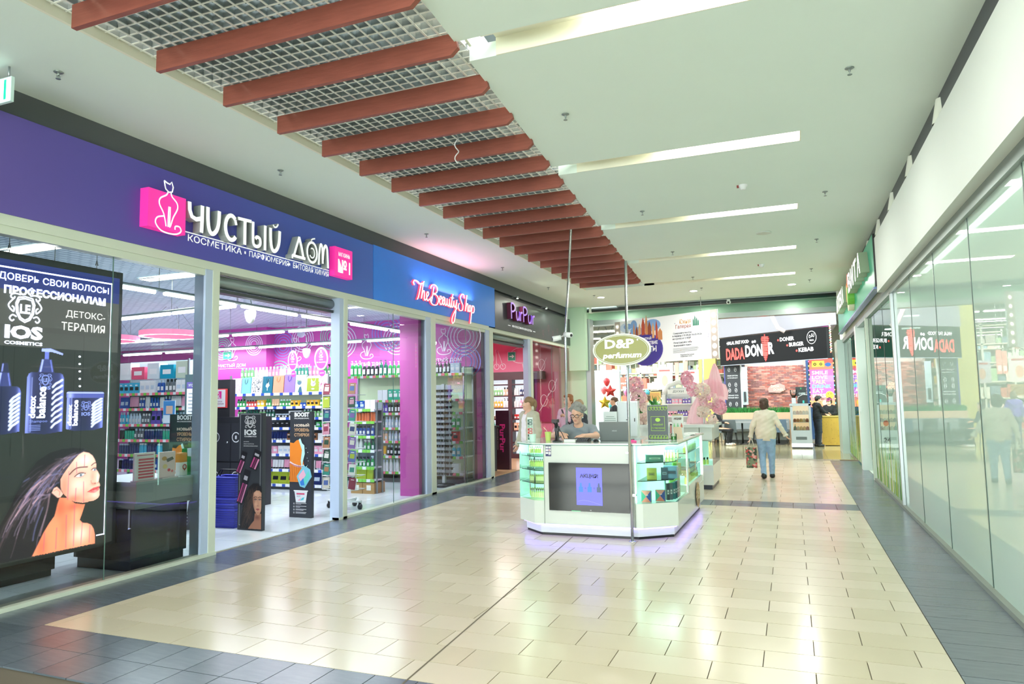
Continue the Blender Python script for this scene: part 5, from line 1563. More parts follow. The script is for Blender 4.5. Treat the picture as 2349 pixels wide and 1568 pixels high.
a.text('perfumum', 0, -.115, M_wl, .085, .44, 'c', .035, n1=.003, fn=lambda x, y: (x + (y + .115) * .25, y))
a.mb.build('lettering', po)
p2 = thing('camera_pole', 'tall leaning chrome pole behind the seller with two white cameras', 'camera', (-2.83, 9.0, 0))
MB().lathe([(.04, 0), (.04, .006), (.02, .01)], M_chrome, 12).tube([(0, 0, 0), (.03, 0, 2.5), (.14, 0, 3.92)], .016, M_chrome, 10).build('pole', p2)
for s, an in ((1, .3), (-1, 2.6)):
    c = MB()
    c.tube([(0, 0, 2.47), (.05 * s, -.03, 2.47 + .02 * s)], .012, M_w, 6)
    c.tube([(.03 * s, -.03, 2.465 + .02 * s), (.13 * s, -.08, 2.445 + .02 * s)], [.035, .038], M_w, 10)
    c.tube([(.13 * s, -.08, 2.445 + .02 * s), (.137 * s, -.084, 2.444 + .02 * s)], .02, M_black, 10)
    c.build('camera_head', p2)
# ================================================================ inside the beauty shop
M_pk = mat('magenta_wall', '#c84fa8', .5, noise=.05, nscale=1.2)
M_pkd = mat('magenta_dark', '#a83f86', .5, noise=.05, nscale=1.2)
# shop ceiling: expanded metal (fine cells, too small to pick apart)
mm = mat('mesh_ceiling', '#aebecb', .5)
_nt = mm.node_tree; _b = _nt.nodes.new('ShaderNodeTexBrick'); _t = _nt.nodes.new('ShaderNodeTexCoord')
_b.inputs['Color1'].default_value = (*lin('#d4e2ee'), 1); _b.inputs['Color2'].default_value = (*lin('#c2d4e2'), 1); _b.inputs['Mortar'].default_value = (*lin('#8aa2b8'), 1)
_b.inputs['Scale'].default_value = 1.0; _b.inputs['Brick Width'].default_value = .2; _b.inputs['Row Height'].default_value = .07; _b.inputs['Mortar Size'].default_value = .014
_nt.links.new(_t.outputs['Object'], _b.inputs['Vector']); _nt.links.new(_b.outputs['Color'], _nt.nodes['Principled BSDF'].inputs['Base Color'])
struct('ceiling.002', MB().box(-22, -6.02, -3, 16.2, 3.4, 3.46, mm))
struct('ceiling.003', MB().box(-9.6, -6.02, 13.5, 19.4, 3.42, 3.48, M_pk))
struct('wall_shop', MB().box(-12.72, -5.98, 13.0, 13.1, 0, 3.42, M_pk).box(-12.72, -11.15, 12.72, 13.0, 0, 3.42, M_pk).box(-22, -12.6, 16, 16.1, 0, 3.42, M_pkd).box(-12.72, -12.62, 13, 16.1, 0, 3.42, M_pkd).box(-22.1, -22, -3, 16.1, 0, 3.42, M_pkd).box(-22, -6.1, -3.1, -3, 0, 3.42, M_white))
struct('column_1', MB().box(-6.36, -5.99, 10.62, 11.0, 0, 3.4, M_pk))
struct('wall_shop.001', MB().box(-6.36, -6.0, 13.05, 13.35, 0, 3.4, M_pk))
ar = Art((0, 12.995, 0), UF)
ar2 = Art((0, 12.715, 0), UF)
LW = C('#f3dcf0')
for a, u, v in ((ar2, -12.15, 2.68), (ar, -10.55, 2.62), (ar, -8.62, 2.60), (ar, -6.72, 2.62)):
    cat(a, u, v, .52, LW, .018)
    a.text('ЧИСТЫЙ ДОМ', u, v - .19, LW, .11, .82, 'c', .02).rect(u - .38, v - .215, u + .4, v - .205, LW)
RC = [C('#e9dcf6'), C('#8d8ae6'), C('#7fd0b0')]
for a, u, v, R_, c in ((ar2, -12.45, 2.95, .26, 2), (ar2, -11.5, 3.0, .24, 0), (ar, -10.9, 2.98, .32, 1), (ar, -10.35, 3.1, .3, 0), (ar, -9.55, 3.12, .3, 2), (ar, -9.25, 2.98, .36, 0), (ar, -8.1, 3.12, .38, 1), (ar, -7.85, 2.98, .34, 0), (ar, -6.25, 2.95, .38, 0), (ar, -6.22, 2.42, .34, 1), (ar, -11.0, 2.28, .34, 2)):
    for q in range(4):
        a.ring(u, v, R_ * (1 - .2 * q), R_ * (1 - .2 * q), .02, RC[c], .003, 22)
o = ar.build('wall_lettering'); tag(o, 'white cat drawings, shop names and swirls painted along the magenta wall', 'wall lettering')
o = ar2.build('wall_lettering'); tag(o, 'white cat drawing and swirls on the projecting magenta wall panel', 'wall lettering')
for n, u, v, w, lab in ((0, -12.28, 2.78, .26, 'white and green exit arrow sign at the far left of the magenta wall'), (1, -9.45, 2.74, .26, 'green exit arrow sign on the magenta wall behind the oval pink hangers')):
    t = thing('exit_sign', lab, 'exit sign', (u, 12.7 if n == 0 else 12.98, v))
    MB().box(-w / 2, w / 2, 0, .012, -.09, .09, C('#1f9c78')).build('panel', t)
    a = Art((0, -.001, 0), UF)
    a.rect(-.07, -.012, .04, .012, C('#eefaf4')).poly([(.02, -.05), (.09, 0), (.02, .05), (.02, .025), (.05, 0), (.02, -.025)], C('#eefaf4')).frame(-w / 2, -.09, w / 2, .09, .008, C('#eefaf4'))
    a.mb.build('arrow', t)
# tube lamp rows
def tuberow(p, q, label, n, hang=True):
    p, q = Vector(p), Vector(q)
    t = thing('tube_lamp_row', label, 'ceiling light', p)
    d = q - p
    L = d.length
    b, r_, hw = MB(), MB(), MB()
    r_.tube([(0, 0, .035), d + Vector((0, 0, .035))], .022, M_steel, 6)
    for i in range(n):
        b.tube([d * (i / n) + d * (.01), d * ((i + 1) / n) - d * .008], .022, E('f3f5ff', 9), 7)
    for i in range(n + 1):
        hw.tube([d * (i / n) + Vector((0, 0, .03)), d * (i / n) + Vector((0, 0, 3.4 - p.z))], .005, M_steel, 4)
    r_.build('rail', t); b.build('tube', t); hw.build('hanger_wire', t)
tuberow((-6.65, 4.6, 2.9), (-6.62, 11.9, 2.9), 'row of white tubes running along the window inside the beauty shop', 6)
tuberow((-10.6, 7.5, 2.9), (-6.68, 7.06, 2.9), 'nearest crosswise row of white tubes in the beauty shop', 3)
tuberow((-13.5, 10.05, 2.9), (-7.0, 9.95, 2.9), 'second crosswise row of white tubes, over the pink pendant rings', 5)
tuberow((-15.5, 12.5, 2.9), (-6.8, 12.3, 2.9), 'third crosswise row of white tubes, close to the magenta wall', 6)
tuberow((-20, 15.3, 2.9), (-12.9, 15.0, 2.9), 'farthest crosswise row of white tubes, in the recess at the rear left', 5)
for (x, y, w), lab in zip(((-7.75, 5.15, 1.35), (-7.85, 7.1, 1.1), (-6.9, 9.3, .9)), ('recessed light panel in the shop ceiling above the LED screen', 'recessed light panel in the shop ceiling left of the doorway post', 'recessed light panel in the shop ceiling behind the second window')):
    t = thing('ceiling_panel_light', lab, 'ceiling light', (x, y, 3.39))
    MB().box(-w / 2, w / 2, -.09, .09, -.006, .0, E('fdfbe8', 6)).build('diffuser', t)
    MB().box(-w / 2 - .02, w / 2 + .02, -.11, -.09, -.01, 0, M_w).box(-w / 2 - .02, w / 2 + .02, .09, .11, -.01, 0, M_w).build('frame', t)
for x, y, r_, lab in ((-10.32, 9.33, .53, 'large pink ring pendant lamp beside the doorway post'), (-11.9, 9.35, .5, 'pink ring pendant lamp partly behind the LED screen')):
    t = thing('ring_pendant', lab, 'pendant lamp', (x, y, 2.86))
    b, g = MB(), MB()
    N = 36
    ro, ri = r_, r_ - .07
    vs = [(rr * math.cos(2 * PI * i / N), rr * math.sin(2 * PI * i / N), z) for rr, z in ((ro, 0), (ro, .09), (ri, .09), (ri, 0)) for i in range(N)]
    b.add(vs, [(a * N + i, a * N + (i + 1) % N, ((a + 1) % 4) * N + (i + 1) % N, ((a + 1) % 4) * N + i) for a in range(3) for i in range(N)], mat('ring_pink', '#f08aa8', .4, emit=.5, ecol='#ff7fa8'))
    g.add([(rr * math.cos(2 * PI * i / N), rr * math.sin(2 * PI * i / N), -.002) for rr in (ro, ri) for i in range(N)], [(i, i + N, (i + 1) % N + N, (i + 1) % N) for i in range(N)], E('fff0f0', 4))
    b.build('ring', t); g.build('diffuser', t)
    w_ = MB()
    for i in range(3):
        w_.tube([(ro * math.cos(2.1 * i), ro * math.sin(2.1 * i), .09), (.1 * math.cos(2.1 * i), .1 * math.sin(2.1 * i), .54)], .004, M_steel, 4)
    w_.build('hanger_wire', t)
for x, y, z, lab in ((-6.72, 7.35, 2.86, 'white hanging camera under the window tube row in the doorway'), (-8.35, 10.6, 2.62, 'white hanging sensor on a rod above the gift bags')):
    t = thing('hanging_sensor', lab, 'camera', (x, y, z))
    MB().lathe([(.02, -.16), (.05, -.13), (.07, -.06), (.075, 0), (.06, .02)], M_w, 12).build('housing', t)
    MB().tube([(0, 0, .02), (.01, .01, .1), (-.01, 0, .2), (0, 0, 3.4 - z)], .008, M_alud, 5).build('rod', t)
for x, y, z, lab in ((-7.9, 8.6, 3.25, 'white ball hanging under the mesh ceiling near the doorway'), (-9.6, 12.0, 3.1, 'white ball hanging under the mesh ceiling near the magenta wall'), (-10.9, 7.9, 3.15, 'white ball hanging left of the doorway post')):
    t = thing('ball_lamp', lab, 'lamp', (x, y, z))
    MB().ball((0, 0, 0), .085, C('#d9dcf0'), 14, 10).build('globe', t)
    MB().tube([(0, 0, .08), (0, 0, 3.4 - z)], .004, M_steel, 4).build('cord', t)
# oval pink hangers
for x, y, z, rx, rz_, lab in ((-8.42, 10.3, 2.40, .11, .19, 'narrow oval pink promotion hanger turned to the side, above the gift bags'), (-7.83, 10.35, 2.42, .15, .21, 'wide oval pink promotion hanger facing the doorway')):
    t = thing('oval_hanger', lab, 'sign', (x, y, z))
    a = Art((0, 0, 0), UF)
    a.ell(0, 0, rx, rz_, C('#f3c4e2'), -.006, .0, 28).ell(0, 0, rx * .8, rz_ * .84, C('#ea4fb0'), 0, .003, 28)
    cat(a, .0, .02, .13, PT, .007, .005)
    a.text('ПРИ', 0, -.03, PT, .02, rx * .5, 'c', .04).text('ЗА ПОКУПКИ', 0, -.075, PT, .02, rx * 1.3, 'c', .04).ell(.02, -rz_ - .05, rx * .45, .06, C('#ea4fb0'), -.006, 0, 18).text('БОНУС', .02, -rz_ - .06, PT, .02, rx * .6, 'c', .04)
    a.mb.build('card', t)
    MB().tube([(0, 0, rz_), (0, 0, 3.4 - z)], .003, M_steel, 4).build('thread', t)

# ---------------- shelf units and goods
PM = {}
def pcol(c):
    return mat('pack_' + c[1:], c, .35, noise=.06, nscale=40)
def pmesh(kind, c, cap):
    key = (kind, c, cap)
    if key in PM:
        return PM[key]
    b = MB(); m, mc, ml = pcol(c), pcol(cap), C('#f0f0f2' if kind != 'jar' else '#3a3f44')
    if kind == 'flip':
        b.lathe([(.5, 0), (.5, .55), (.46, .72), (.3, .8)], m, 8, sy=.6); b.lathe([(.3, .8), (.3, 1.0)], mc, 8, sy=.7)
        b.box(-.3, .3, -.325, -.29, .2, .5, ml)
    elif kind == 'pump':
        b.lathe([(.5, 0), (.5, .6), (.4, .7), (.16, .74)], m, 8, sy=.7); b.lathe([(.16, .74), (.16, .84), (.07, .86), (.07, 1)], mc, 6); b.box(-.32, .1, -.06, .06, .94, 1.0, mc)
        b.box(-.3, .3, -.37, -.33, .15, .5, ml)
    elif kind == 'spray':
        b.lathe([(.5, 0), (.5, .5), (.25, .75)], m, 8, sy=.6); b.lathe([(.2, .75), (.2, .88)], mc, 6); b.box(-.4, .2, -.1, .1, .86, 1.0, mc)
        b.box(-.28, .28, -.33, -.29, .1, .42, ml)
    elif kind == 'can':
        b.lathe([(.5, 0), (.5, .78), (.36, .84)], m, 8); b.lathe([(.38, .84), (.38, 1)], mc, 8)
    elif kind == 'tube':
        b.lathe([(.4, 0), (.4, .16)], mc, 8, sy=.8); b.add([(-.42, -.3, .16), (.42, -.3, .16), (.42, .3, .16), (-.42, .3, .16), (-.5, -.03, 1), (.5, -.03, 1), (.5, .03, 1), (-.5, .03, 1)], [(0, 1, 5, 4), (1, 2, 6, 5), (2, 3, 7, 6), (3, 0, 4, 7), (4, 5, 6, 7)], m)
    elif kind == 'jar':
        b.lathe([(.5, 0), (.5, .65)], m, 10); b.lathe([(.52, .65), (.52, 1)], mc, 10); b.box(-.3, .3, -.52, -.48, .15, .5, C('#f0f0f2'))
    elif kind == 'box':
        b.box(-.5, .5, -.4, .4, 0, 1, m); b.box(-.34, .34, -.42, -.4, .3, .62, mc); b.box(-.34, .1, -.42, -.4, .72, .82, ml)
    elif kind == 'pouch':
        b.add([(-.5, -.25, 0), (.5, -.25, 0), (.5, .25, 0), (-.5, .25, 0), (-.5, -.02, 1), (.5, -.02, 1), (.5, .02, 1), (-.5, .02, 1)], [(0, 1, 5, 4), (1, 2, 6, 5), (2, 3, 7, 6), (3, 0, 4, 7), (4, 5, 6, 7)], m); b.quad((-.35, -.19, .3), (.35, -.19, .3), (.35, -.12, .6), (-.35, -.12, .6), mc)
    PM[key] = b.mesh(kind)
    return PM[key]
CN = {'#f2f2f4': 'white', '#1f2126': 'black', '#2fae8f': 'mint green', '#2e9e4f': 'green', '#8fd08a': 'light green', '#1f4fa8': 'blue', '#3fb4d8': 'cyan', '#7f5fc8': 'purple', '#d83a3a': 'red', '#f07a4a': 'orange', '#f2b83a': 'amber', '#f2a8c4': 'pink', '#e6d8f4': 'lilac', '#c9d8e8': 'pale blue', '#6a7078': 'grey', '#8a5a3a': 'brown', '#f6c9a8': 'peach', '#1f2f6a': 'navy', '#12684f': 'dark green', '#b8c83a': 'lime'}
KN = {'flip': ('shampoo_bottle', 'flip-cap bottle', 'bottle'), 'pump': ('pump_bottle', 'pump bottle', 'bottle'), 'spray': ('spray_bottle', 'trigger spray bottle', 'bottle'), 'can': ('aerosol_can', 'aerosol can', 'can'), 'tube': ('cream_tube', 'upright tube', 'tube'), 'jar': ('cream_jar', 'lidded jar', 'jar'), 'box': ('carton', 'carton', 'box'), 'pouch': ('refill_pouch', 'refill pouch', 'pouch')}
pr = random.Random(21)
def row(unit, shelf, x0, x1, y, z, pool, ww=.075, hh=.2, tight=1.0, tilt=0.0):
    x = x0
    while x < x1 - ww * .5:
        kind, c = pr.choice(pool)
        cap = pr.choice(('#f2f2f4', '#1f2126', c, '#c9d8e8'))
        n = pr.randint(2, 4)
        wk = ww * {'box': 1.35, 'jar': 1.1, 'pouch': 1.6, 'can': .75, 'tube': .8}.get(kind, 1)
        hk = hh * {'jar': .5, 'box': .85, 'pump': 1.08, 'pouch': 1.1}.get(kind, 1) * pr.uniform(.9, 1.05)
        for _ in range(n):
            if x + wk > x1:
                break
            nm, kn, ct_ = KN[kind]
            o = link(nm, pmesh(kind, c, cap), None, (x + wk / 2, y + pr.uniform(-.008, .008), z), pr.uniform(-.08, .08))
            o.scale = (wk * .94, wk * .94, hk)
            lab = '%s %s on the %s of the %s' % (CN[c], kn, shelf, unit)
            tag(o, lab, ct_, '%s %ss, %s, %s' % (CN[c], kn, shelf, unit))
            x += wk * tight
        x += .012
TAGS = [C('#2f4fb0'), C('#e9ecef'), C('#f27a8a'), C('#7fc84a')]
def unit(name, label, x0, x1, y, d, zs, ztop, back, tagc=(0, 1), kick=True, lit=None):
    t = thing(name, label, 'shelf unit', ((x0 + x1) / 2, y, 0))
    w = (x1 - x0) / 2
    MB().box(-w, w, d - .02, d, 0, ztop, back).build('back_panel', t)
    b = MB()
    for s in (-1, 1):
        for yy in (.03, d - .05):
            b.box(s * w - .015, s * w + .015, yy, yy + .03, 0, ztop, M_steel)
    b.build('side_upright', t)
    if kick:
        MB().box(-w, w, .03, d, 0, .075, M_char).build('kick_plate', t)
    for i, z in enumerate(zs):
        s_ = MB().box(-w, w, -.02, d - .02, z - .025, z, C('#dfe4e8')).build('shelf', t)
        g = MB()
        q = int((2 * w) / .075)
        for k in range(q):
            c = TAGS[tagc[(k * 7 + i) % len(tagc)]]
            g.box(-w + k * 2 * w / q + .002, -w + (k + 1) * 2 * w / q - .004, -.032, -.021, z - .045, z + .005, c)
        o = g.build('price_strip', s_); o['kind'] = 'stuff'
    if lit:
        MB().box(-w, w, .12, .14, lit - .03, lit - .02, E('f4ffd8', 6)).build('shelf_light', t)
    return t
GD = mat('unit_grey', '#8f97a0', .5)
Y0 = 10.72
unit('gift_gondola', 'long gondola with paper gift bags across its upper shelf, under the magenta wall', -10.42, -8.08, 10.84, .42, [.10, .38, .67, .93, 1.17, 1.36, 1.57, 1.83], 2.2, GD, (0, 1, 1), lit=1.82)
MB().box(-1.16, 1.16, .2, .4, 2.13, 2.15, C('#dfe4e8')).build('shelf', [o for o in bpy.data.objects if o.name.startswith('gift_gondola')][0])
UA = 'gift bag gondola'
row(UA, 'topmost shelf', -10.38, -8.1, 11.12, 2.15, [('flip', '#f2f2f4'), ('flip', '#2fae8f'), ('flip', '#8fd08a'), ('pump', '#f2f2f4'), ('jar', '#1f2f6a'), ('flip', '#1f2126'), ('box', '#e6d8f4'), ('flip', '#f2a8c4'), ('spray', '#2e9e4f')], .085, .22)
row(UA, 'lit shelf under the bags', -10.3, -8.1, 10.95, 1.57, [('flip', '#2e9e4f'), ('jar', '#1f4fa8'), ('box', '#f2b83a'), ('flip', '#d83a3a'), ('flip', '#7f5fc8'), ('tube', '#f6c9a8'), ('can', '#f07a4a'), ('box', '#f2a8c4'), ('flip', '#8fd08a'), ('tube', '#f2f2f4')], .07, .15)
row(UA, 'third shelf below the bags', -10.3, -8.1, 10.95, 1.36, [('flip', '#12684f'), ('box', '#2fae8f'), ('box', '#f2f2f4'), ('flip', '#8fd08a'), ('tube', '#f07a4a'), ('jar', '#1f2126')], .075, .15)
row(UA, 'fourth shelf below the bags', -9.6, -8.1, 10.95, 1.17, [('jar', '#f2f2f4'), ('box', '#1f2126'), ('jar', '#c9d8e8'), ('tube', '#d83a3a'), ('box', '#2e9e4f')], .08, .12)
row(UA, 'fifth shelf below the bags', -9.6, -8.1, 10.95, .93, [('box', '#8a5a3a'), ('box', '#f2f2f4'), ('box', '#7f5fc8'), ('tube', '#1f2f6a')], .085, .16)
row(UA, 'sixth shelf below the bags', -9.6, -8.1, 10.95, .67, [('box', '#f2f2f4'), ('box', '#f2a8c4'), ('box', '#c9d8e8'), ('jar', '#f2f2f4')], .085, .17)
row(UA, 'seventh shelf below the bags', -9.6, -8.1, 10.95, .38, [('tube', '#c9d8e8'), ('box', '#1f2126'), ('tube', '#f2f2f4'), ('tube', '#f2a8c4')], .08, .18)
row(UA, 'bottom shelf', -9.6, -8.1, 10.95, .10, [('pouch', '#b8c83a'), ('pouch', '#e6d8f4'), ('pouch', '#1f4fa8'), ('pouch', '#1f2f6a')], .12, .21)
# paper gift bags
def bag(label, x, w, h, c, art=None, hc=None):
    t = thing('gift_bag', label, 'bag', (x, 10.87, 1.831), 0)
    MB().add([(-w / 2, -.03, 0), (w / 2, -.03, 0), (w / 2, .05, 0), (-w / 2, .05, 0), (-w / 2, .0, h), (w / 2, .0, h), (w / 2, .04, h), (-w / 2, .04, h)], [(0, 1, 5, 4), (1, 2, 6, 5), (2, 3, 7, 6), (3, 0, 4, 7), (3, 2, 1, 0)], pcol(c)).build('bag_body', t)
    MB().tube([(-w * .16, -.004, h - .03), (-w * .13, -.02, h - .10), (0, -.026, h - .13), (w * .13, -.02, h - .10), (w * .16, -.004, h - .03)], .005, pcol(hc or c), 5).build('handle', t)
    a = Art((0, -.031, 0), UF, (0, .03, h))
    if art:
        art(a, w, h)
        a.mb.build('print', t)
def a_dots(c, n, r_=.012):
    def f(a, w, h):
        q = random.Random(n)
        for _ in range(n):
            a.ell(q.uniform(-w * .42, w * .42), q.uniform(.03, h * .9), r_ * q.uniform(.5, 1.2), r_ * q.uniform(.6, 1.4), C(c), 0, .002, 7)
    return f
def a_bird(c1, c2):
    def f(a, w, h):
        a.poly([(-w * .2, h * .42), (0, h * .3), (w * .22, h * .46), (w * .12, h * .6), (-w * .1, h * .58)], C(c1), 0, .002).stroke([(0, h * .3), (.0, h * .16)], .014, C(c1), .002).stroke([(.02, h * .58), (w * .16, h * .85)], .014, C(c1), .003).stroke([(-.01, h * .58), (.02, h * .86)], .012, C(c2), .003)
    return f
def a_lady(a, w, h):
    a.poly([(-w * .22, 0), (w * .18, 0), (w * .06, h * .34), (-w * .1, h * .3)], C('#3f6f86'), 0, .002).ell(-.03, h * .56, w * .2, h * .13, C('#5b7d96'), 0, .002, 12).ell(.05, h * .5, w * .12, h * .10, C('#e4cfb4'), 0, .003, 12).ell(.06, h * .68, w * .22, h * .08, C('#f4f4ec'), 0, .003, 14).ell(-.07, h * .66, w * .1, h * .05, C('#8fc08a'), 0, .0035, 8)
def a_green(a, w, h):
    a.rect(-w * .44, h * .06, w * .44, h * .92, C('#a6b53a'), 0, .002).ell(0, h * .55, w * .18, h * .17, C('#d9c9e6'), 0, .003, 14).poly([(-w * .1, h * .68), (-w * .16, h * .88), (-w * .02, h * .7)], C('#efe6f0'), 0, .003).poly([(w * .06, h * .7), (w * .18, h * .9), (w * .14, h * .64)], C('#f0c9a0'), 0, .003).ell(0, h * .22, w * .12, h * .05, C('#efe6f0'), 0, .003, 10)
bag('white gift bag with lilac dots, leftmost on the bag shelf', -10.24, .22, .31, '#e8dcec', a_dots('#c8a8e0', 22))
bag('sky blue gift bag between the dotted and the black-sprigged bags', -10.0, .21, .32, '#7fd8e8', None, '#5a4a5a')
bag('white gift bag covered with black sprigs', -9.74, .26, .33, '#e9ebee', a_dots('#4a5058', 90, .009))
bag('dark teal gift bag with a white bird figure', -9.47, .23, .33, '#1f6f86', a_bird('#eef2f4', '#22262a'))
bag('peach orange gift bag with matching handle', -9.21, .25, .34, '#f2a07f', None, '#e08a4f')
bag('violet gift bag with matching handle', -8.94, .25, .35, '#9f7fd8', None, '#5a3fa0')
bag('pale green gift bag with a lady in a flowered hat', -8.68, .25, .34, '#d9e6d4', a_lady)
bag('white gift bag with an olive green square and a lilac figure', -8.39, .32, .29, '#eef0ee', a_green)
bag('white gift bag with pink roses at the right end of the shelf', -8.17, .2, .34, '#f2f0f4', a_dots('#e8a0c0', 16, .016))
# unit B on the far left
UB = 'dental and hair shelf'
unit('dental_shelf', 'tall crowded shelf unit between the LED screen and the doorway post', -12.3, -10.42, 9.78, .4, [.14, .42, .71, .99, 1.28, 1.58, 1.87], 2.5, GD, (2, 1, 2, 3))
row(UB, 'top shelf', -12.25, -10.46, 9.9, 1.87, [('box', '#f2f2f4'), ('box', '#3fb4d8'), ('flip', '#6a7078'), ('flip', '#1f4fa8'), ('box', '#c9d8e8'), ('flip', '#c9d8e8')], .1, .27)
row(UB, 'second shelf', -12.25, -10.46, 9.9, 1.58, [('tube', '#12684f'), ('flip', '#1f4fa8'), ('pouch', '#1f4fa8'), ('tube', '#f2a8c4'), ('box', '#6a7078'), ('tube', '#f2f2f4')], .075, .22)
row(UB, 'third shelf', -12.25, -10.46, 9.9, 1.28, [('pouch', '#1f4fa8'), ('flip', '#6a7078'), ('flip', '#3fb4d8'), ('flip', '#c9d8e8'), ('pouch', '#7f5fc8')], .08, .22)
row(UB, 'fourth shelf', -12.25, -10.46, 9.9, .99, [('can', '#1f2126'), ('can', '#1f2f6a'), ('can', '#2fae8f'), ('flip', '#6a7078'), ('can', '#6a7078')], .085, .2)
row(UB, 'fifth shelf', -12.25, -11.1, 9.9, .71, [('can', '#1f2126'), ('can', '#1f2f6a'), ('flip', '#f2f2f4'), ('can', '#3fb4d8')], .085, .2)
row(UB, 'sixth shelf', -12.25, -11.1, 9.9, .42, [('can', '#1f2f6a'), ('flip', '#1f4fa8'), ('can', '#1f2126')], .085, .2)
for i, (x, w, h, c, n) in enumerate(((-12.1, .3, .28, '#eef2f4', 'white'), (-11.75, .34, .2, '#e8577f', 'rose'), (-11.35, .3, .26, '#dfe8ee', 'pale grey'), (-11.0, .34, .22, '#1fa0c4', 'turquoise'), (-10.62, .3, .28, '#c9d8c4', 'sage'))):
    t = thing('storage_box', '%s product box stacked on top of the tall shelf between screen and post' % n, 'box', (x, 9.95, 2.18), 0, None)
    MB().box(-w / 2, w / 2, -.1, .1, -.04, h, pcol(c)).build('carton', t)
    MB().box(-w * .3, w * .3, -.103, -.1, h * .2, h * .6, C('#f4f4f6')).build('label_print', t)
tag(MB().box(-10.9, -10.6, 9.70, 9.71, 1.30, 1.72, C('#dfe9f4')).box(-10.89, -10.61, 9.697, 9.70, 1.45, 1.71, C('#4f8fd0')).box(-10.82, -10.66, 9.694, 9.697, 1.47, 1.62, C('#dfb8a4')).build('leaflet'), 'blue and white advertising leaflet hanging in front of the tall shelf', 'leaflet')
# unit C: wall shelf on the right and the green end gondola
UC = 'wall shelf beside the magenta column'
unit('wall_shelf', 'wall shelf of bottles seen through the window beside the magenta column', -8.75, -6.0, 12.40, .5, [.21, .53, .83, 1.10, 1.40, 1.66, 2.17], 2.3, C('#d9e6bf'), (2, 3, 1))
row(UC, 'top shelf', -8.7, -7.0, 12.5, 2.17, [('flip', '#f2f2f4'), ('flip', '#e6d8f4'), ('pump', '#1f4fa8'), ('pump', '#12684f'), ('flip', '#f07a4a'), ('flip', '#3fb4d8'), ('pump', '#2e9e4f'), ('pump', '#1f2126')], .1, .3)
row(UC, 'second shelf', -8.0, -7.0, 12.5, 1.66, [('pump', '#1f2126'), ('box', '#2fae8f'), ('box', '#f2f2f4')], .09, .25)
row(UC, 'third shelf', -8.0, -7.0, 12.5, 1.40, [('pump', '#1f2126'), ('flip', '#7f5fc8'), ('pump', '#f2f2f4')], .075, .22)
row(UC, 'fourth shelf', -8.0, -7.0, 12.5, 1.10, [('flip', '#f2f2f4'), ('flip', '#c9d8e8'), ('flip', '#6a7078')], .075, .22)
row(UC, 'fifth shelf', -8.0, -7.0, 12.5, .83, [('flip', '#c9d8e8'), ('flip', '#e6d8f4'), ('flip', '#f6c9a8')], .075, .2)
row(UC, 'sixth shelf', -8.0, -7.0, 12.5, .53, [('tube', '#f2b83a'), ('flip', '#f2f2f4'), ('flip', '#1f2126')], .08, .2)
row(UC, 'bottom shelf', -8.0, -7.0, 12.5, .21, [('pump', '#3fb4d8'), ('flip', '#f2f2f4')], .08, .24)
UC2 = 'narrow shelf behind the wide window mullion'
row(UC2, 'top shelf', -6.65, -6.08, 12.5, 2.17, [('pump', '#1f2126'), ('box', '#c9d8e8')], .08, .25)
for z, nm in ((.21, 'bottom shelf'), (.53, 'sixth shelf'), (.83, 'fifth shelf'), (1.10, 'fourth shelf')):
    row(UC2, nm, -6.4, -6.05, 12.5, z, [('box', '#f2f2f4'), ('flip', '#3fb4d8'), ('box', '#d83a3a'), ('flip', '#2e9e4f')], .1, .22)
UD = 'green end-of-aisle rack'
unit('end_rack', 'narrow rack of green bottles and orange tubes behind the card carousel', -7.44, -6.93, 10.72, .26, [.25, .47, .77, 1.02, 1.28, 1.5], 1.62, GD, (3, 1, 3), False)
for z, nm, pool in ((1.28, 'second shelf', [('can', '#f07a4a'), ('flip', '#f2f2f4')]), (1.5, 'top shelf', [('box', '#f2f2f4'), ('box', '#c9d8e8'), ('box', '#1f4fa8')]), (1.02, 'third shelf', [('tube', '#f07a4a'), ('flip', '#f6c9a8'), ('flip', '#1f4fa8')]), (.77, 'fourth shelf', [('spray', '#2e9e4f'), ('flip', '#f2f2f4'), ('spray', '#12684f')]), (.47, 'fifth shelf', [('spray', '#2e9e4f'), ('jar', '#8fd08a'), ('flip', '#b8c83a')]), (.25, 'bottom shelf', [('pouch', '#b8c83a'), ('pouch', '#f2f2f4')])):
    row(UD, nm, -7.41, -6.95, 10.81, z, pool, .08, .19)
for i, x in enumerate((-7.31, -7.06)):
    tag(MB().box(-.12, .12, -.1, .25, 0, .19, C('#a9824f')).box(-.04, .05, -.102, -.1, .06, .15, C('#e9e6de')).build('cardboard_box', None, (x, 10.8, 0)), ('brown cardboard box under the green rack, left one', 'brown cardboard box under the green rack, right one')[i], 'box', 'cardboard boxes under the green rack')
# greeting card carousel by the post
cr = thing('card_carousel', 'white wire carousel of greeting cards on castors behind the doorway post', 'card rack', (-6.45, 9.12, 0))
wb = MB().tube([(0, 0, .12), (0, 0, 1.95)], .02, M_w, 8)
for i in range(8):
    z = .30 + .205 * i
    wb.tube([(-.32, -.13, z), (.3, -.13, z), (.3, .12, z), (-.32, .12, z)], .005, M_w, 4, True)
for sx in (-.32, -.01, .3):
    wb.tube([(sx, -.13, .3), (sx, -.13, 1.9)], .005, M_w, 4)
wb.box(-.3, .3, -.02, .02, .1, .13, M_w).box(-.02, .02, -.3, .3, .1, .13, M_w)
wb.build('wire_frame', cr)
for sx, sy in ((-.28, 0), (.28, 0), (0, -.27), (0, .27)):
    MB().tube([(sx - .02, sy, .04), (sx + .02, sy, .04)], .04, M_black, 10).box(sx - .012, sx + .012, sy - .02, sy + .02, .05, .11, M_black).build('castor', cr)
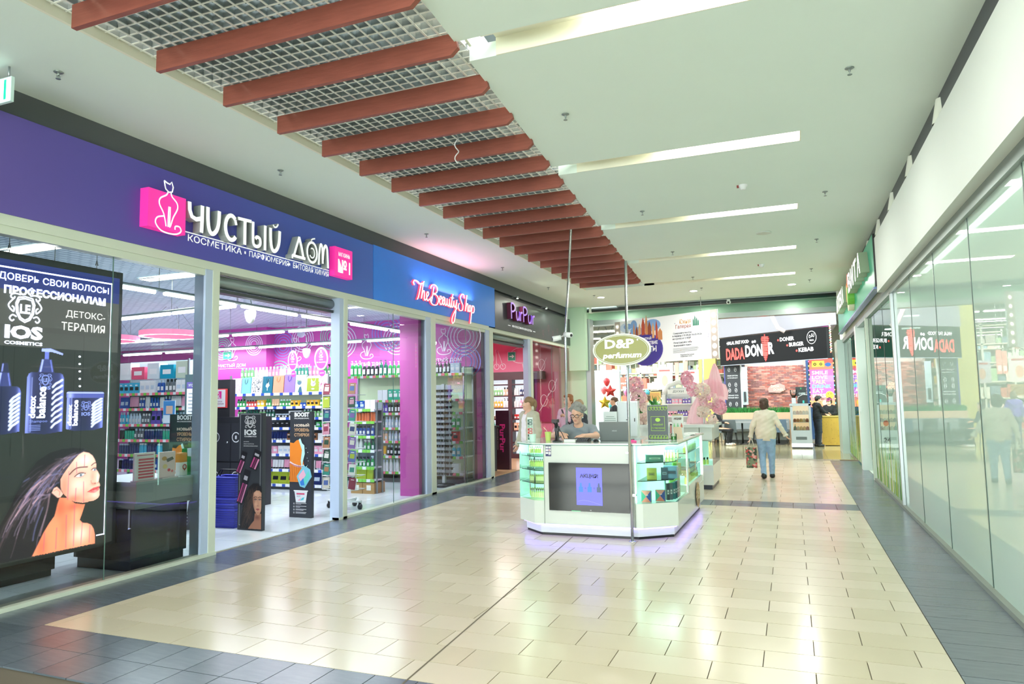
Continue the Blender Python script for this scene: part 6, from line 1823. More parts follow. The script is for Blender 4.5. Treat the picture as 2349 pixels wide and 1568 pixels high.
cc = [('#8f3a4f', 'wine red'), ('#5a6fa8', 'slate blue'), ('#cfc9bc', 'stone grey'), ('#2f4f3f', 'forest green'), ('#c98fa0', 'dusty pink'), ('#a9b83a', 'yellow green'), ('#e6e2dc', 'ivory'), ('#7f5f9f', 'mauve'), ('#3f8f7f', 'sea green'), ('#b07f5f', 'tan'), ('#2f3f6f', 'ink blue')]
rown = 'top second third fourth fifth sixth seventh bottom'.split()
for i in range(8):
    for j in range(4):
        c, n = cc[(i * 5 + j * 3) % len(cc)]
        me = MB().box(-.062, .062, 0, .004, 0, .17, C(c)).box(-.04, .04, -.002, 0, .05, .12, C(cc[(i * 3 + j * 7 + 2) % len(cc)][0])).box(-.03, .03, -.002, 0, .135, .145, C('#f0ece4')).mesh('greeting_card')
        o = link('greeting_card', me, None, (-6.70 + j * .145 + (.04 if j > 1 else 0), 8.985 - .01 * (j % 2), .315 + .205 * (7 - i)))
        o.rotation_euler = (-.12, pr.uniform(-.1, .1), 0)
        tag(o, '%s greeting card in the %s row of the carousel, %s pocket' % (n, rown[i], ('doorway-side outer', 'doorway-side inner', 'window-side inner', 'window-side outer')[j]), 'card', 'greeting cards on the carousel')
# sunglasses tower
st_ = thing('sunglasses_tower', 'tall grey display tower of sunglasses behind the wide window mullion', 'display', (-6.22, 12.0, 0))
MB().lathe([(.2, 0), (.2, .04), (.06, .07)], M_black, 16).build('base', st_)
MB().box(-.03, .03, -.03, .03, .07, 1.95, C('#c9ced2')).box(-.16, .16, -.008, .008, .2, 1.93, C('#b9c0c6')).build('panel', st_)
sgm = MB()
for sx in (-.032, .032):
    sgm.lathe([(.03, -.002), (.03, .002)], M_black, 10, (sx, 0, 0))
sgm2 = MB().box(-.07, .07, -.008, .0, .016, .026, M_black).box(-.068, -.062, 0, .06, .016, .024, M_black).box(.062, .068, 0, .06, .016, .024, M_black)
for sx in (-.034, .034):
    sgm2.add([(sx + .03 * math.cos(2 * PI * i / 10), -.006, .024 * math.sin(2 * PI * i / 10)) for i in range(10)], [tuple(range(10))], mat('dark_lens', '#2a2422', .08))
gm = sgm2.mesh('sunglasses')
for i in range(16):
    for j in range(3):
        o = link('sunglasses', gm, None, (-6.33 + j * .13 + .01 * (i % 2), 11.97 - .02 * j, .24 + i * .105), .25 * (j - 1))
        tag(o, 'dark sunglasses on the grey tower, column %s' % ('towards the magenta column', 'in the middle', 'towards the salon')[j], 'sunglasses', 'sunglasses on the tower, %s column' % ('near', 'middle', 'far')[j])
# lockers, corner sign, baskets, cash desk
lk = thing('bag_lockers', 'black bag lockers with round white numbers behind the basket stack', 'locker', (-8.35, 8.75, 0))
MB().box(-.42, .42, 0, .45, 0, 1.42, C('#25262c')).build('body', lk)
for i, (x, z, n) in enumerate(((-.21, .72, '7'), (.21, .72, '8'), (-.21, .10, '9'), (.21, .10, '10'))):
    d = MB().box(x - .2, x + .2, -.012, 0, z, z + .6, C('#2c2d34')).build('door', lk)
    a = Art((x + .02, -.013, z + .38), UF)
    a.ring(-.12, 0, .075, .075, .014, C('#d9dce2')).text(n, -.12, -.03, C('#d9dce2'), .06, align='c', bold=.03)
    a.mb.build('number', d)
    MB().tube([(x + .15, -.012, z + .3), (x + .15, -.03, z + .3)], .015, M_chrome, 8).build('lock', d)
cs = thing('customer_sign', 'red-framed white customer corner sign with pink cat emblem above the lockers', 'sign', (-8.69, 8.85, 1.57))
MB().box(-.17, .2, 0, .12, -.15, .46, C('#2a2b30')).build('post_box', cs)
MB().box(-.165, .165, -.03, -.012, 0, .31, C('#e0474a')).box(-.15, .135, -.034, -.03, .015, .295, C('#f2eef2')).build('panel', cs)
a = Art((0, -.035, 0), UF)
a.rect(-.07, .15, .06, .27, C('#e8309a'))
cat(a, -.005, .155, .11, PT, .008, .004)
a.text('Уголок', 0, .09, C('#8a4f6a'), .03, .16, 'c').text('покупателя', 0, .045, C('#8a4f6a'), .03, .22, 'c')
a.mb.build('print', cs)
M_bk = mat('basket_blue', '#2a2fa0', .35)
M_bk2 = mat('basket_rim', '#3f46c8', .3)
def basket(z, h, label, handles):
    t = thing('shopping_basket', label, 'basket', (-7.03, 7.36, z), .05, 'blue shopping baskets in the doorway stack')
    wb_, wt = .165, .2
    for q in (((-wb_, -.11), (wb_, -.11)), ((wb_, -.11), (wb_, .11)), ((wb_, .11), (-wb_, .11)), ((-wb_, .11), (-wb_, -.11))):
        pass
    b = MB()
    lo_ = [(-wb_, -.11, 0), (wb_, -.11, 0), (wb_, .11, 0), (-wb_, .11, 0)]
    hi_ = [(-wt, -.14, h), (wt, -.14, h), (wt, .14, h), (-wt, .14, h)]
    b.add(lo_ + hi_, [(3, 2, 1, 0), (0, 1, 5, 4), (1, 2, 6, 5), (2, 3, 7, 6), (3, 0, 4, 7)], M_bk)
    b.build('tub', t)
    r_ = MB()
    for k in range(1, int(h / .03)):
        f = k * .03 / h
        a_, c_ = wb_ + (wt - wb_) * f + .003, .11 + .03 * f + .003
        r_.tube([(-a_, -c_, k * .03), (a_, -c_, k * .03), (a_, c_, k * .03), (-a_, c_, k * .03)], .004, M_bk2, 4, True)
    r_.build('rib', t)
    MB().tube([(-wt, -.14, h), (wt, -.14, h), (wt, .14, h), (-wt, .14, h)], .011, M_bk2, 6, True).build('rim', t)
    if handles:
        for s in (-1, 1):
            MB().tube([(-wt, .03 * s, h), (-wt * .7, .02 * s, h + .09), (wt * .7, .02 * s, h + .09), (wt, .03 * s, h)], .008, M_black, 6).build('handle', t)
basket(0.0, .24, 'blue shopping basket at the bottom of the doorway stack', False)
basket(.07, .24, 'blue shopping basket second from the bottom of the doorway stack', False)
basket(.14, .24, 'blue shopping basket in the middle of the doorway stack', False)
basket(.30, .36, 'deep blue shopping basket with black handles on top of the doorway stack', True)
dk = thing('cash_desk', 'black glossy cash desk behind the first window, right of the LED screen', 'counter', (-6.4, 5.4, 0))
M_gb = mat('gloss_black', '#1b1c1f', .08, spec=.6)
MB().box(-.42, .33, -.33, .30, 0, .10, mat('desk_kick', '#101114', .3)).build('kick', dk)
MB().box(-.45, .34, -.35, .33, .10, .60, M_gb).build('front', dk)
MB().box(-.5, .37, -.34, .40, .60, .66, mat('desk_band', '#747c84', .3)).box(-.5, .385, -.34, .42, .66, .845, mat('desk_grey', '#9aa2a8', .35)).build('top_band', dk)
MB().box(-.5, .39, -.345, .43, .845, .865, C('#aab4ba')).build('worktop', dk)
d2 = thing('desk_plinth', 'low black block standing behind the lower left of the LED screen', 'counter', (-7.0, 4.2, 0))
MB().box(-.25, .28, -1.2, .53, 0, .06, C('#101114')).build('kick', d2)
MB().box(-.27, .3, -1.22, .55, .06, .9, M_gb).build('body', d2)
def deskcard(label, y, w, h, fn):
    t = thing('counter_card', label, 'leaflet stand', (-6.06, y, .866))
    MB().box(-.02, .0, -w / 2, w / 2, 0, h, C('#f2eef0')).box(-.05, .05, -w / 2, w / 2, 0, .01, C('#d9c4cc')).build('card', t)
    a = Art((.001, 0, 0), UL)
    fn(a, w, h)
    a.mb.build('print', t)
def f_list(a, w, h):
    a.rect(-w * .4, h * .9, w * .4, h * .93, C('#c0607a'))
    for i in range(7):
        a.rect(-w * .32, h * (.1 + .105 * i), w * .42, h * (.165 + .105 * i), C('#d86a7a'))
deskcard('white counter card with a column of red bars on the cash desk', 5.19, .24, .28, f_list)
def f_food(a, w, h):
    a.rect(-w / 2, 0, w / 2, h, C('#f2d4d8'), 0, .002).ell(-w * .2, h * .75, w * .16, h * .08, C('#c98f4f'), 0, .004, 12).poly([(.0, h * .6), (w * .4, h * .7), (w * .3, h * .8), (-.02, h * .72)], C('#6a5a5f'), 0, .004).ell(-w * .15, h * .45, w * .14, h * .09, C('#e8c98f'), 0, .004, 12).ell(.02, h * .3, w * .1, h * .06, C('#d84a5a'), 0, .004, 10).ell(w * .3, h * .25, w * .08, h * .05, C('#e0707a'), 0, .004, 10)
deskcard('pink leaflet with sweets and cosmetics on the cash desk', 5.46, .2, .27, f_food)
tb_ = thing('tea_carton', 'orange and white carton with a red pin emblem on the cash desk', 'box', (-6.12, 5.72, .866))
MB().box(-.04, .02, -.06, .06, 0, .14, C('#f2efe9')).box(-.04, .021, -.06, .06, .14, .24, C('#e89a3a')).build('carton', tb_)
a = Art((.022, 0, 0), UL)
a.ring(0, .09, .022, .024, .012, C('#c0303a')).poly([(-.012, .07), (.012, .07), (0, .045)], C('#c0303a'))
a.mb.build('emblem', tb_)
gb = thing('green_bag', 'bright green shopping bag with white top on the cash desk, beside the post', 'bag', (-6.15, 5.93 - .1, .866))
MB().add([(-.06, -.07, 0), (.06, -.07, 0), (.06, .11, 0), (-.06, .11, 0), (-.02, -.08, .28), (.05, -.08, .28), (.05, .12, .28), (-.02, .12, .28)], [(0, 1, 5, 4), (1, 2, 6, 5), (2, 3, 7, 6), (3, 0, 4, 7), (3, 2, 1, 0)], mat('bag_green', '#1f9f3f', .3, noise=.2, nscale=12)).build('bag_body', gb)
MB().quad((.058, -.076, .2), (.058, .117, .17), (.052, .12, .285), (.052, -.08, .285), C('#e9f2ea')).build('white_top', gb)
nt_ = thing('notice_board', 'white notice panel with a purple heading on a dark stand behind the cash desk', 'sign', (-8.62, 8.2, 0))
MB().box(-.2, .16, .05, .25, 0, 2.1, C('#4a5a60')).build('stand', nt_)
MB().box(-.14, .14, .03, .045, 1.3, 1.98, C('#eceaf4')).box(-.14, .14, .026, .03, 1.88, 1.98, C('#6a5a9f')).build('panel', nt_)
a = Art((0, .025, 0), UF)
a.text('УГОЛОК', 0, 1.91, PT, .04, .2, 'c', .02)
for i in range(7):
    a.rect(-.1, 1.8 - i * .055, (.0, .06, .04, .08, .02, .06, .03)[i], 1.81 - i * .055, C('#a9a9b4'))
a.mb.build('print', nt_)
# dark partition and the salon's fit-out
tag(MB().box(-6.28, -6.05, 12.9, 13.05, 0, 2.32, mat('dark_panel', '#4a4258', .3)).build('partition_panel'), 'tall dark violet panel between the beauty shop and the salon', 'partition')
M_br = mat('dark_brown', '#463238', .4, noise=.15, nscale=6)
struct('wall_salon', MB().box(-9.6, -5.98, 18.6, 18.7, 0, 3.42, mat('rose_wall', '#e87a9c', .5, noise=.03)).box(-9.7, -9.6, 13.4, 18.7, 0, 3.42, MATS['rose_wall']).box(-9.6, -6.4, 13.1, 13.2, 0, 3.42, M_pk).box(-6.75, -5.98, 18.55, 18.6, 1.0, 3.2, mat('crimson_panel', '#a82f5a', .3)))
sc2 = thing('salon_cabinet', 'dark brown wall cabinet with lit white niches at the back of the salon', 'cabinet', (-7.7, 18.3, 0))
fb_ = MB()
zs = [.12, .45, .78, 1.10, 1.42, 1.76, 2.08]
xs = [-1.0, -.35, .32, .9]
fb_.box(-1.35, 1.3, 0, .3, 2.2, 2.42, M_br).box(-1.35, 1.3, 0, .3, 0, .12, M_br)
for x in [-1.3] + xs:
    fb_.box(x - .06, x + .06, 0, .3, .12, 2.2, M_br)
fb_.build('frame', sc2)
for z in zs[1:]:
    MB().box(-1.3, .95, .01, .28, z - .035, z, M_br).build('shelf', sc2)
MB().box(-1.3, .95, .27, .29, .12, 2.2, mat('niche_lit', '#dfeaf2', .5, emit=.55)).build('lit_back', sc2)
US = 'lit salon cabinet'
for z, nm, pool in ((2.08 - .34, 'upper shelf', [('flip', '#f2f2f4'), ('flip', '#8fd08a'), ('flip', '#1f2f6a'), ('flip', '#f6c9a8')]), (1.42, 'second shelf', [('pump', '#f2f2f4'), ('flip', '#f2b83a'), ('flip', '#f2a8c4'), ('flip', '#d83a3a')]), (1.10, 'third shelf', [('flip', '#1f2126'), ('jar', '#d83a3a'), ('jar', '#8a5a3a')]), (.78, 'fourth shelf', [('box', '#f2f2f4'), ('flip', '#2fae8f'), ('box', '#f6c9a8')])):
    for k in range(3):
        row(US, '%s, %s niche' % (nm, ('left', 'middle', 'right')[k]), -7.7 + xs[k] + .07, -7.7 + xs[k + 1] - .07, 18.42, z, pool, .085, .24)
ar = Art((0, 18.595, 0), UF)
LP = C('#fbe4ec')
for u, v in ((-8.3, 2.85), (-7.15, 2.9)):
    ar.ring(u, v, .32, .22, .02, LP).stroke([(u + .05, v - .2), (u + .12, v - .6), (u + .2, v - .6), (u + .2, v - .2)], .02, LP)
for u, v, an in ((-7.9, 2.6, .6), (-7.7, 2.6, .9), (-6.9, 2.55, -.8), (-6.6, 2.6, -.5)):
    ar.stroke([(u, v), (u + .5 * math.cos(an + 1), v + .5 * math.sin(an + 1))], .02, LP).ring(u, v, .08, .08, .018, LP)
tag(ar.build('wall_drawings'), 'white outline drawings of hairdryers, brushes and scissors on the rose salon wall', 'wall lettering')
ar = Art((0, 18.545, 0), UF)
for u, v in ((-6.5, 2.6), (-6.2, 2.0), (-6.45, 1.6)):
    ar.ring(u, v, .1, .16, .012, LP).stroke(crom([(u - .15, v - .3), (u, v - .1), (u + .15, v + .2)]), .012, LP)
tag(ar.build('wall_drawings'), 'thin white drawings on the crimson panel at the right end of the salon', 'wall lettering')
t = thing('exit_sign', 'square green arrow sign on the rose salon wall', 'exit sign', (-7.42, 18.58, 2.88))
MB().box(-.12, .12, 0, .012, -.13, .13, C('#1f9c78')).build('panel', t)
a = Art((0, -.001, 0), UF)
a.rect(-.07, -.015, .03, .015, C('#eefaf4')).poly([(.01, -.06), (.08, 0), (.01, .06)], C('#eefaf4')).frame(-.12, -.13, .12, .13, .01, C('#eefaf4'))
a.mb.build('arrow', t)
t = thing('salon_stand', 'dark plum advertising box with pink salon name beside the salon doorway', 'display', (-6.37, 15.28, 0))
MB().box(-.17, .17, 0, .12, 0, 1.38, mat('plum_box', '#3f2432', .35, noise=.3, nscale=9)).build('box', t)
ar = Art((0, -.002, 0), UF)
def vtxt(a, body, u, v, h, w, m, bold=.02):
    vs, fs = text_pts(body, bold)
    x0 = min(p for p, q in vs); x1 = max(p for p, q in vs); y0 = min(q for p, q in vs); y1 = max(q for p, q in vs)
    a.mb.add([a.p(u + (q - y0) / (y1 - y0) * h, v - (p - x0) / (x1 - x0) * w, .003) for p, q in vs], fs, m)
vtxt(ar, 'PurPur', -.07, 1.06, .14, .66, C('#e83f9a'), .03)
vtxt(ar, 'ФИЛОСОФИЯ КРАСОТЫ', -.13, .96, .02, .5, PT, .01)
ar.mb.build('lettering', t)
sd = thing('salon_desk', 'dark grey reception desk inside the salon window', 'desk', (-6.75, 14.1, 0))
MB().box(-.4, .35, 0, .9, 0, 1.0, mat('desk_dark', '#3a3f48', .3)).build('body', sd)
MB().box(-.45, .4, -.05, .95, 1.0, 1.04, M_black).build('worktop', sd)
mo = thing('monitor', 'black monitor on the salon reception desk', 'monitor', (-6.75, 14.4, 1.041))
MB().box(-.1, .1, -.08, .08, 0, .01, M_black).box(-.02, .02, -.02, .02, 0, .15, M_black).build('stand', mo)
MB().box(-.26, .26, -.015, .015, .12, .46, C('#2a2c30')).build('screen', mo)
for x in (-7.9, -7.3, -6.9):
    t = thing('track_spotlight', ('grey spotlight on the salon ceiling, leftmost in the doorway', 'grey spotlight on the salon ceiling, in the middle of the doorway', 'grey spotlight on the salon ceiling, rightmost in the doorway')[(-7.9, -7.3, -6.9).index(x)], 'spotlight', (x, 16.6, 3.3), 0, 'salon ceiling spotlights')
    MB().tube([(0, 0, .12), (0, 0, .04)], .012, M_alud, 6).tube([(0, .04, .05), (0, -.07, -.02)], .05, M_alud, 10).build('head', t)
    MB().tube([(0, -.07, -.02), (0, -.072, -.022)], .042, E('fff6ea', 8), 10).build('lamp_face', t)
rs = thing('shop_router_lamp', 'white swivelling wall lamp glowing inside the window beside the wide mullion', 'lamp', (-6.15, 11.25, 2.72))
MB().tube([(-.1, 0, .08), (.0, .0, .0), (.05, .03, -.02)], .06, M_w, 8).build('housing', rs)
MB().tube([(.05, .03, -.02), (.12, .1, -.04)], .03, E('f6fbff', 8), 8).build('lamp_face', rs)
MB().tube([(-.1, 0, .08), (-.1, 0, .68)], .006, M_steel, 4).build('rod', rs)
# ================================================================ pharmacy front on the right
M_pg = mat('pharmacy_green', '#1fae88', .3, noise=.03)
fbd = thing('pharmacy_fascia', 'long green fascia board of the pharmacy above the right-hand glass', 'sign board', (1.3, 16.4, 3.26))
place(MB().box(1.275, 1.355, 11.93, 20.55, 3.26, 4.07, M_pg).build('board'), fbd)
place(MB().box(1.278, 1.42, 11.88, 11.93, 3.255, 4.075, mat('end_cap', '#1d1f22', .3)).build('end_cap'), fbd)
place(MB().box(1.26, 1.355, 11.95, 20.55, 3.225, 3.255, mat('lower_lip', '#7f93c4', .25, metal=.4)).build('lower_lip'), fbd)
ls = thing('pharmacy_letters', 'tall white three-dimensional letters of the pharmacy standing off the green board', 'sign', (1.27, 15.5, 3.6))
def sideletters(word, ya, yb):
    n = len(word)
    for i, ch in enumerate(word):
        a0 = ya - (ya - yb) * i / n
        w = (ya - yb) / n * .82
        vs, fs = text_pts(ch, .03)
        x0 = min(a for a, b in vs); x1 = max(a for a, b in vs); y0 = min(b for a, b in vs); y1 = max(b for a, b in vs)
        ar = Art((1.275, a0, 3.58), UR)
        me = ar.mb
        P2 = [((a - x0) / (x1 - x0) * w, (b - y0) / (y1 - y0) * .37) for a, b in vs]
        edge = {}
        for f in fs:
            for q in range(len(f)):
                e = (f[q], f[(q + 1) % len(f)])
                edge[e] = 1
        out = [e for e in edge if (e[1], e[0]) not in edge]
        N = len(P2)
        me.add([ar.p(x, y, .14) for x, y in P2], fs, mat('letter_white', '#f4f6f6', .4, emit=.6))  # faces given a glow so the white looks brighter
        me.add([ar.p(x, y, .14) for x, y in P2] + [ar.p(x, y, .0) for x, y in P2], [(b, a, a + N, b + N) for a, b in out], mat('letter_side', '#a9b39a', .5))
        ar.build('letter', ls)
sideletters('АПТЕКА', 18.7, 16.3)
sideletters('ВИТА', 15.0, 12.35)
ar = Art((1.275, 15.7, 3.7), UR)
ar.ell(.05, .12, .2, .26, C('#e8604a'), 0, .1, 20).ell(-.1, .0, .16, .2, C('#f2a04a'), 0, .11, 18).ell(.16, -.1, .14, .18, C('#7fc84a'), 0, .12, 18).ell(.0, -.24, .2, .14, C('#f4ead0'), 0, .1, 18)
ar.build('emblem', ls)
GR = [mat('grass_%d' % i, c, .5) for i, c in enumerate(('#3f9a35', '#7fb83c', '#c9d04a', '#e6ecd8', '#2f7f2f'))]
qg = random.Random(8)
for ya, yb, lab in ((14.8, 11.5, 'printed grass-blade film on the pharmacy glass nearest the entrance'), (21.2, 17.1, 'printed grass-blade film on the pharmacy glass beyond the entrance')):
    ar = Art((XR - .004, ya, .05), UR)
    L = ya - yb
    ar.rect(0, 0, L, .2, GR[0], 0, .001)
    for i in range(110):
        u = qg.uniform(.02, L - .02)
        h = qg.uniform(.25, .85)
        w = qg.uniform(.02, .07)
        ar.stroke([(u, 0), (u + qg.uniform(-.03, .03), h * .6), (u + qg.uniform(-.08, .08), h)], [w, w * .8, .004], GR[qg.choice((0, 1, 1, 2, 2, 3, 3, 4))], .001 + .00002 * i)
    tag(ar.mb.build('grass_film'), lab, 'window film')
pt = thing('pharmacy_roll_up', 'green and white upright banner with small lettering in the pharmacy entrance', 'banner', (1.62, 16.55, 0))
MB().box(-.05, .05, 0, .02, 0, 2.3, mat('deep_green', '#127f3f', .4)).box(.05, .42, .0, .02, 0, 2.3, C('#eef3ef')).build('panel', pt)
a = Art((0, -.001, 0), UF)
for i, s in enumerate('АПТЕКА'):
    a.text(s, .12, 1.9 - i * .26, C('#8fa79a'), .05)
a.ell(.2, 1.0, .05, .06, C('#d8404a')).rect(.18, .25, .3, .38, C('#1f9a4f')).text('24', .14, .6, C('#4a4a4a'), .1, bold=.03)
a.mb.build('print', pt)
for x, y, lab in ((3.2, 13, 'long lamp in the pharmacy ceiling near the corridor end'), (3.2, 16, 'long lamp in the middle of the pharmacy ceiling'), (3.2, 19, 'long lamp at the rear of the pharmacy ceiling')):
    t = thing('pharmacy_lamp', lab, 'ceiling light', (x, y, 3.19))
    MB().box(-1, 1, -.1, .1, -.02, 0, E('f4fffa', 6)).build('diffuser', t)
    MB().box(-1.02, 1.02, -.12, .12, -.004, .006, M_w).build('frame', t)
area('pharmacy_light', (3.2, 16, 3.1), 2, 7, 60, (.9, 1, .95))
tag(MB().box(1.36, 1.385, 16.72, 16.75, 1.25, 1.35, M_w).build('wall_switch'), 'small white switch box on the white post of the pharmacy entrance', 'switch')
# uplight scoops in the dark band
for i, y in enumerate((7.04, 8.65, 10.15, 11.65, 13.2)):
    b = MB()
    N = 10
    vs, fs = [], []
    for j in range(7):
        v = j / 6
        for q in range(N + 1):
            an = PI * q / N
            r_ = .10 * (1 - .55 * v)
            vs.append((-r_ * math.sin(an) * .75, r_ * math.cos(an), .23 * v - .06 + .0))
    for j in range(6):
        for q in range(N):
            fs.append((j * (N + 1) + q, (j + 1) * (N + 1) + q, (j + 1) * (N + 1) + q + 1, j * (N + 1) + q + 1))
    b.add(vs, fs, mat('scoop_white', '#eef0e2', .35), True)
    o = b.build('wall_scoop', None, (1.362, y, 4.06))
    tag(o, ('white half-round scoop on the dark ceiling band, %s one counted from the camera' % ('nearest', 'second', 'third', 'fourth', 'farthest')[i]), 'wall fitting', 'white scoops along the dark band')

# ================================================================ things on the ceiling
def sprk():
    return MB().lathe([(.034, 0), (.036, -.005), (.026, -.01), (.009, -.012), (.009, -.032)], M_alud, 12).box(-.003, .003, -.016, .016, -.056, -.032, M_steel).lathe([(.018, -.06), (.02, -.057), (.005, -.055)], M_alud, 10).mesh('sprinkler')
sm_ = sprk()
SPR = [(-5.29, 3.63), (-5.29, 6.23), (-5.26, 9.61), (-5.25, 12.73), (-5.23, 15.52), (-4.58, 17.26), (-1.84, 6.07), (-1.85, 9.76), (-1.89, 12.76), (-1.9, 15.67), (-1.91, 17.34), (.57, 6.14), (.54, 9.85), (.53, 12.83), (.52, 15.81), (.52, 17.3)]
for i, (x, y) in enumerate(SPR):
    rowname = 'shop-side row' if x < -4 else ('row just right of the slats' if x < 0 else 'row near the right bulkhead')
    k = sum(1 for a, b in SPR[:i] if (a < -4) == (x < -4) and (a > 0) == (x > 0))
    tag(link('sprinkler', sm_, None, (x, y, ZC)), 'small ceiling sprinkler, %s, %s from the camera' % (rowname, ordn[k]), 'sprinkler', 'sprinklers in the white ceiling')
for x, y, lab in ((-.44, 9.09, 'round smoke detector with red lamp between the third and fourth strip lights'), (-.43, 14.81, 'small round smoke detector before the farthest strip light')):
    t = thing('smoke_detector', lab, 'smoke detector', (x, y, ZC))
    MB().lathe([(.055, 0), (.055, -.02), (.04, -.03), (.035, -.055), (.02, -.06)], M_w, 16).build('body', t)
    MB().lathe([(.03, -.038), (.037, -.045)], M_alud, 12).build('grille', t)
    MB().box(-.075, -.05, -.02, .01, -.03, 0, C('#8f3a34')).build('indicator', t)
tag(MB().lathe([(.12, 0), (.12, -.012), (.1, -.018)], C('#cfd8cf'), 24).build('ceiling_speaker', None, (-.29, 11.92, ZC)), 'flat round speaker cover in the ceiling between the fourth strip lights', 'speaker')
for i, (x, y, z) in enumerate(((-4.5, 17.64, ZC), (-2.14, 17.68, ZC), (.14, 17.77, ZC), (-4.3, 20.1, 4.24), (-2.1, 20.1, 4.24), (.13, 20.1, 4.24))):
    t = thing('downlight', 'round recessed downlight %s, %s' % ('before the portal pipe' if i < 3 else 'behind the portal pipe', ('shop side', 'middle', 'right side')[i % 3]), 'ceiling light', (x, y, z), 0, 'round downlights by the portal')
    MB().lathe([(.11, 0), (.11, -.012), (.09, -.014)], M_w, 20).build('trim_ring', t)
    MB().lathe([(.088, -.013), (.088, -.016)], E('fff4e0', 14), 20).build('lamp_face', t)
t = thing('dome_camera', 'small white camera ball hanging on the dark portal pipe', 'camera', (-1.45, 19.5, 4.16))
MB().lathe([(.04, .08), (.05, 0)], M_w, 12).ball((0, 0, 0), .06, M_w, 12, 8).build('housing', t)
MB().ball((0, -.045, -.01), .03, M_black, 10, 6).build('lens', t)
t = thing('exit_sign', 'green running-man exit sign with white frame at the upper left edge of the picture', 'exit sign', (-6.0 + .35, 3.45, 3.95))
t.location = (-5.67, 3.42, 4.0)
MB().box(-.42, .17, -.012, .012, -.02, .18, C('#d9f2ee')).build('panel', t)
a = Art((0, -.013, 0), UF)
ex = E('12a884', .9); exw = E('e4fff8', 1.6)
a.rect(-.41, -.01, .16, .17, exw, 0, .002).rect(.09, .0, .12, .16, ex, 0, .004).ell(-.03, .145, .014, .014, ex, 0, .004, 10)
a.stroke([(-.03, .125), (-.015, .08), (-.04, .05), (-.07, .035)], .02, ex, .004).stroke([(-.015, .08), (.02, .05), (.03, .015), (.05, .01)], .016, ex, .004).stroke([(-.05, .09), (-.03, .12), (.01, .1), (.035, .11)], .012, ex, .004)
a.mb.build('pictogram', t)
MB().tube([(-.1, 0, .18), (-.1, 0, .27)], .008, M_steel, 5).tube([(.12, 0, .18), (.12, 0, .27)], .008, M_steel, 5).build('hanger', t)
st = MB().tube(crom([(-2.8 - .0, 5.2)] * 2, 2) and [(-2.98 + .02 * math.sin(i * .9), 6.08 + .02 * math.cos(i * .9), ZC + .12 - i * .02) for i in range(22)], .006, C('#e8e9ea'), 5).build('streamer')
tag(st, 'curled white ribbon dangling from the louvre grid', 'ribbon')

# ================================================================ portal banner
bo = Vector((-4.76, 20.15, 0)); bd = Vector((3.11, -1.75, 0))
L = bd.length
bn = thing('portal_banner', 'large travel promotion banner hung in the portal, behind the oval perfume sign', 'banner', (-3.2, 19.27, 2.6))
ar = Art(bo, bd)
ar.rect(0, 2.6, L, 3.86, C('#edf3fb'), -.02, 0)
ar.build('cloth', bn)
ar = Art(bo, bd)
SKY = [C('#a9c6ec'), C('#c6d9f2'), C('#7fa8e0'), C('#eef3fa')]
qb = random.Random(4)
for i in range(16):
    u, v = qb.uniform(.35, 1.9), qb.uniform(2.75, 3.75)
    ar.ell(u, v, qb.uniform(.12, .3), qb.uniform(.08, .2), SKY[qb.randrange(4)], 0, .002 + i * .0002, 18)
ar.ell(1.18, 2.98, .60, .46, C('#4a3f9f'), 0, .008, 36).ell(1.18, 2.98, .56, .42, C('#3b3590'), 0, .009, 36)
BR = [C('#b4503a'), C('#c98a5a'), C('#8f4a34'), C('#d9a878')]
for i, (u, h, w) in enumerate(((.62, .22, .12), (.76, .42, .06), (.86, .3, .09), (.97, .36, .1), (1.10, .5, .12), (1.22, .55, .09), (1.33, .38, .12), (1.46, .34, .08), (1.58, .42, .07), (1.70, .22, .14))):
    b0 = 3.22 + .18 * math.sqrt(max(0, 1 - ((u - 1.18) / .62) ** 2))
    ar.poly([(u - w / 2, b0 - .1), (u + w / 2, b0 - .1), (u + w / 2, b0 + h * .55), (u, b0 + h), (u - w / 2, b0 + h * .55)], BR[i % 4], 0, .007 + .0003 * i)
WB = C('#eef0fa')
ar.text('ВЫИГРАЙ', 1.18, 3.25, WB, .09, .42, 'c', .03, n1=.012).text('ПУТЕШЕСТВИЕ', 1.18, 3.11, WB, .10, .86, 'c', .03, n1=.012).text('МЕЧТЫ', 1.25, 2.90, WB, .17, .62, 'c', .04, n1=.012)
ar.text('Южная', 2.55, 3.58, C('#e0a04a'), .13, .36, 'c', .0, n1=.005).text('Галерея', 2.48, 3.44, C('#a94a3a'), .13, .5, 'c', .0, n1=.005)
for u, h in ((2.82, .2), (2.87, .28), (2.92, .22), (2.97, .16)):
    ar.poly([(u - .022, 3.5), (u + .022, 3.5), (u + .02, 3.5 + h * .7), (u, 3.5 + h), (u - .02, 3.5 + h * .7)], C('#2f7f6a'), 0, .005)
TX = C('#2f3552')
for i, s in enumerate(('· Совершайте покупки', 'в период с 01.04.26 по 25.04.26', 'на сумму от 2 000₽', '· Регистрируйте чеки', '· Выигрывайте призы')):
    ar.text(s, 2.12, 3.31 - i * .075 - (.03 if i > 2 else 0), TX, None, (.62, .95, .6, .62, .6)[i], bold=.015, n1=.005)
for i in range(5):
    ar.rect(2.12, 2.93 - i * .028, 2.12 + (.82, .84, .8, .78, .4)[i], 2.936 - i * .028, TX, 0, .004)
ar.text('Подробности в наших', 2.36, 2.73, TX, None, .45, bold=.01, n1=.005).text('социальных сетях', 2.36, 2.69, TX, None, .38, bold=.01, n1=.005)
for i in range(26):
    u, v = qb.uniform(.4, 3.3), qb.uniform(2.7, 3.8)
    ar.poly([(u, v), (u + .03, v + .012), (u + .02, v + .03)], C(('#33427f', '#c04a5a', '#d9b04a', '#3b3590')[i % 4]), 0, .004)
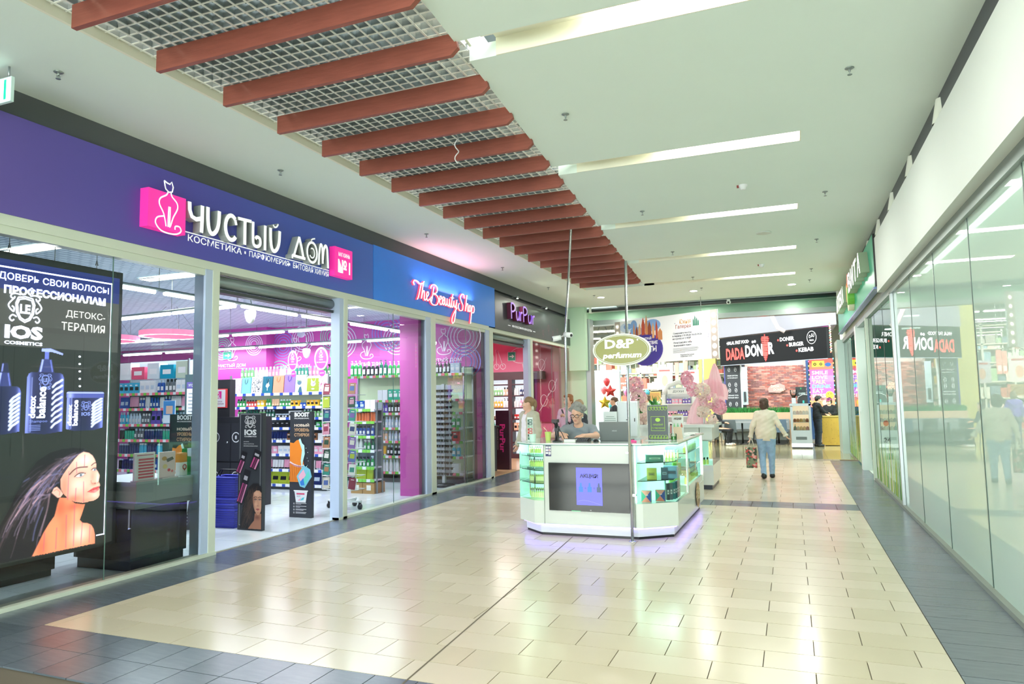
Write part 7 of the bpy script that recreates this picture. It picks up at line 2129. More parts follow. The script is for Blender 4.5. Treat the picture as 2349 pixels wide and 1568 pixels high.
for u0 in (0.03, L - .22):
    ar.rect(u0, 2.6, u0 + .2, 3.86, C('#b3a9a4'), 0, .011)
    for i in range(6):
        ar.ell(u0 + .1, 2.72 + i * .2, .075, .075, C('#f6efe6'), 0, .013, 14).ell(u0 + .1, 2.72 + i * .2, .04, .04, E('fffaf0', 1.5), 0, .015, 12)
ar.build('print', bn)
for u in (.5, L - .5):
    q = bo + bd.normalized() * u
    place(MB().tube([(q.x, q.y, 3.85), (q.x, q.y, 4.24)], .008, M_steel, 5).build('hanger'), bn)

# ================================================================ doner stand behind the portal
M_blk = mat('board_black', '#15161a', .6, spec=.15)
do = thing('doner_sign', 'long black fast food sign board with red and white lettering behind the portal', 'sign', (-.6, 25.1, 2.78))
so = Vector((-2.35, 26.5, 0)); sd_ = Vector((3.45, -2.85, 0)); LS = sd_.length
ar = Art(so, sd_)
ar.rect(0, 2.76, LS, 3.74, M_blk, -.25, 0)
ar.build('board', do)
ar = Art(so, sd_)
RD, WH = E('e8403c', .8), E('f4f6fa', .9)
ar.rect(0, 2.74, LS, 2.76, C('#9aa3b4'), -.02, .01)
ar.text('·HALAL FAST FOOD·', .35, 3.48, WH, .12, 1.05, bold=.02, n1=.01)
ar.text('DADA', .32, 2.93, RD, .42, .86, bold=.035, n1=.02)
ar.text('DON', 1.22, 2.99, WH, .42, .76, bold=.035, n1=.02).text('R', 2.23, 3.03, WH, .40, .24, bold=.035, n1=.02)
ar.ell(1.56, 3.5, .035, .045, WH, 0, .02, 12).ell(1.66, 3.51, .035, .045, WH, 0, .02, 12)
ar.rect(2.08, 2.8, 2.10, 3.72, RD, 0, .02)
for i in range(14):
    v = 2.84 + i * .058
    w = (.05, .08, .1, .13, .14, .15, .15, .16, .16, .17, .17, .19, .2, .17)[i]
    ar.poly([(2.09 - w * .8, v + .02), (2.09 + w * .8, v), (2.09 + w * .9, v + .04), (2.09 - w * .7, v + .055)], RD, 0, .024)
ar.text('E', 1.985, 3.0, RD, .41, .21, bold=.03, n1=.02)
for i, s in enumerate(('DONER', 'BURGER', 'KEBAB')):
    ar.text(s, 2.72 + i * .36, 3.42 - i * .2, WH, .13, .56, bold=.02, n1=.01).ell(2.64 + i * .36, 3.47 - i * .2, .03, .035, RD, 0, .01, 10)
ar.ring(3.95, 3.45, .17, .2, .014, WH, .01).text('حلال', 3.95, 3.44, WH, .13, .2, 'c', .01, n1=.01).text('HALAL', 3.95, 3.34, WH, .05, .16, 'c', .0, n1=.01)
ar.build('lettering', do)
struct('wall_kiosk', MB().prism([(-2.4, 26.6), (1.4, 23.5), (1.4, 27), (-2.4, 29)], 3.78, 4.9, mat('grey_roof', '#8f8e9a', .6)))
tag(MB().tube([(-.55, 24.4, 4.6), (-.45, 24.4, 4.2), (-.3, 24.4, 3.85), (-.1, 24.45, 3.72)], .07, mat('duct_pink', '#e8d4da', .4), 10).build('vent_duct'), 'pale pink bent duct coming down onto the doner sign', 'duct')
mb_ = thing('menu_column', 'dark menu column with white food icons at the left end of the doner stand', 'menu board', (-1.95, 26.6, 0))
MB().box(-.27, .27, 0, .15, 0, 2.76, mat('menu_dark', '#33353c', .4)).box(-.30, -.26, -.01, .15, 0, 2.76, C('#4a4a8f')).build('board', mb_)
a = Art((0, -.001, 0), UF)
IC = C('#d9dce2')
for v in (2.6, 2.05, 1.85, 1.35):
    for u in (-.12, .1):
        a.ring(u, v, .035, .07, .012, IC).stroke([(u - .03, v - .02), (u + .03, v + .03)], .012, IC)
for v, s in ((2.36, 'НАШИ БУРГЕРЫ'), (2.28, 'СТРОЙНЯТ'), (1.64, 'МЕНЬШЕ СЛОВ,'), (1.56, 'БОЛЬШЕ МЯСА')):
    a.text(s, 0, v, IC, .045, .36, 'c', .03)
a.mb.build('print', mb_)
MB().box(.27, .31, -.02, .15, 0, 2.76, C('#dfe6ea')).build('edge_trim', mb_)
# brick wall, brick by brick
wb2 = MB().box(-1.75, .75, 28.52, 28.7, 0, 3.75, mat('mortar', '#cfc0ba', .8))
wb2.box(-1.75, -1.62, 28.2, 28.52, 0, 3.75, C('#2b2d33')).box(.56, .75, 28.2, 28.52, 0, 3.75, C('#2f4f7f'))
wbk = struct('wall_brick', wb2)
BK = [mat('brick_%d' % i, c, .7, noise=.2, nscale=20) for i, c in enumerate(('#b06c62', '#a05c56', '#bd7f74', '#93686a', '#c69086', '#85605f'))]
bms = [MB().box(-.093, .093, -.02, .0, -.027, .027, m).mesh('brick') for m in BK]
nb_ = 0
for j in range(26):
    for i in range(11):
        x = -1.52 + i * .2 + (.1 if j % 2 else 0)
        if x < .5 and nb_ < 300:
            nb_ += 1
            link('brick', bms[qb.randrange(6)], wbk, (x, 28.52 + qb.uniform(-.004, .004), 1.16 + j * .0635))
nn = thing('neon_name', 'glowing orange neon name on a pale cloud shape on the brick wall', 'sign', (-.49, 28.44, 1.9))
a = Art((0, 0, 0), UF)
a.poly([(-.3, -.14), (.1, -.16), (.3, -.05), (.28, .12), (.1, .2), (-.25, .1), (-.32, 0)], C('#b89f9c'), -.02, 0)
a.text('DADA', -.06, .03, E('ffa88c', 1.2), .11, .3, 'c', .03, n1=.01).text('DONER', .06, -.1, E('ffa88c', 1.2), .11, .36, 'c', .03, n1=.01)
a.mb.build('panel', nn)
wp = thing('wall_cabinet', 'pale blue narrow cabinet with a dark telephone left of the bricks', 'cabinet', (-1.63, 28.18, 1.3))
MB().box(-.1, .1, -.02, .02, 0, 1.45, C('#bcd4dc')).box(-.1, .1, -.024, -.02, .98, .99, C('#7f96a0')).build('body', wp)
MB().box(-.05, .03, -.06, -.02, .12, .5, C('#3a4248')).build('telephone', wp)
# planter bench
pb_ = thing('planter_bench', 'wooden planter partition with artificial grass on top, behind the grey bench', 'planter', (-1.2, 25.95, 0))
M_pw = mat('planter_wood', '#c9a78c', .5, noise=.12, nscale=4, stretch=(14, 1, 1))
MB().box(-1.1, 1.15, 0, .3, .0, 1.05, M_pw).build('box', pb_)
gm_ = MB()
gq = random.Random(6)
gcs = [C('#1f6f2a'), C('#2f8f3a'), C('#175a24')]
for i in range(1600):
    x, y, h = gq.uniform(-1.08, 1.13), gq.uniform(.02, .28), gq.uniform(.12, .24)
    dx, dy = gq.uniform(-.06, .06), gq.uniform(-.08, .05)
    gm_.add([(x - .008, y, 1.04), (x + .008, y, 1.04), (x + dx, y + dy, 1.04 + h)], [(0, 1, 2)], gcs[i % 3])
o = gm_.build('grass', pb_); o['kind'] = 'stuff'
bh = thing('upholstered_bench', 'long dark grey upholstered bench in front of the grass planter', 'bench', (-1.2, 25.55, 0))
M_up = mat('grey_cloth', '#7f8588', .8, noise=.15, nscale=30)
MB().box(-1.1, 1.1, .05, .38, .12, .42, M_up).build('base', bh)
MB().box(-1.1, 1.1, -.1, .38, .42, .5, M_up).build('seat', bh)
MB().box(-1.1, 1.1, .26, .38, .5, .82, M_up).build('backrest', bh)
MB().box(-1.05, 1.05, .08, .36, 0, .12, C('#3a3d40')).build('plinth', bh)
def chair(x, y, rz, label, c):
    t = thing('cafe_chair', label, 'chair', (x, y, 0), rz, 'cafe chairs at the bench')
    m = mat('chair_' + c[1:], c, .7, noise=.1, nscale=20)
    MB().box(-.2, .2, -.2, .2, .42, .49, m).build('seat', t)
    MB().add([(-.2, -.2, .46), (.2, -.2, .46), (.18, -.26, .84), (-.18, -.26, .84), (-.2, -.15, .46), (.2, -.15, .46), (.18, -.22, .84), (-.18, -.22, .84)], [(0, 1, 2, 3), (7, 6, 5, 4), (3, 2, 6, 7), (1, 5, 6, 2), (4, 0, 3, 7), (0, 4, 5, 1)], m).build('backrest', t)
    for sx in (-1, 1):
        for sy in (-1, 1):
            MB().tube([(sx * .15, sy * .15, .43), (sx * .21, sy * .21, 0)], [.014, .01], M_black, 6).build('leg', t)
chair(-1.95, 24.75, 0, 'slate grey cafe chair with its back to the camera, left of the walking shopper', '#5f6a70')
chair(-1.05, 24.85, .1, 'dark grey cafe chair behind the walking shopper', '#565d62')
chair(-.35, 24.85, -.1, 'blue-grey cafe chair between the walking shopper and the display fridge', '#5d7388')
for x, lab in ((-1.9, 'small cafe table with pedestal by the left grey chair'), (-.75, 'small cafe table with pedestal behind the walking shopper')):
    t = thing('cafe_table', lab, 'table', (x + .3, 25.15, 0))
    MB().box(-.3, .3, -.25, .25, .72, .75, C('#8a8f94')).build('tabletop', t)
    MB().tube([(0, 0, .02), (0, 0, .72)], .03, M_black, 8).build('pedestal', t)
    MB().lathe([(.2, 0), (.2, .015), (.03, .03)], M_black, 14).build('base', t)
# pastry fridge
fg = thing('display_fridge', 'silver pastry display fridge with lit warm shelves at the end of the corridor', 'fridge', (.24, 23.2, 0))
M_sv = mat('fridge_silver', '#9da7ab', .3, metal=.3)
b = MB().box(-.29, .3, .0, .6, .04, .55, M_sv).box(-.28, .29, .02, .58, 0, .04, M_black)
b.build('base_cabinet', fg)
MB().box(-.16, .15, -.006, .0, .27, .36, C('#5f696d')).box(-.29, .3, -.004, 0, .05, .16, M_chrome).build('grille', fg)
MB().box(-.29, -.22, .02, .6, .55, 1.28, M_sv).box(.24, .3, .02, .6, .55, 1.36, M_sv).prism([(-.29, .02), (.3, .02), (.3, .6), (-.29, .6)], 1.3, 1.37, M_sv).build('frame', fg)
MB().box(-.22, .24, .52, .56, .55, 1.3, mat('fridge_lit', '#f2cf96', .5, emit=.35)).build('lit_back', fg)
MB().quad((-.22, .02, .55), (.24, .02, .55), (.24, .02, 1.3), (-.22, .02, 1.3), G_clear).build('front_glass', fg)
fq = random.Random(9)
for z in (.56, .8, 1.04):
    MB().box(-.22, .24, .05, .5, z - .012, z, C('#e9d9b8')).build('shelf', fg)
    for i in range(5):
        c = fq.choice(('#d98a3a', '#c96a34', '#e8b45a', '#a8522f', '#e9d2a0'))
        o = MB().lathe([(.04, 0), (.043, .07), (.02, .11)], C(c), 8).build('pastry', None, (.24 - .17 + i * .088, 23.36, z))
        tag(o, 'pastry on the %s shelf of the display fridge, %s' % ({.56: 'lowest', .8: 'middle', 1.04: 'top'}[z], ('far left', 'left of centre', 'in the centre', 'right of centre', 'far right')[i]), 'pastry', 'pastries in the display fridge')
tag(MB().lathe([(.02, 0), (.022, .1), (.008, .14), (.008, .18)], C('#2f7f3a'), 8).build('small_bottle', None, (.07, 23.28, .561)), 'small green bottle in the lower left of the display fridge', 'bottle')
bc = thing('bar_counter', 'narrow grey bar counter behind the display fridge', 'counter', (.25, 24.15, 0))
MB().box(-.3, .25, -.2, .25, 0, 1.3, C('#8f969a')).build('body', bc)
MB().box(-.32, .27, -.22, .27, 1.3, 1.34, C('#c9d0d2')).build('worktop', bc)
cg = thing('coffee_grinder', 'coffee grinder with glass hopper of beans on the bar counter', 'grinder', (.07, 24.05, 1.341))
MB().box(-.06, .06, -.06, .08, 0, .2, M_steel).build('body', cg)
MB().lathe([(.04, .2), (.1, .34), (.1, .46)], G_clear, 12).build('hopper', cg)
MB().lathe([(.038, .205), (.075, .3)], C('#5a3420'), 12).build('beans', cg)
cm = thing('coffee_machine', 'black espresso machine with chrome pipe beside the grinder', 'coffee machine', (.33, 24.1, 1.341))
MB().box(-.15, .15, -.12, .15, 0, .28, M_black).build('body', cm)
MB().tube([(-.16, -.14, .1), (-.12, -.14, .24), (.0, -.14, .3), (.14, -.14, .3)], .012, M_chrome, 6).build('steam_pipe', cm)
MB().box(.0, .05, -.14, -.12, .03, .12, C('#3fb4b0')).build('cup_light', cm)
cbd = thing('chalk_sign', 'small black sign with green emblem above the espresso machine', 'sign', (.30, 24.35, 1.341))
MB().box(-.16, .16, 0, .02, .26, .55, C('#2b3336')).tube([(0, .01, 0), (0, .01, .28)], .01, M_black, 5).build('board', cbd)
a = Art((0, -.001, 0), UF)
a.ell(0, .5, .022, .03, C('#2f9a5f'), 0, .004, 10).text('COFFEE', .03, .31, C('#d9e4e6'), .06, .2, 'c', .02)
a.mb.build('print', cbd)
# neon poster and wooden counter
np_ = thing('slogan_poster', 'tall backlit rainbow poster reading smile love talk drink eat kiss', 'poster', (.99, 25.85, 1.2))
q0 = Art((0, 0, 0), UF)
q0.rect(-.40, 0, .40, 1.72, C('#3a2a3a'), -.03, 0)
for i, c in enumerate(('f2906a', 'f27f7a', 'c95fd8', '9f6ae8', 'b07af0', 'e8609a', 'f0705a', 'e8504a')):
    q0.rect(-.37, .02 + i * .212, .37, .02 + (i + 1) * .212, E(c, .6), 0, .003)
for i, (s, c) in enumerate((('SMILE', 'ffd0e8'), ('LOVE', 'ffb8c0'), ('TALK', 'ffe05a'), ('DRINK', '5af0d8'), ('EAT', 'e8d4ff'), ('KISS', 'ffd8ff'))):
    q0.text(s, -.30, 1.12 - i * .155, E(c, 1.5), .12, (.5, .48, .42, .58, .34, .4)[i], n1=.008, bold=.01)
q0.rect(-.28, 1.38, .10, 1.58, E('e0c83a', 1.2), 0, .006)
for u in (-.19, 0.0):
    q0.ell(u, 1.47, .05, .05, C('#33282a'), 0, .009, 14).ell(u, 1.47, .02, .02, E('e0c83a', 1.2), 0, .011, 10)
q0.ell(.22, 1.45, .1, .07, C('#3a6fc0'), 0, .006, 14)
q0.ell(.22, .42, .125, .13, E('e8d83a', 1.3), 0, .008, 24).ell(.18, .46, .014, .025, C('#2a2420'), 0, .011, 8).ell(.26, .46, .014, .025, C('#2a2420'), 0, .011, 8).ring(.22, .41, .07, .07, .014, C('#2a2420'), .011, 12, PI * 1.1, PI * 1.9)
q0.ell(-.2, .16, .08, .1, E('e8a03a', 1.1), 0, .007, 16).ell(.08, .16, .1, .1, E('f0a08a', 1.1), 0, .007, 16)
for i in range(22):
    q0.rect(-.40 + .77 * (i % 2), .05 + i * .075, -.37 + .77 * (i % 2), .09 + i * .075, E(('f25a9a', '5ad8f0', 'e8e05a', 'f0a05a')[i % 4], 1.4), 0, .006)
q0.mb.build('print', np_)
MB().box(-.06, .06, .03, .08, -1.2, .2, M_black).box(-.3, .3, -.1, .2, -1.2, -1.18, M_black).build('stand', np_)
wc = thing('plywood_counter', 'yellow knotty plywood counter at the right end of the food stand', 'counter', (1.15, 24.6, 0))
M_ply = mat('plywood', '#d3a345', .5, noise=.14, nscale=3, stretch=(6, 1, 1))
MB().box(-.27, .25, 0, .6, .02, .92, M_ply).build('body', wc)
MB().box(-.29, .27, -.02, .62, .92, .945, mat('ply_top', '#e3bd6a', .4)).build('worktop', wc)
a = Art((0, -.001, 0), UF)
for i in range(26):
    u, v = gq.uniform(-.25, .23), gq.uniform(.05, .9)
    a.ell(u, v, .008, .006, C('#7a4f22'), 0, .0015, 8)
a.mb.build('knots', wc)
pk_ = thing('pink_neon_blob', 'vertical magenta neon tassel sign beside the green pharmacy board', 'sign', (1.12, 24.2, 3.2))
for i in range(7):
    MB().tube([(-.07 + i * .022, 0, .06 * (i % 3)), (-.06 + i * .02, .0, .75 - .05 * (i % 2))], .016, E('ff5ad0', 2.2), 5).build('tube', pk_)
MB().box(-.12, .12, .03, .05, .0, 1.15, C('#2a2530')).build('backing', pk_)
gl = thing('bead_garland', 'multicoloured bead garland hanging by the end of the green fascia', 'garland', (1.17, 22.9, 2.9))
for i in range(26):
    MB().ball((.015 * (i % 2), 0, i * .036), .022, E(('ff6a5a', 'ffe08a', '7ae8a0', 'ff9ad0')[i % 4], 1.3), 6, 5).build('bead', gl)
# ================================================================ flower island behind the perfume kiosk
isl = thing('flower_island', 'white second island counter with lit glass vitrine behind the perfume kiosk', 'counter', (-2.3, 13.1, 0))
MB().box(-.95, .98, -.4, .9, .08, .42, M_kw).box(-.95, .76, -.4, .9, .42, 1.08, M_kw).build('body', isl)
MB().box(-.93, .95, -.37, .87, 0.0, .08, mat('island_plinth', '#3d4350', .3)).build('plinth', isl)
MB().box(.77, .97, -.39, -.36, .84, 1.08, M_kw).box(.77, .98, -.4, .9, .86, 1.08, M_kw).build('head', isl)
MB().quad((.77, -.395, .42), (.965, -.395, .42), (.965, -.395, .86), (.77, -.395, .86), G_vit).quad((.975, -.39, .42), (.975, .88, .42), (.975, .88, .86), (.975, -.39, .86), glass('mirror_dark', '#444a48', 1.8)).build('vitrine_glass', isl)
MB().box(.765, .775, -.38, .88, .42, .86, M_kin).box(.78, .97, -.38, .88, .41, .425, M_kin).build('vitrine_back', isl)
MB().box(-1.0, 1.03, -.46, .95, 1.08, 1.13, M_kw).build('worktop', isl)
for i in range(4):
    tag(link('perfume_bottle', bottle_mesh(GRN[i % 4], C('#33433c'), .12, .04), None, (-1.48 + .05 * (i % 2), 12.78 + .04 * i, .426 if i < 2 else .426)), ('dark-capped green bottle in the vitrine of the second island, front left', 'dark-capped green bottle in the vitrine of the second island, front right', 'dark-capped green bottle in the vitrine of the second island, back left', 'dark-capped green bottle in the vitrine of the second island, back right')[i], 'perfume bottle', 'bottles in the second island')
# flowers: each bloom is a rosette of petals
fq = random.Random(31)
def bloom(m, m2, r_, n=9):
    b = MB()
    for ring_, (k, rr, tilt) in enumerate(((n, 1.0, .25), (n - 3, .66, .7), (4, .36, 1.1))):
        for i in range(k):
            a0 = 2 * PI * (i + .5 * ring_) / k
            c, s = math.cos(a0), math.sin(a0)
            w = r_ * rr * .5
            p0 = (0, 0, .02 * ring_ * r_)
            p1 = (r_ * rr * .6 * c * math.cos(tilt) - w * s, r_ * rr * .6 * s * math.cos(tilt) + w * c, r_ * rr * .6 * math.sin(tilt))
            p2 = (r_ * rr * c * math.cos(tilt), r_ * rr * s * math.cos(tilt), r_ * rr * math.sin(tilt) * 1.1)
            p3 = (r_ * rr * .6 * c * math.cos(tilt) + w * s, r_ * rr * .6 * s * math.cos(tilt) - w * c, r_ * rr * .6 * math.sin(tilt))
            b.add([p0, p3, p2, p1], [(0, 1, 2, 3)], m if ring_ < 2 else m2)
    return b.mesh('bloom')
PK = [petal(c) for c in ('#fde6e1', '#fbd4e0', '#fdece2', '#f9c2d4', '#fdf4ea')]
BM = [bloom(PK[i], PK[(i + 2) % 5], .038, 9) for i in range(5)]
def arrangement(label, loc, blobs, stem, n):
    t = thing('flower_arrangement', label, 'flowers', loc)
    stem.build('stem', t)
    cnt = 0
    for (cx, cy, cz, rx, ry, rz_, pal, k) in blobs:
        for _ in range(k):
            v = Vector((fq.gauss(0, 1), fq.gauss(0, 1), fq.gauss(0, 1))).normalized()
            p = (cx + v.x * rx, cy + v.y * ry, cz + v.z * rz_)
            o = link('bloom', BM[fq.choice(pal)], t, p)
            o.rotation_mode = 'QUATERNION'
            o.rotation_quaternion = Vector((0, 0, 1)).rotation_difference(Vector((v.x, v.y - .35, v.z)))
            s = fq.uniform(.75, 1.25)
            o.scale = (s, s, s)
    fl = MB()
    for (cx, cy, cz, rx, ry, rz_, pal, k) in blobs:
        for _ in range(k * 5):
            v = Vector((fq.gauss(0, 1), fq.gauss(0, 1), fq.gauss(0, 1))).normalized() * fq.uniform(.75, 1.12)
            p = Vector((cx + v.x * rx, cy + v.y * ry, cz + v.z * rz_))
            a0, q = fq.uniform(0, 2 * PI), fq.uniform(.012, .022)
            e1 = Vector((math.cos(a0), fq.uniform(-.5, .5), math.sin(a0))) * q
            e2 = Vector((-math.sin(a0), fq.uniform(-.5, .5), math.cos(a0))) * q
            fl.add([p - e1, p - e2, p + e1, p + e2], [(0, 1, 2, 3)], PK[fq.choice(pal)])
    o = fl.build('small_florets', t)
    o['kind'] = 'stuff'
    return t
arrangement('tall column of peach and pink blossoms behind the white key cabinet', (-2.62, 12.85, 1.131), [(-.05, 0, .72, .13, .1, .14, (1, 0, 3), 48), (.0, 0, .48, .14, .1, .16, (0, 1), 50), (.06, 0, .22, .13, .1, .2, (0, 2), 56), (.04, 0, .0, .1, .1, .14, (2, 0), 30)], MB().tube([(0, .03, 0), (0, .03, .7)], .03, C('#4f6f3f'), 6), 0)
fa = arrangement('big pink blossom cluster with trailing silk on a white stem, right of the dark sign', (-1.50, 13.2, 1.131), [(-.28, 0, .82, .10, .08, .14, (3, 1), 36), (-.18, -.02, .62, .10, .08, .12, (3, 1), 22), (-.02, -.05, .60, .14, .1, .13, (2, 4), 34), (.1, -.05, .42, .16, .1, .14, (1, 0), 40), (.28, -.02, .30, .12, .08, .13, (3, 1), 36), (.0, -.06, .22, .12, .09, .1, (4, 2), 26), (.15, -.02, .05, .09, .08, .1, (4, 0), 16)], MB().tube([(.0, 0, 0), (0, 0, .5), (.02, .02, 1.2)], .016, M_w, 8), 0)
def silk(pts_l, pts_r, yb, n=9):
    b = MB()
    vs, fs = [], []
    for (xl, z), (xr_, z2) in zip(pts_l, pts_r):
        for i in range(n):
            f = i / (n - 1)
            vs.append((xl + (xr_ - xl) * f, yb + .035 * math.sin(f * 14 + z * 3) * (.4 + .6 * abs(xr_ - xl) / .5), z + (z2 - z) * f))
    for j in range(len(pts_l) - 1):
        for i in range(n - 1):
            fs.append((j * n + i, j * n + i + 1, (j + 1) * n + i + 1, (j + 1) * n + i))
    return b.add(vs, fs, petal('#fbd2dc'), True)
silk([(.05, .55), (.08, .75), (.14, .95), (.19, 1.08)], [(.36, .48), (.34, .75), (.28, 1.0), (.23, 1.1)], .08, 13).build('silk_plume', fa)
silk([(-.05, .5), (-.08, .66), (-.02, .78), (.1, .82)], [(.42, .42), (.44, .58), (.4, .7), (.2, .8)], .11, 13).build('silk_plume', fa)
silk([(-.34, -.13), (-.32, .05), (-.24, .3), (-.12, .5)], [(.04, -.13), (.02, .1), (.06, .3), (.1, .5)], .06, 17).build('silk_drape', fa)
# ================================================================ hypermarket hall beyond the portal
struct('wall_hall', MB().box(-26, 12, 56, 56.3, 0, 9, mat('hall_wall', '#d6d8c8', .8)).box(-26.3, -26, 20, 56, 0, 9, MATS['hall_wall']).box(3.5, 3.7, 24, 56, 0, 9, MATS['hall_wall']))
tr = MB()
M_tr = mat('truss_grey', '#9aa39d', .5)
for y in (23, 27, 31, 36, 42, 49):
    tr.box(-26, 3.5, y - .06, y + .06, 6.1, 6.25, M_tr).box(-26, 3.5, y - .06, y + .06, 7.3, 7.42, M_tr)
    for i in range(28):
        x = -25 + i
        tr.add([(x, y - .04, 6.2), (x + .07, y - .04, 6.2), (x + .57, y - .04, 7.3), (x + .5, y - .04, 7.3)], [(0, 1, 2, 3)], M_tr)
        tr.add([(x + .5, y - .04, 7.3), (x + .57, y - .04, 7.3), (x + 1.07, y - .04, 6.2), (x + 1.0, y - .04, 6.2)], [(0, 1, 2, 3)], M_tr)
struct('ceiling.004', tr.box(-26, 3.5, 20.9, 56, 8.6, 8.7, mat('hall_roof', '#8f988e', .8)))
nl = 0
for y in (22.4, 24.6, 27, 29.5, 32.5, 36, 40, 45, 51):
    for x0, x1 in ((-16, -10.3), (-10, -5.2), (-5, -1 if y > 29 else -3.3)):
        z = 5.2 if y > 23 else 4.9
        t = thing('hall_lamp', 'long white lamp row in the store hall, %s rank from the portal, %s' % (ordn[[22.4, 24.6, 27, 29.5, 32.5, 36, 40, 45, 51].index(y)], {-16: 'left section', -10: 'middle section', -5: 'right section'}[x0]), 'ceiling light', (x0, y, z), 0, 'lamp rows in the store hall')
        MB().box(0, x1 - x0, -.06, .06, -.05, 0, E('fffdf0', 5)).build('diffuser', t)
        MB().box(0, x1 - x0, -.07, .07, 0, .06, M_w).build('housing', t)
# racks of the store: uprights, shelves and goods too small to pick apart
hq = random.Random(13)
HC = [C(c) for c in ('#d9dcd0', '#e9e6da', '#c96a5a', '#8fb0c0', '#d9b86a', '#9fbf8f', '#b0a9a0', '#e0c9c0', '#6f7f8f')]
for k, (x0, x1, y) in enumerate(((-15, -9.5, 33), (-9.2, -4.6, 35), (-13, -7, 40), (-6.5, -1.5, 39), (-14, -3, 47))):
    t = thing('store_rack', 'tall pale rack full of goods in the store hall, %s from the portal' % ordn[k], 'rack', ((x0 + x1) / 2, y, 0))
    w = (x1 - x0) / 2
    fb2 = MB()
    for i in range(int(w * 2 / 1.1) + 1):
        x = -w + i * 1.1
        fb2.box(x - .04, x + .04, 0, .08, 0, 4.6, C('#c9ccc0')).box(x - .04, x + .04, .9, .98, 0, 4.6, C('#c9ccc0'))
    for z in (.1, .75, 1.4, 2.1, 2.9, 3.7, 4.5):
        fb2.box(-w, w, 0, .98, z - .05, z, C('#d9d6c4'))
    fb2.build('frame', t)
    g = MB()
    for z in (.1, .75, 1.4, 2.1, 2.9, 3.7):
        x = -w + .08
        while x < w - .2:
            a_ = hq.uniform(.12, .4)
            g.box(x, x + a_ * .93, .05, .8, z, z + hq.uniform(.2, .55), hq.choice(HC))
            x += a_
    o = g.build('goods', t); o['kind'] = 'stuff'
sb = thing('service_booth', 'white booth wall with pale blue top left in the hall, behind the balloons', 'booth', (-6.8, 26.2, 0))
MB().box(-.95, .75, 0, .2, 0, 2.65, C('#a3b3ba')).build('wall', sb)
MB().box(-.95, .75, -.02, .22, 2.65, 2.72, C('#bcd4e2')).build('cornice', sb)
rsg = thing('red_store_sign', 'red hanging sign with a white bird and lettering deep in the store hall', 'sign', (-6.6, 30, 2.15))
MB().box(-.58, .6, 0, .04, 0, .38, C('#e8584a')).build('board', rsg)
a = Art((0, -.001, 0), UF)
a.text('обслуживания', .0, .08, PT, .1, 1.0, 'c', .03).poly([(-.08, .24), (.02, .26), (.1, .33), (.04, .31), (-.02, .30), (-.06, .27)], PT)
a.mb.build('lettering', rsg)
MB().tube([(-.4, .02, .38), (-.4, .02, 3.0)], .01, M_w, 4).tube([(.4, .02, .38), (.4, .02, 3.0)], .01, M_w, 4).build('hanger', rsg)
for x, y, z, lab in ((-4.6, 31, 2.3, 'narrow red vertical flag sign in the hall, left of the green pillar'), (-3.95, 29, 2.25, 'narrow red vertical flag sign in the hall, close to the green pillar')):
    t = thing('flag_sign', lab, 'sign', (x, y, z))
    MB().box(-.08, .08, 0, .03, 0, .85, C('#e8948a')).box(-.05, .05, -.004, 0, .1, .3, C('#f4e6e2')).build('board', t)
    MB().tube([(0, .015, .85), (0, .015, 2.9)], .008, M_w, 4).build('hanger', t)
struct('column_2', MB().box(-3.55, -2.85, 30, 30.5, 0, 8.6, mat('olive_pillar', '#b9b368', .6)))
# balloons
def star(t, c, cc_, s, z):
    b = MB()
    P5 = [(s * (1 if i % 2 == 0 else .5) * math.sin(PI * i / 5), s * (1 if i % 2 == 0 else .5) * math.cos(PI * i / 5)) for i in range(10)]
    vs = [(x, 0, z + y) for x, y in P5] + [(0, -.09, z), (0, .09, z)]
    b.add(vs, [(i, (i + 1) % 10, 10) for i in range(10)] + [((i + 1) % 10, i, 11) for i in range(10)], c)
    b.build('foil', t)
BALL = ((-5.3, 20.9, 1.5, '#c9a02f', 'star', 'gold foil star balloon at the left of the portal'), (-5.22, 21.3, 1.85, '#b8322f', 'star', 'dark red foil star balloon above the gold one'), (-5.05, 20.8, 1.38, '#3fb4c4', 'ball', 'teal balloon below the gold star'), (-5.6, 22.0, 1.9, '#f0707a', 'ball', 'coral pink balloon at the far left of the portal'), (-4.95, 22.4, 1.82, '#f08ac0', 'ball', 'pink balloon over the dark-haired customer'), (-4.72, 23.2, 1.86, '#e89a4a', 'ball', 'orange balloon by the pink balloon'), (-5.4, 21.6, 2.15, '#d8404a', 'ball', 'red balloon topmost of the bunch'), (-4.6, 24.0, 1.78, '#3f8fa0', 'ball', 'dark teal balloon above the blossoms'))
for x, y, z, c, kd, lab in BALL:
    t = thing('balloon', lab, 'balloon', (x, y, 0))
    m = mat('foil_' + c[1:], c, .18, metal=.5 if kd == 'star' else 0.0)
    if kd == 'star':
        star(t, m, m, .21, z)
    else:
        MB().lathe([(.005, z - .15), (.06, z - .1), (.105, z), (.1, z + .06), (.05, z + .12), (.002, z + .14)], m, 12).build('bulb', t)
    MB().tube([(0, 0, z - .14), (.02, 0, .9), (0, 0, .06)], .003, M_w, 4).build('string', t)
    MB().lathe([(.05, 0), (.05, .04), (.02, .06)], m, 10).build('weight', t)
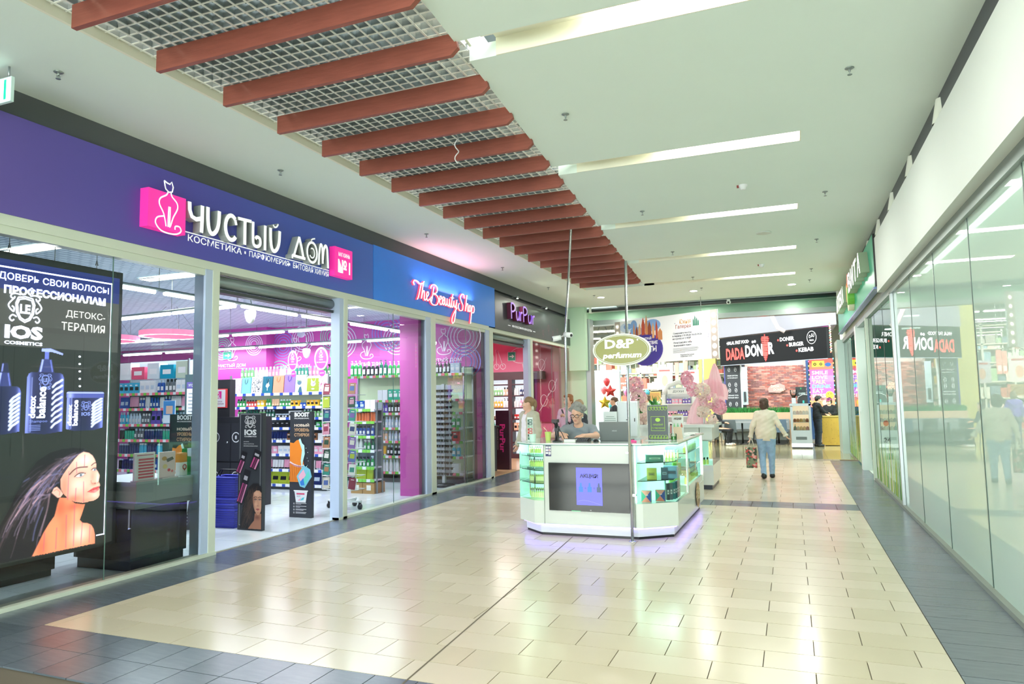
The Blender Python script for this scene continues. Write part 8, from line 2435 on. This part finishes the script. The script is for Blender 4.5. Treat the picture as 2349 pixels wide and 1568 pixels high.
# white arch shelf, plants, planter
aw = thing('arched_shelf', 'white arched perfume shelf with small goods in the hall, behind the blue sweater', 'shelf', (-2.95, 20.0, 0))
b = MB()
for sx in (-.42, .42):
    b.box(sx - .05, sx + .05, 0, .25, 0, 1.7, M_w)
b.tube([(-.42, .12, 1.7), (-.3, .12, 1.95), (0, .12, 2.06), (.3, .12, 1.95), (.42, .12, 1.7)], .07, M_w, 8)
b.box(-.4, .4, .2, .25, 0, 1.9, C('#e9eef0'))
b.build('frame', aw)
for z in (.4, .75, 1.1, 1.45):
    MB().box(-.38, .38, 0, .22, z - .03, z, M_w).build('shelf', aw)
    row('white arched shelf', {.4: 'bottom', .75: 'lower', 1.1: 'upper', 1.45: 'top'}[z] + ' board', -3.3, -2.6, 20.1, z, [('flip', '#f2f2f4'), ('box', '#f2a8c4'), ('jar', '#1f2126'), ('flip', '#7f5fc8')], .07, .17)
a = Art((0, -.0, 0), UF)
a.rect(-.3, 1.72, .3, 1.85, C('#eef2f4'), -.01, .01).text('ДУХИ', 0, 1.75, C('#4a5a60'), .07, .3, 'c', n1=.014)
a.mb.build('name_plate', aw)
LG_ = [C(c, .5) for c in ('#2f6f35', '#3f8f45', '#24582c', '#5aa052')]
def plant(label, x, y, base, h, n, planter):
    t = thing('potted_plant', label, 'plant', (x, y, 0))
    MB().box(-.28, .28, -.2, .2, 0, base, planter).build('planter', t)
    b = MB()
    for _ in range(n):
        a0, l = hq.uniform(0, 2 * PI), hq.uniform(.5, 1) * h
        lean = hq.uniform(.1, .7)
        c, s = math.cos(a0), math.sin(a0)
        ox, oy = hq.uniform(-.2, .2), hq.uniform(-.1, .1)
        w = .03
        b.add([(ox, oy, base), (ox + c * lean * l * .5 - s * w, oy + s * lean * l * .5 + c * w, base + l * .6), (ox + c * lean * l, oy + s * lean * l, base + l * .9), (ox + c * lean * l * .5 + s * w, oy + s * lean * l * .5 - c * w, base + l * .6)], [(0, 1, 2, 3)], hq.choice(LG_))
    b.build('leaves', t)
G_pl = mat('planter_green', '#2f9a2f', .4)
plant('spiky dark green plant in a bright green planter behind the dark sign', -4.35, 23.4, 1.1, .7, 60, G_pl)
plant('bushy green plant right of the spiky plants, above the blue sweater', -3.95, 24.4, 1.1, .75, 60, G_pl)
plant('grey-green plant at the left end of the green planters', -4.75, 22.9, 1.05, .55, 50, G_pl)
for x, y, w, lab in ((-5.0, 27.0, .7, 'brown wooden display frame over the plants, left one'), (-4.2, 27.2, .8, 'brown wooden display frame over the plants, right one')):
    t = thing('wooden_frame', lab, 'display frame', (x, y, 0))
    MB().box(-w / 2, w / 2, 0, .05, 1.5, 1.86, C('#b08a4a')).box(-w / 2 + .04, w / 2 - .04, -.004, 0, 1.54, 1.82, C('#8f6a34')).build('panel', t)
    for s in (-1, 1):
        MB().box(s * w / 2 - .03, s * w / 2 + .03, 0, .05, 0, 1.5, C('#b08a4a')).build('post', t)
for x, y, z, w, h, c, lab in ((-5.3, 32, 2.0, .7, 1.0, '#e9e4e0', 'white hanging poster with peach figure deep in the hall'), (-4.3, 33, 2.0, .6, .9, '#d4cfe0', 'pale violet hanging poster deep in the hall'), (-3.7, 32.5, 1.9, .5, 1.2, '#e4eef0', 'narrow pale hanging poster left of the green pillar')):
    t = thing('hanging_poster', lab, 'poster', (x, y, z))
    MB().box(-w / 2, w / 2, 0, .02, 0, h, C(c)).build('sheet', t)
    a = Art((0, -.001, 0), UF)
    a.ell(0, h * .4, w * .2, h * .25, C('#e0a890'), 0, .003, 14).rect(-w * .35, h * .82, w * .35, h * .9, C('#c05a5a'))
    a.mb.build('print', t)
    MB().tube([(0, .01, h), (0, .01, h + 2)], .006, M_w, 4).build('hanger', t)
# ================================================================ people
J_ = MATS
jean = mat('denim', '#93b0d2', .8, noise=.2, nscale=25)
# seller behind the kiosk
r, R, P, k = person('woman with curly grey hair and glasses in a grey T-shirt typing at the kiosk counter', (-2.64, 8.98, 0), .06, 1.66,
    dict(pelvis=(0, .22, .80), waist=(0, .17, .95), chest=(0, .08, 1.13), neck=(0, -.0, 1.30), head=(-.01, -.055, 1.44), shoL=(.175, .03, 1.25), shoR=(-.175, .03, 1.25),
         elbL=(.285, -.22, 1.165), elbR=(-.31, -.20, 1.165), wriL=(.155, -.47, 1.175), wriR=(-.135, -.45, 1.20), hanL=(.10, -.55, 1.15), hanR=(-.07, -.54, 1.18),
         hipL=(.09, .2, .78), hipR=(-.09, .2, .78), kneL=(.12, .0, .48), kneR=(-.12, .0, .48), ankL=(.11, .12, .085), ankR=(-.11, .12, .085), toeL=(.12, -.04, .035), toeR=(-.12, -.04, .035)),
    head_yaw=-.12, head_pitch=.22, top=mat('grey_tee', '#8f979d', .85, noise=.06, nscale=20), bottom=C('#2f3440'), sleeves=.62, hem=.80, h=.0065, hair=curls(5), hairc='#8d8c88', grip=(.5, .5), fat=1.08)
g = MB()
for s in (-1, 1):
    g.tube([R(s * .033 + .029 * math.cos(2 * PI * i / 14), -.101, .0 + .021 * math.sin(2 * PI * i / 14)) for i in range(14)], .0032, M_black, 5, True)
    g.tube([R(s * .062, -.1, .008), R(s * .078, -.04, .008), R(s * .077, .02, .0)], .0028, M_black, 5)
g.tube([R(-.006, -.104, .004), R(0, -.106, .007), R(.006, -.104, .004)], .003, M_black, 5)
g.build('glasses', r)
e = MB()
for s in (-1, 1):
    e.ball(R(s * .076, .008, -.045), .008, C('#eef0f2'), 8, 6)
e.build('earrings', r)
sl_ = thing('bar_stool', 'round stool under the seller inside the kiosk', 'stool', (-2.64, 9.2, 0))
MB().lathe([(.16, .60), (.17, .64), (.15, .665)], M_black, 16).build('seat', sl_)
MB().tube([(0, 0, .02), (0, 0, .6)], .025, M_chrome, 8).build('column', sl_)
MB().lathe([(.2, 0), (.2, .015), (.03, .03)], M_chrome, 16).build('base', sl_)
# woman in blazer
r, R, P, k = person('woman with tied-back hair in a beige blazer beside the kiosk', (-4.27, 11.45, 0), -.55, 1.66,
    dict(wriR=(-.27, -.05, .86), elbR=(-.23, .03, 1.1), neck=(0, .01, 1.44), kneL=(.1, -.1, .49), ankL=(.1, -.1, .085), toeL=(.11, -.26, .035)),
    head_yaw=-.75, top=mat('white_top', '#efe6ea', .8), jacket=mat('blazer', '#bdb9a4', .8, noise=.07, nscale=12), bottom=jean, h=.0068, hair=HAIR_TAIL, hairc='#8a6f4f', hem=.80)
# woman in pink sweatshirt
r, R, P, k = person('woman with short auburn hair in a pale pink sweatshirt, hand on her bag strap', (-4.02, 13.0, 0), -.15, 1.70,
    dict(elbL=(.2, -.06, 1.14), wriL=(.03, -.2, 1.27), hanL=(-.04, -.19, 1.34), elbR=(-.24, .02, 1.13), wriR=(-.22, -.2, .99)),
    head_yaw=-.25, top=mat('pink_sweat', '#efc4d4', .85, noise=.05, nscale=14), bottom=C('#39404c'), h=.0075, hair=HAIR_SHORT, hairc='#9a5f34', grip=(1.2, .6))
s_ = MB().tube([P['shoR'] + (.05, -.08, .03), P['chest'] + (.0, -.145, -.02), P['waist'] + (.16, -.12, -.06)], .016, C('#2b2428'), 5)
s_.build('bag_strap', r)
# young man with dark jumper
r, R, P, k = person('young man with cropped hair in a dark jumper in front of the woman in pink', (-3.66, 12.45, 0), -.7, 1.60, dict(elbR=(-.22, -.02, 1.11), wriR=(-.18, -.2, .96)),
    head_yaw=-.5, top=mat('dark_jumper', '#3f434c', .85, noise=.08, nscale=14), bottom=C('#2b2f38'), h=.0075, hair=[(0, .024, .05, .078, .093, .078), (0, .05, .01, .07, .05, .06)], hairc='#a98f6f')
# shopper walking away
r, R, P, k = person('shopper walking away in a cream jacket and light blue jeans, carrying a floral bag', (-.50, 14.75, 0), PI + .12, 1.56,
    dict(kneR=(-.1, -.03, .49), ankR=(-.10, -.10, .085), toeR=(-.11, -.26, .035), kneL=(.09, -.04, .50), ankL=(.09, .17, .10), toeL=(.10, .02, .04), elbL=(.27, .03, 1.12), wriL=(.31, -.02, .90), elbR=(-.27, .05, 1.13), wriR=(-.39, .0, .93)),
    head_yaw=-.45, top=mat('cream_jacket', '#e9ddcb', .8, noise=.05, nscale=16, bump=.12, bscale=20), bottom=jean, h=.0075, hair=HAIR_BOB, hairc='#4f3a2e', fat=1.2, hem=.80, sleeves=1.0)
MB().tube([P['wriR'] + (.0, 0, .0), P['wriR'] + np.array([-.015, 0, -.035])], .05, C('#e4dccb'), 8).tube([P['wriL'], P['wriL'] + np.array([.01, 0, -.035])], .048, C('#e4dccb'), 8).build('cuffs', r)
fbag = thing('floral_bag', 'floral shopping bag hanging from the walking shopper\'s hand', 'bag', (-.785, 14.72, .2))
fm = mat('floral_cloth', '#5f6a58', .7)
_nt = fm.node_tree; _v = _nt.nodes.new('ShaderNodeTexVoronoi'); _t2 = _nt.nodes.new('ShaderNodeTexCoord'); _cr2 = _nt.nodes.new('ShaderNodeValToRGB')
_v.inputs['Scale'].default_value = 24
_nt.links.new(_t2.outputs['Object'], _v.inputs['Vector']); _nt.links.new(_v.outputs['Color'], _cr2.inputs[0]); _nt.links.new(_cr2.outputs[0], _nt.nodes['Principled BSDF'].inputs['Base Color'])
_cr2.color_ramp.interpolation = 'CONSTANT'
for i, (p_, c_) in enumerate(((0.0, '#3d4a3c'), (.3, '#c2504f'), (.45, '#7f8a70'), (.62, '#e3a9a4'), (.75, '#55624f'), (.88, '#ead9c4'))):
    if i < 2:
        _cr2.color_ramp.elements[i].position = p_; _cr2.color_ramp.elements[i].color = (*lin(c_), 1)
    else:
        _el = _cr2.color_ramp.elements.new(p_); _el.color = (*lin(c_), 1)
MB().add([(-.10, -.05, 0), (.10, -.05, 0), (.10, .05, 0), (-.10, .05, 0), (-.11, -.03, .40), (.1, -.03, .40), (.1, .03, .40), (-.11, .03, .40)], [(3, 2, 1, 0), (0, 1, 5, 4), (1, 2, 6, 5), (2, 3, 7, 6), (3, 0, 4, 7)], fm).build('bag_body', fbag)
MB().tube([(-.06, -.03, .39), (-.02, -.02, .52), (.0, -.01, .585), (.03, -.02, .52), (.06, -.03, .39)], .008, C('#e4e0d4'), 6).tube([(-.06, .03, .39), (-.02, .01, .52), (.0, -.01, .585), (.03, .01, .52), (.06, .03, .39)], .008, C('#e4e0d4'), 6).build('handle', fbag)
# people at the food stand
person('man in a black cap and dark clothes standing at the fridge, head bowed', (.74, 24.15, 0), 2.0, 1.62, dict(head=(0, -.06, 1.56), elbR=(-.2, -.12, 1.15), wriR=(-.12, -.28, 1.12), elbL=(.2, -.1, 1.15), wriL=(.12, -.27, 1.12)), head_pitch=.3, top=C('#1d1e24', .8), bottom=C('#2f3442', .8), h=.011, hair=HAIR_SHORT, hairc='#2a2422', brim='#20222c')
person('shop assistant in black with pink visor and white mask behind the plywood counter', (1.16, 25.38, 0), -.2, 1.52, dict(elbR=(-.22, -.08, 1.14), wriR=(-.1, -.24, 1.12), elbL=(.22, -.06, 1.13), wriL=(.08, -.25, 1.1)), head_yaw=-.2, head_pitch=.2, top=C('#1f2025', .8), bottom=C('#24262c', .8), h=.011, hair=HAIR_BOB, hairc='#3a2622', brim='#c84f9a', mask='#e4e4e4')
person('man in a blue jumper and navy trousers seen from behind in the hall', (-3.42, 22.0, 0), PI + .2, 1.70, dict(elbR=(-.22, -.1, 1.14), wriR=(-.12, -.26, 1.16)), top=mat('blue_jumper', '#3f6fa8', .85, noise=.12, nscale=20), bottom=C('#2a3a66', .8), h=.011, hair=HAIR_SHORT, hairc='#4a4a4c', face=False)
person('young woman with brown ponytail in a dark jacket, in profile behind the key cabinet', (-4.87, 20.25, 0), -1.35, 1.66, None, top=C('#33363e', .8), bottom=C('#2b2d34', .8), h=.011, hair=HAIR_TAIL, hairc='#5f4638')
person('man with cropped hair in a grey-green shirt, half hidden behind the plants', (-4.3, 22.4, 0), -1.1, 1.72, None, top=C('#8f9f8a', .8), bottom=C('#3f434a', .8), h=.011, hair=HAIR_SHORT, hairc='#5f4a38')
person('child in a purple top in the hall, left of the pink silk', (-3.55, 26.0, 0), PI, 1.62, dict(elbR=(-.25, .0, 1.15), wriR=(-.2, -.2, 1.1)), top=C('#6f4fb0', .8), bottom=C('#4a4560', .8), h=.012, hair=HAIR_BOB, hairc='#6f553a', face=False)
person('seated guest in black trousers and pale shoes at the left cafe table', (-2.35, 24.5, 0), 1.3, 1.66, dict(pelvis=(0, 0, .58), waist=(0, .02, .72), chest=(0, .03, .92), neck=(0, .02, 1.09), head=(0, -.01, 1.235), shoL=(.165, .03, 1.04), shoR=(-.165, .03, 1.04), elbL=(.21, -.05, .80), elbR=(-.21, -.05, .80), wriL=(.1, -.26, .78), wriR=(-.1, -.26, .78), hipL=(.085, -.03, .56), hipR=(-.085, -.03, .56), kneL=(.1, -.43, .52), kneR=(-.1, -.43, .52), ankL=(.1, -.38, .085), ankR=(-.1, -.38, .085), toeL=(.11, -.54, .035), toeR=(-.11, -.54, .035)), top=C('#26282e', .8), bottom=C('#1f2126', .8), shoes='#d9d6d2', h=.012, hair=HAIR_BOB, hairc='#3a2a22', hem=.52)
chair(-2.35, 24.5, PI + 1.3, 'slate grey cafe chair under the seated guest', '#5f6a70')
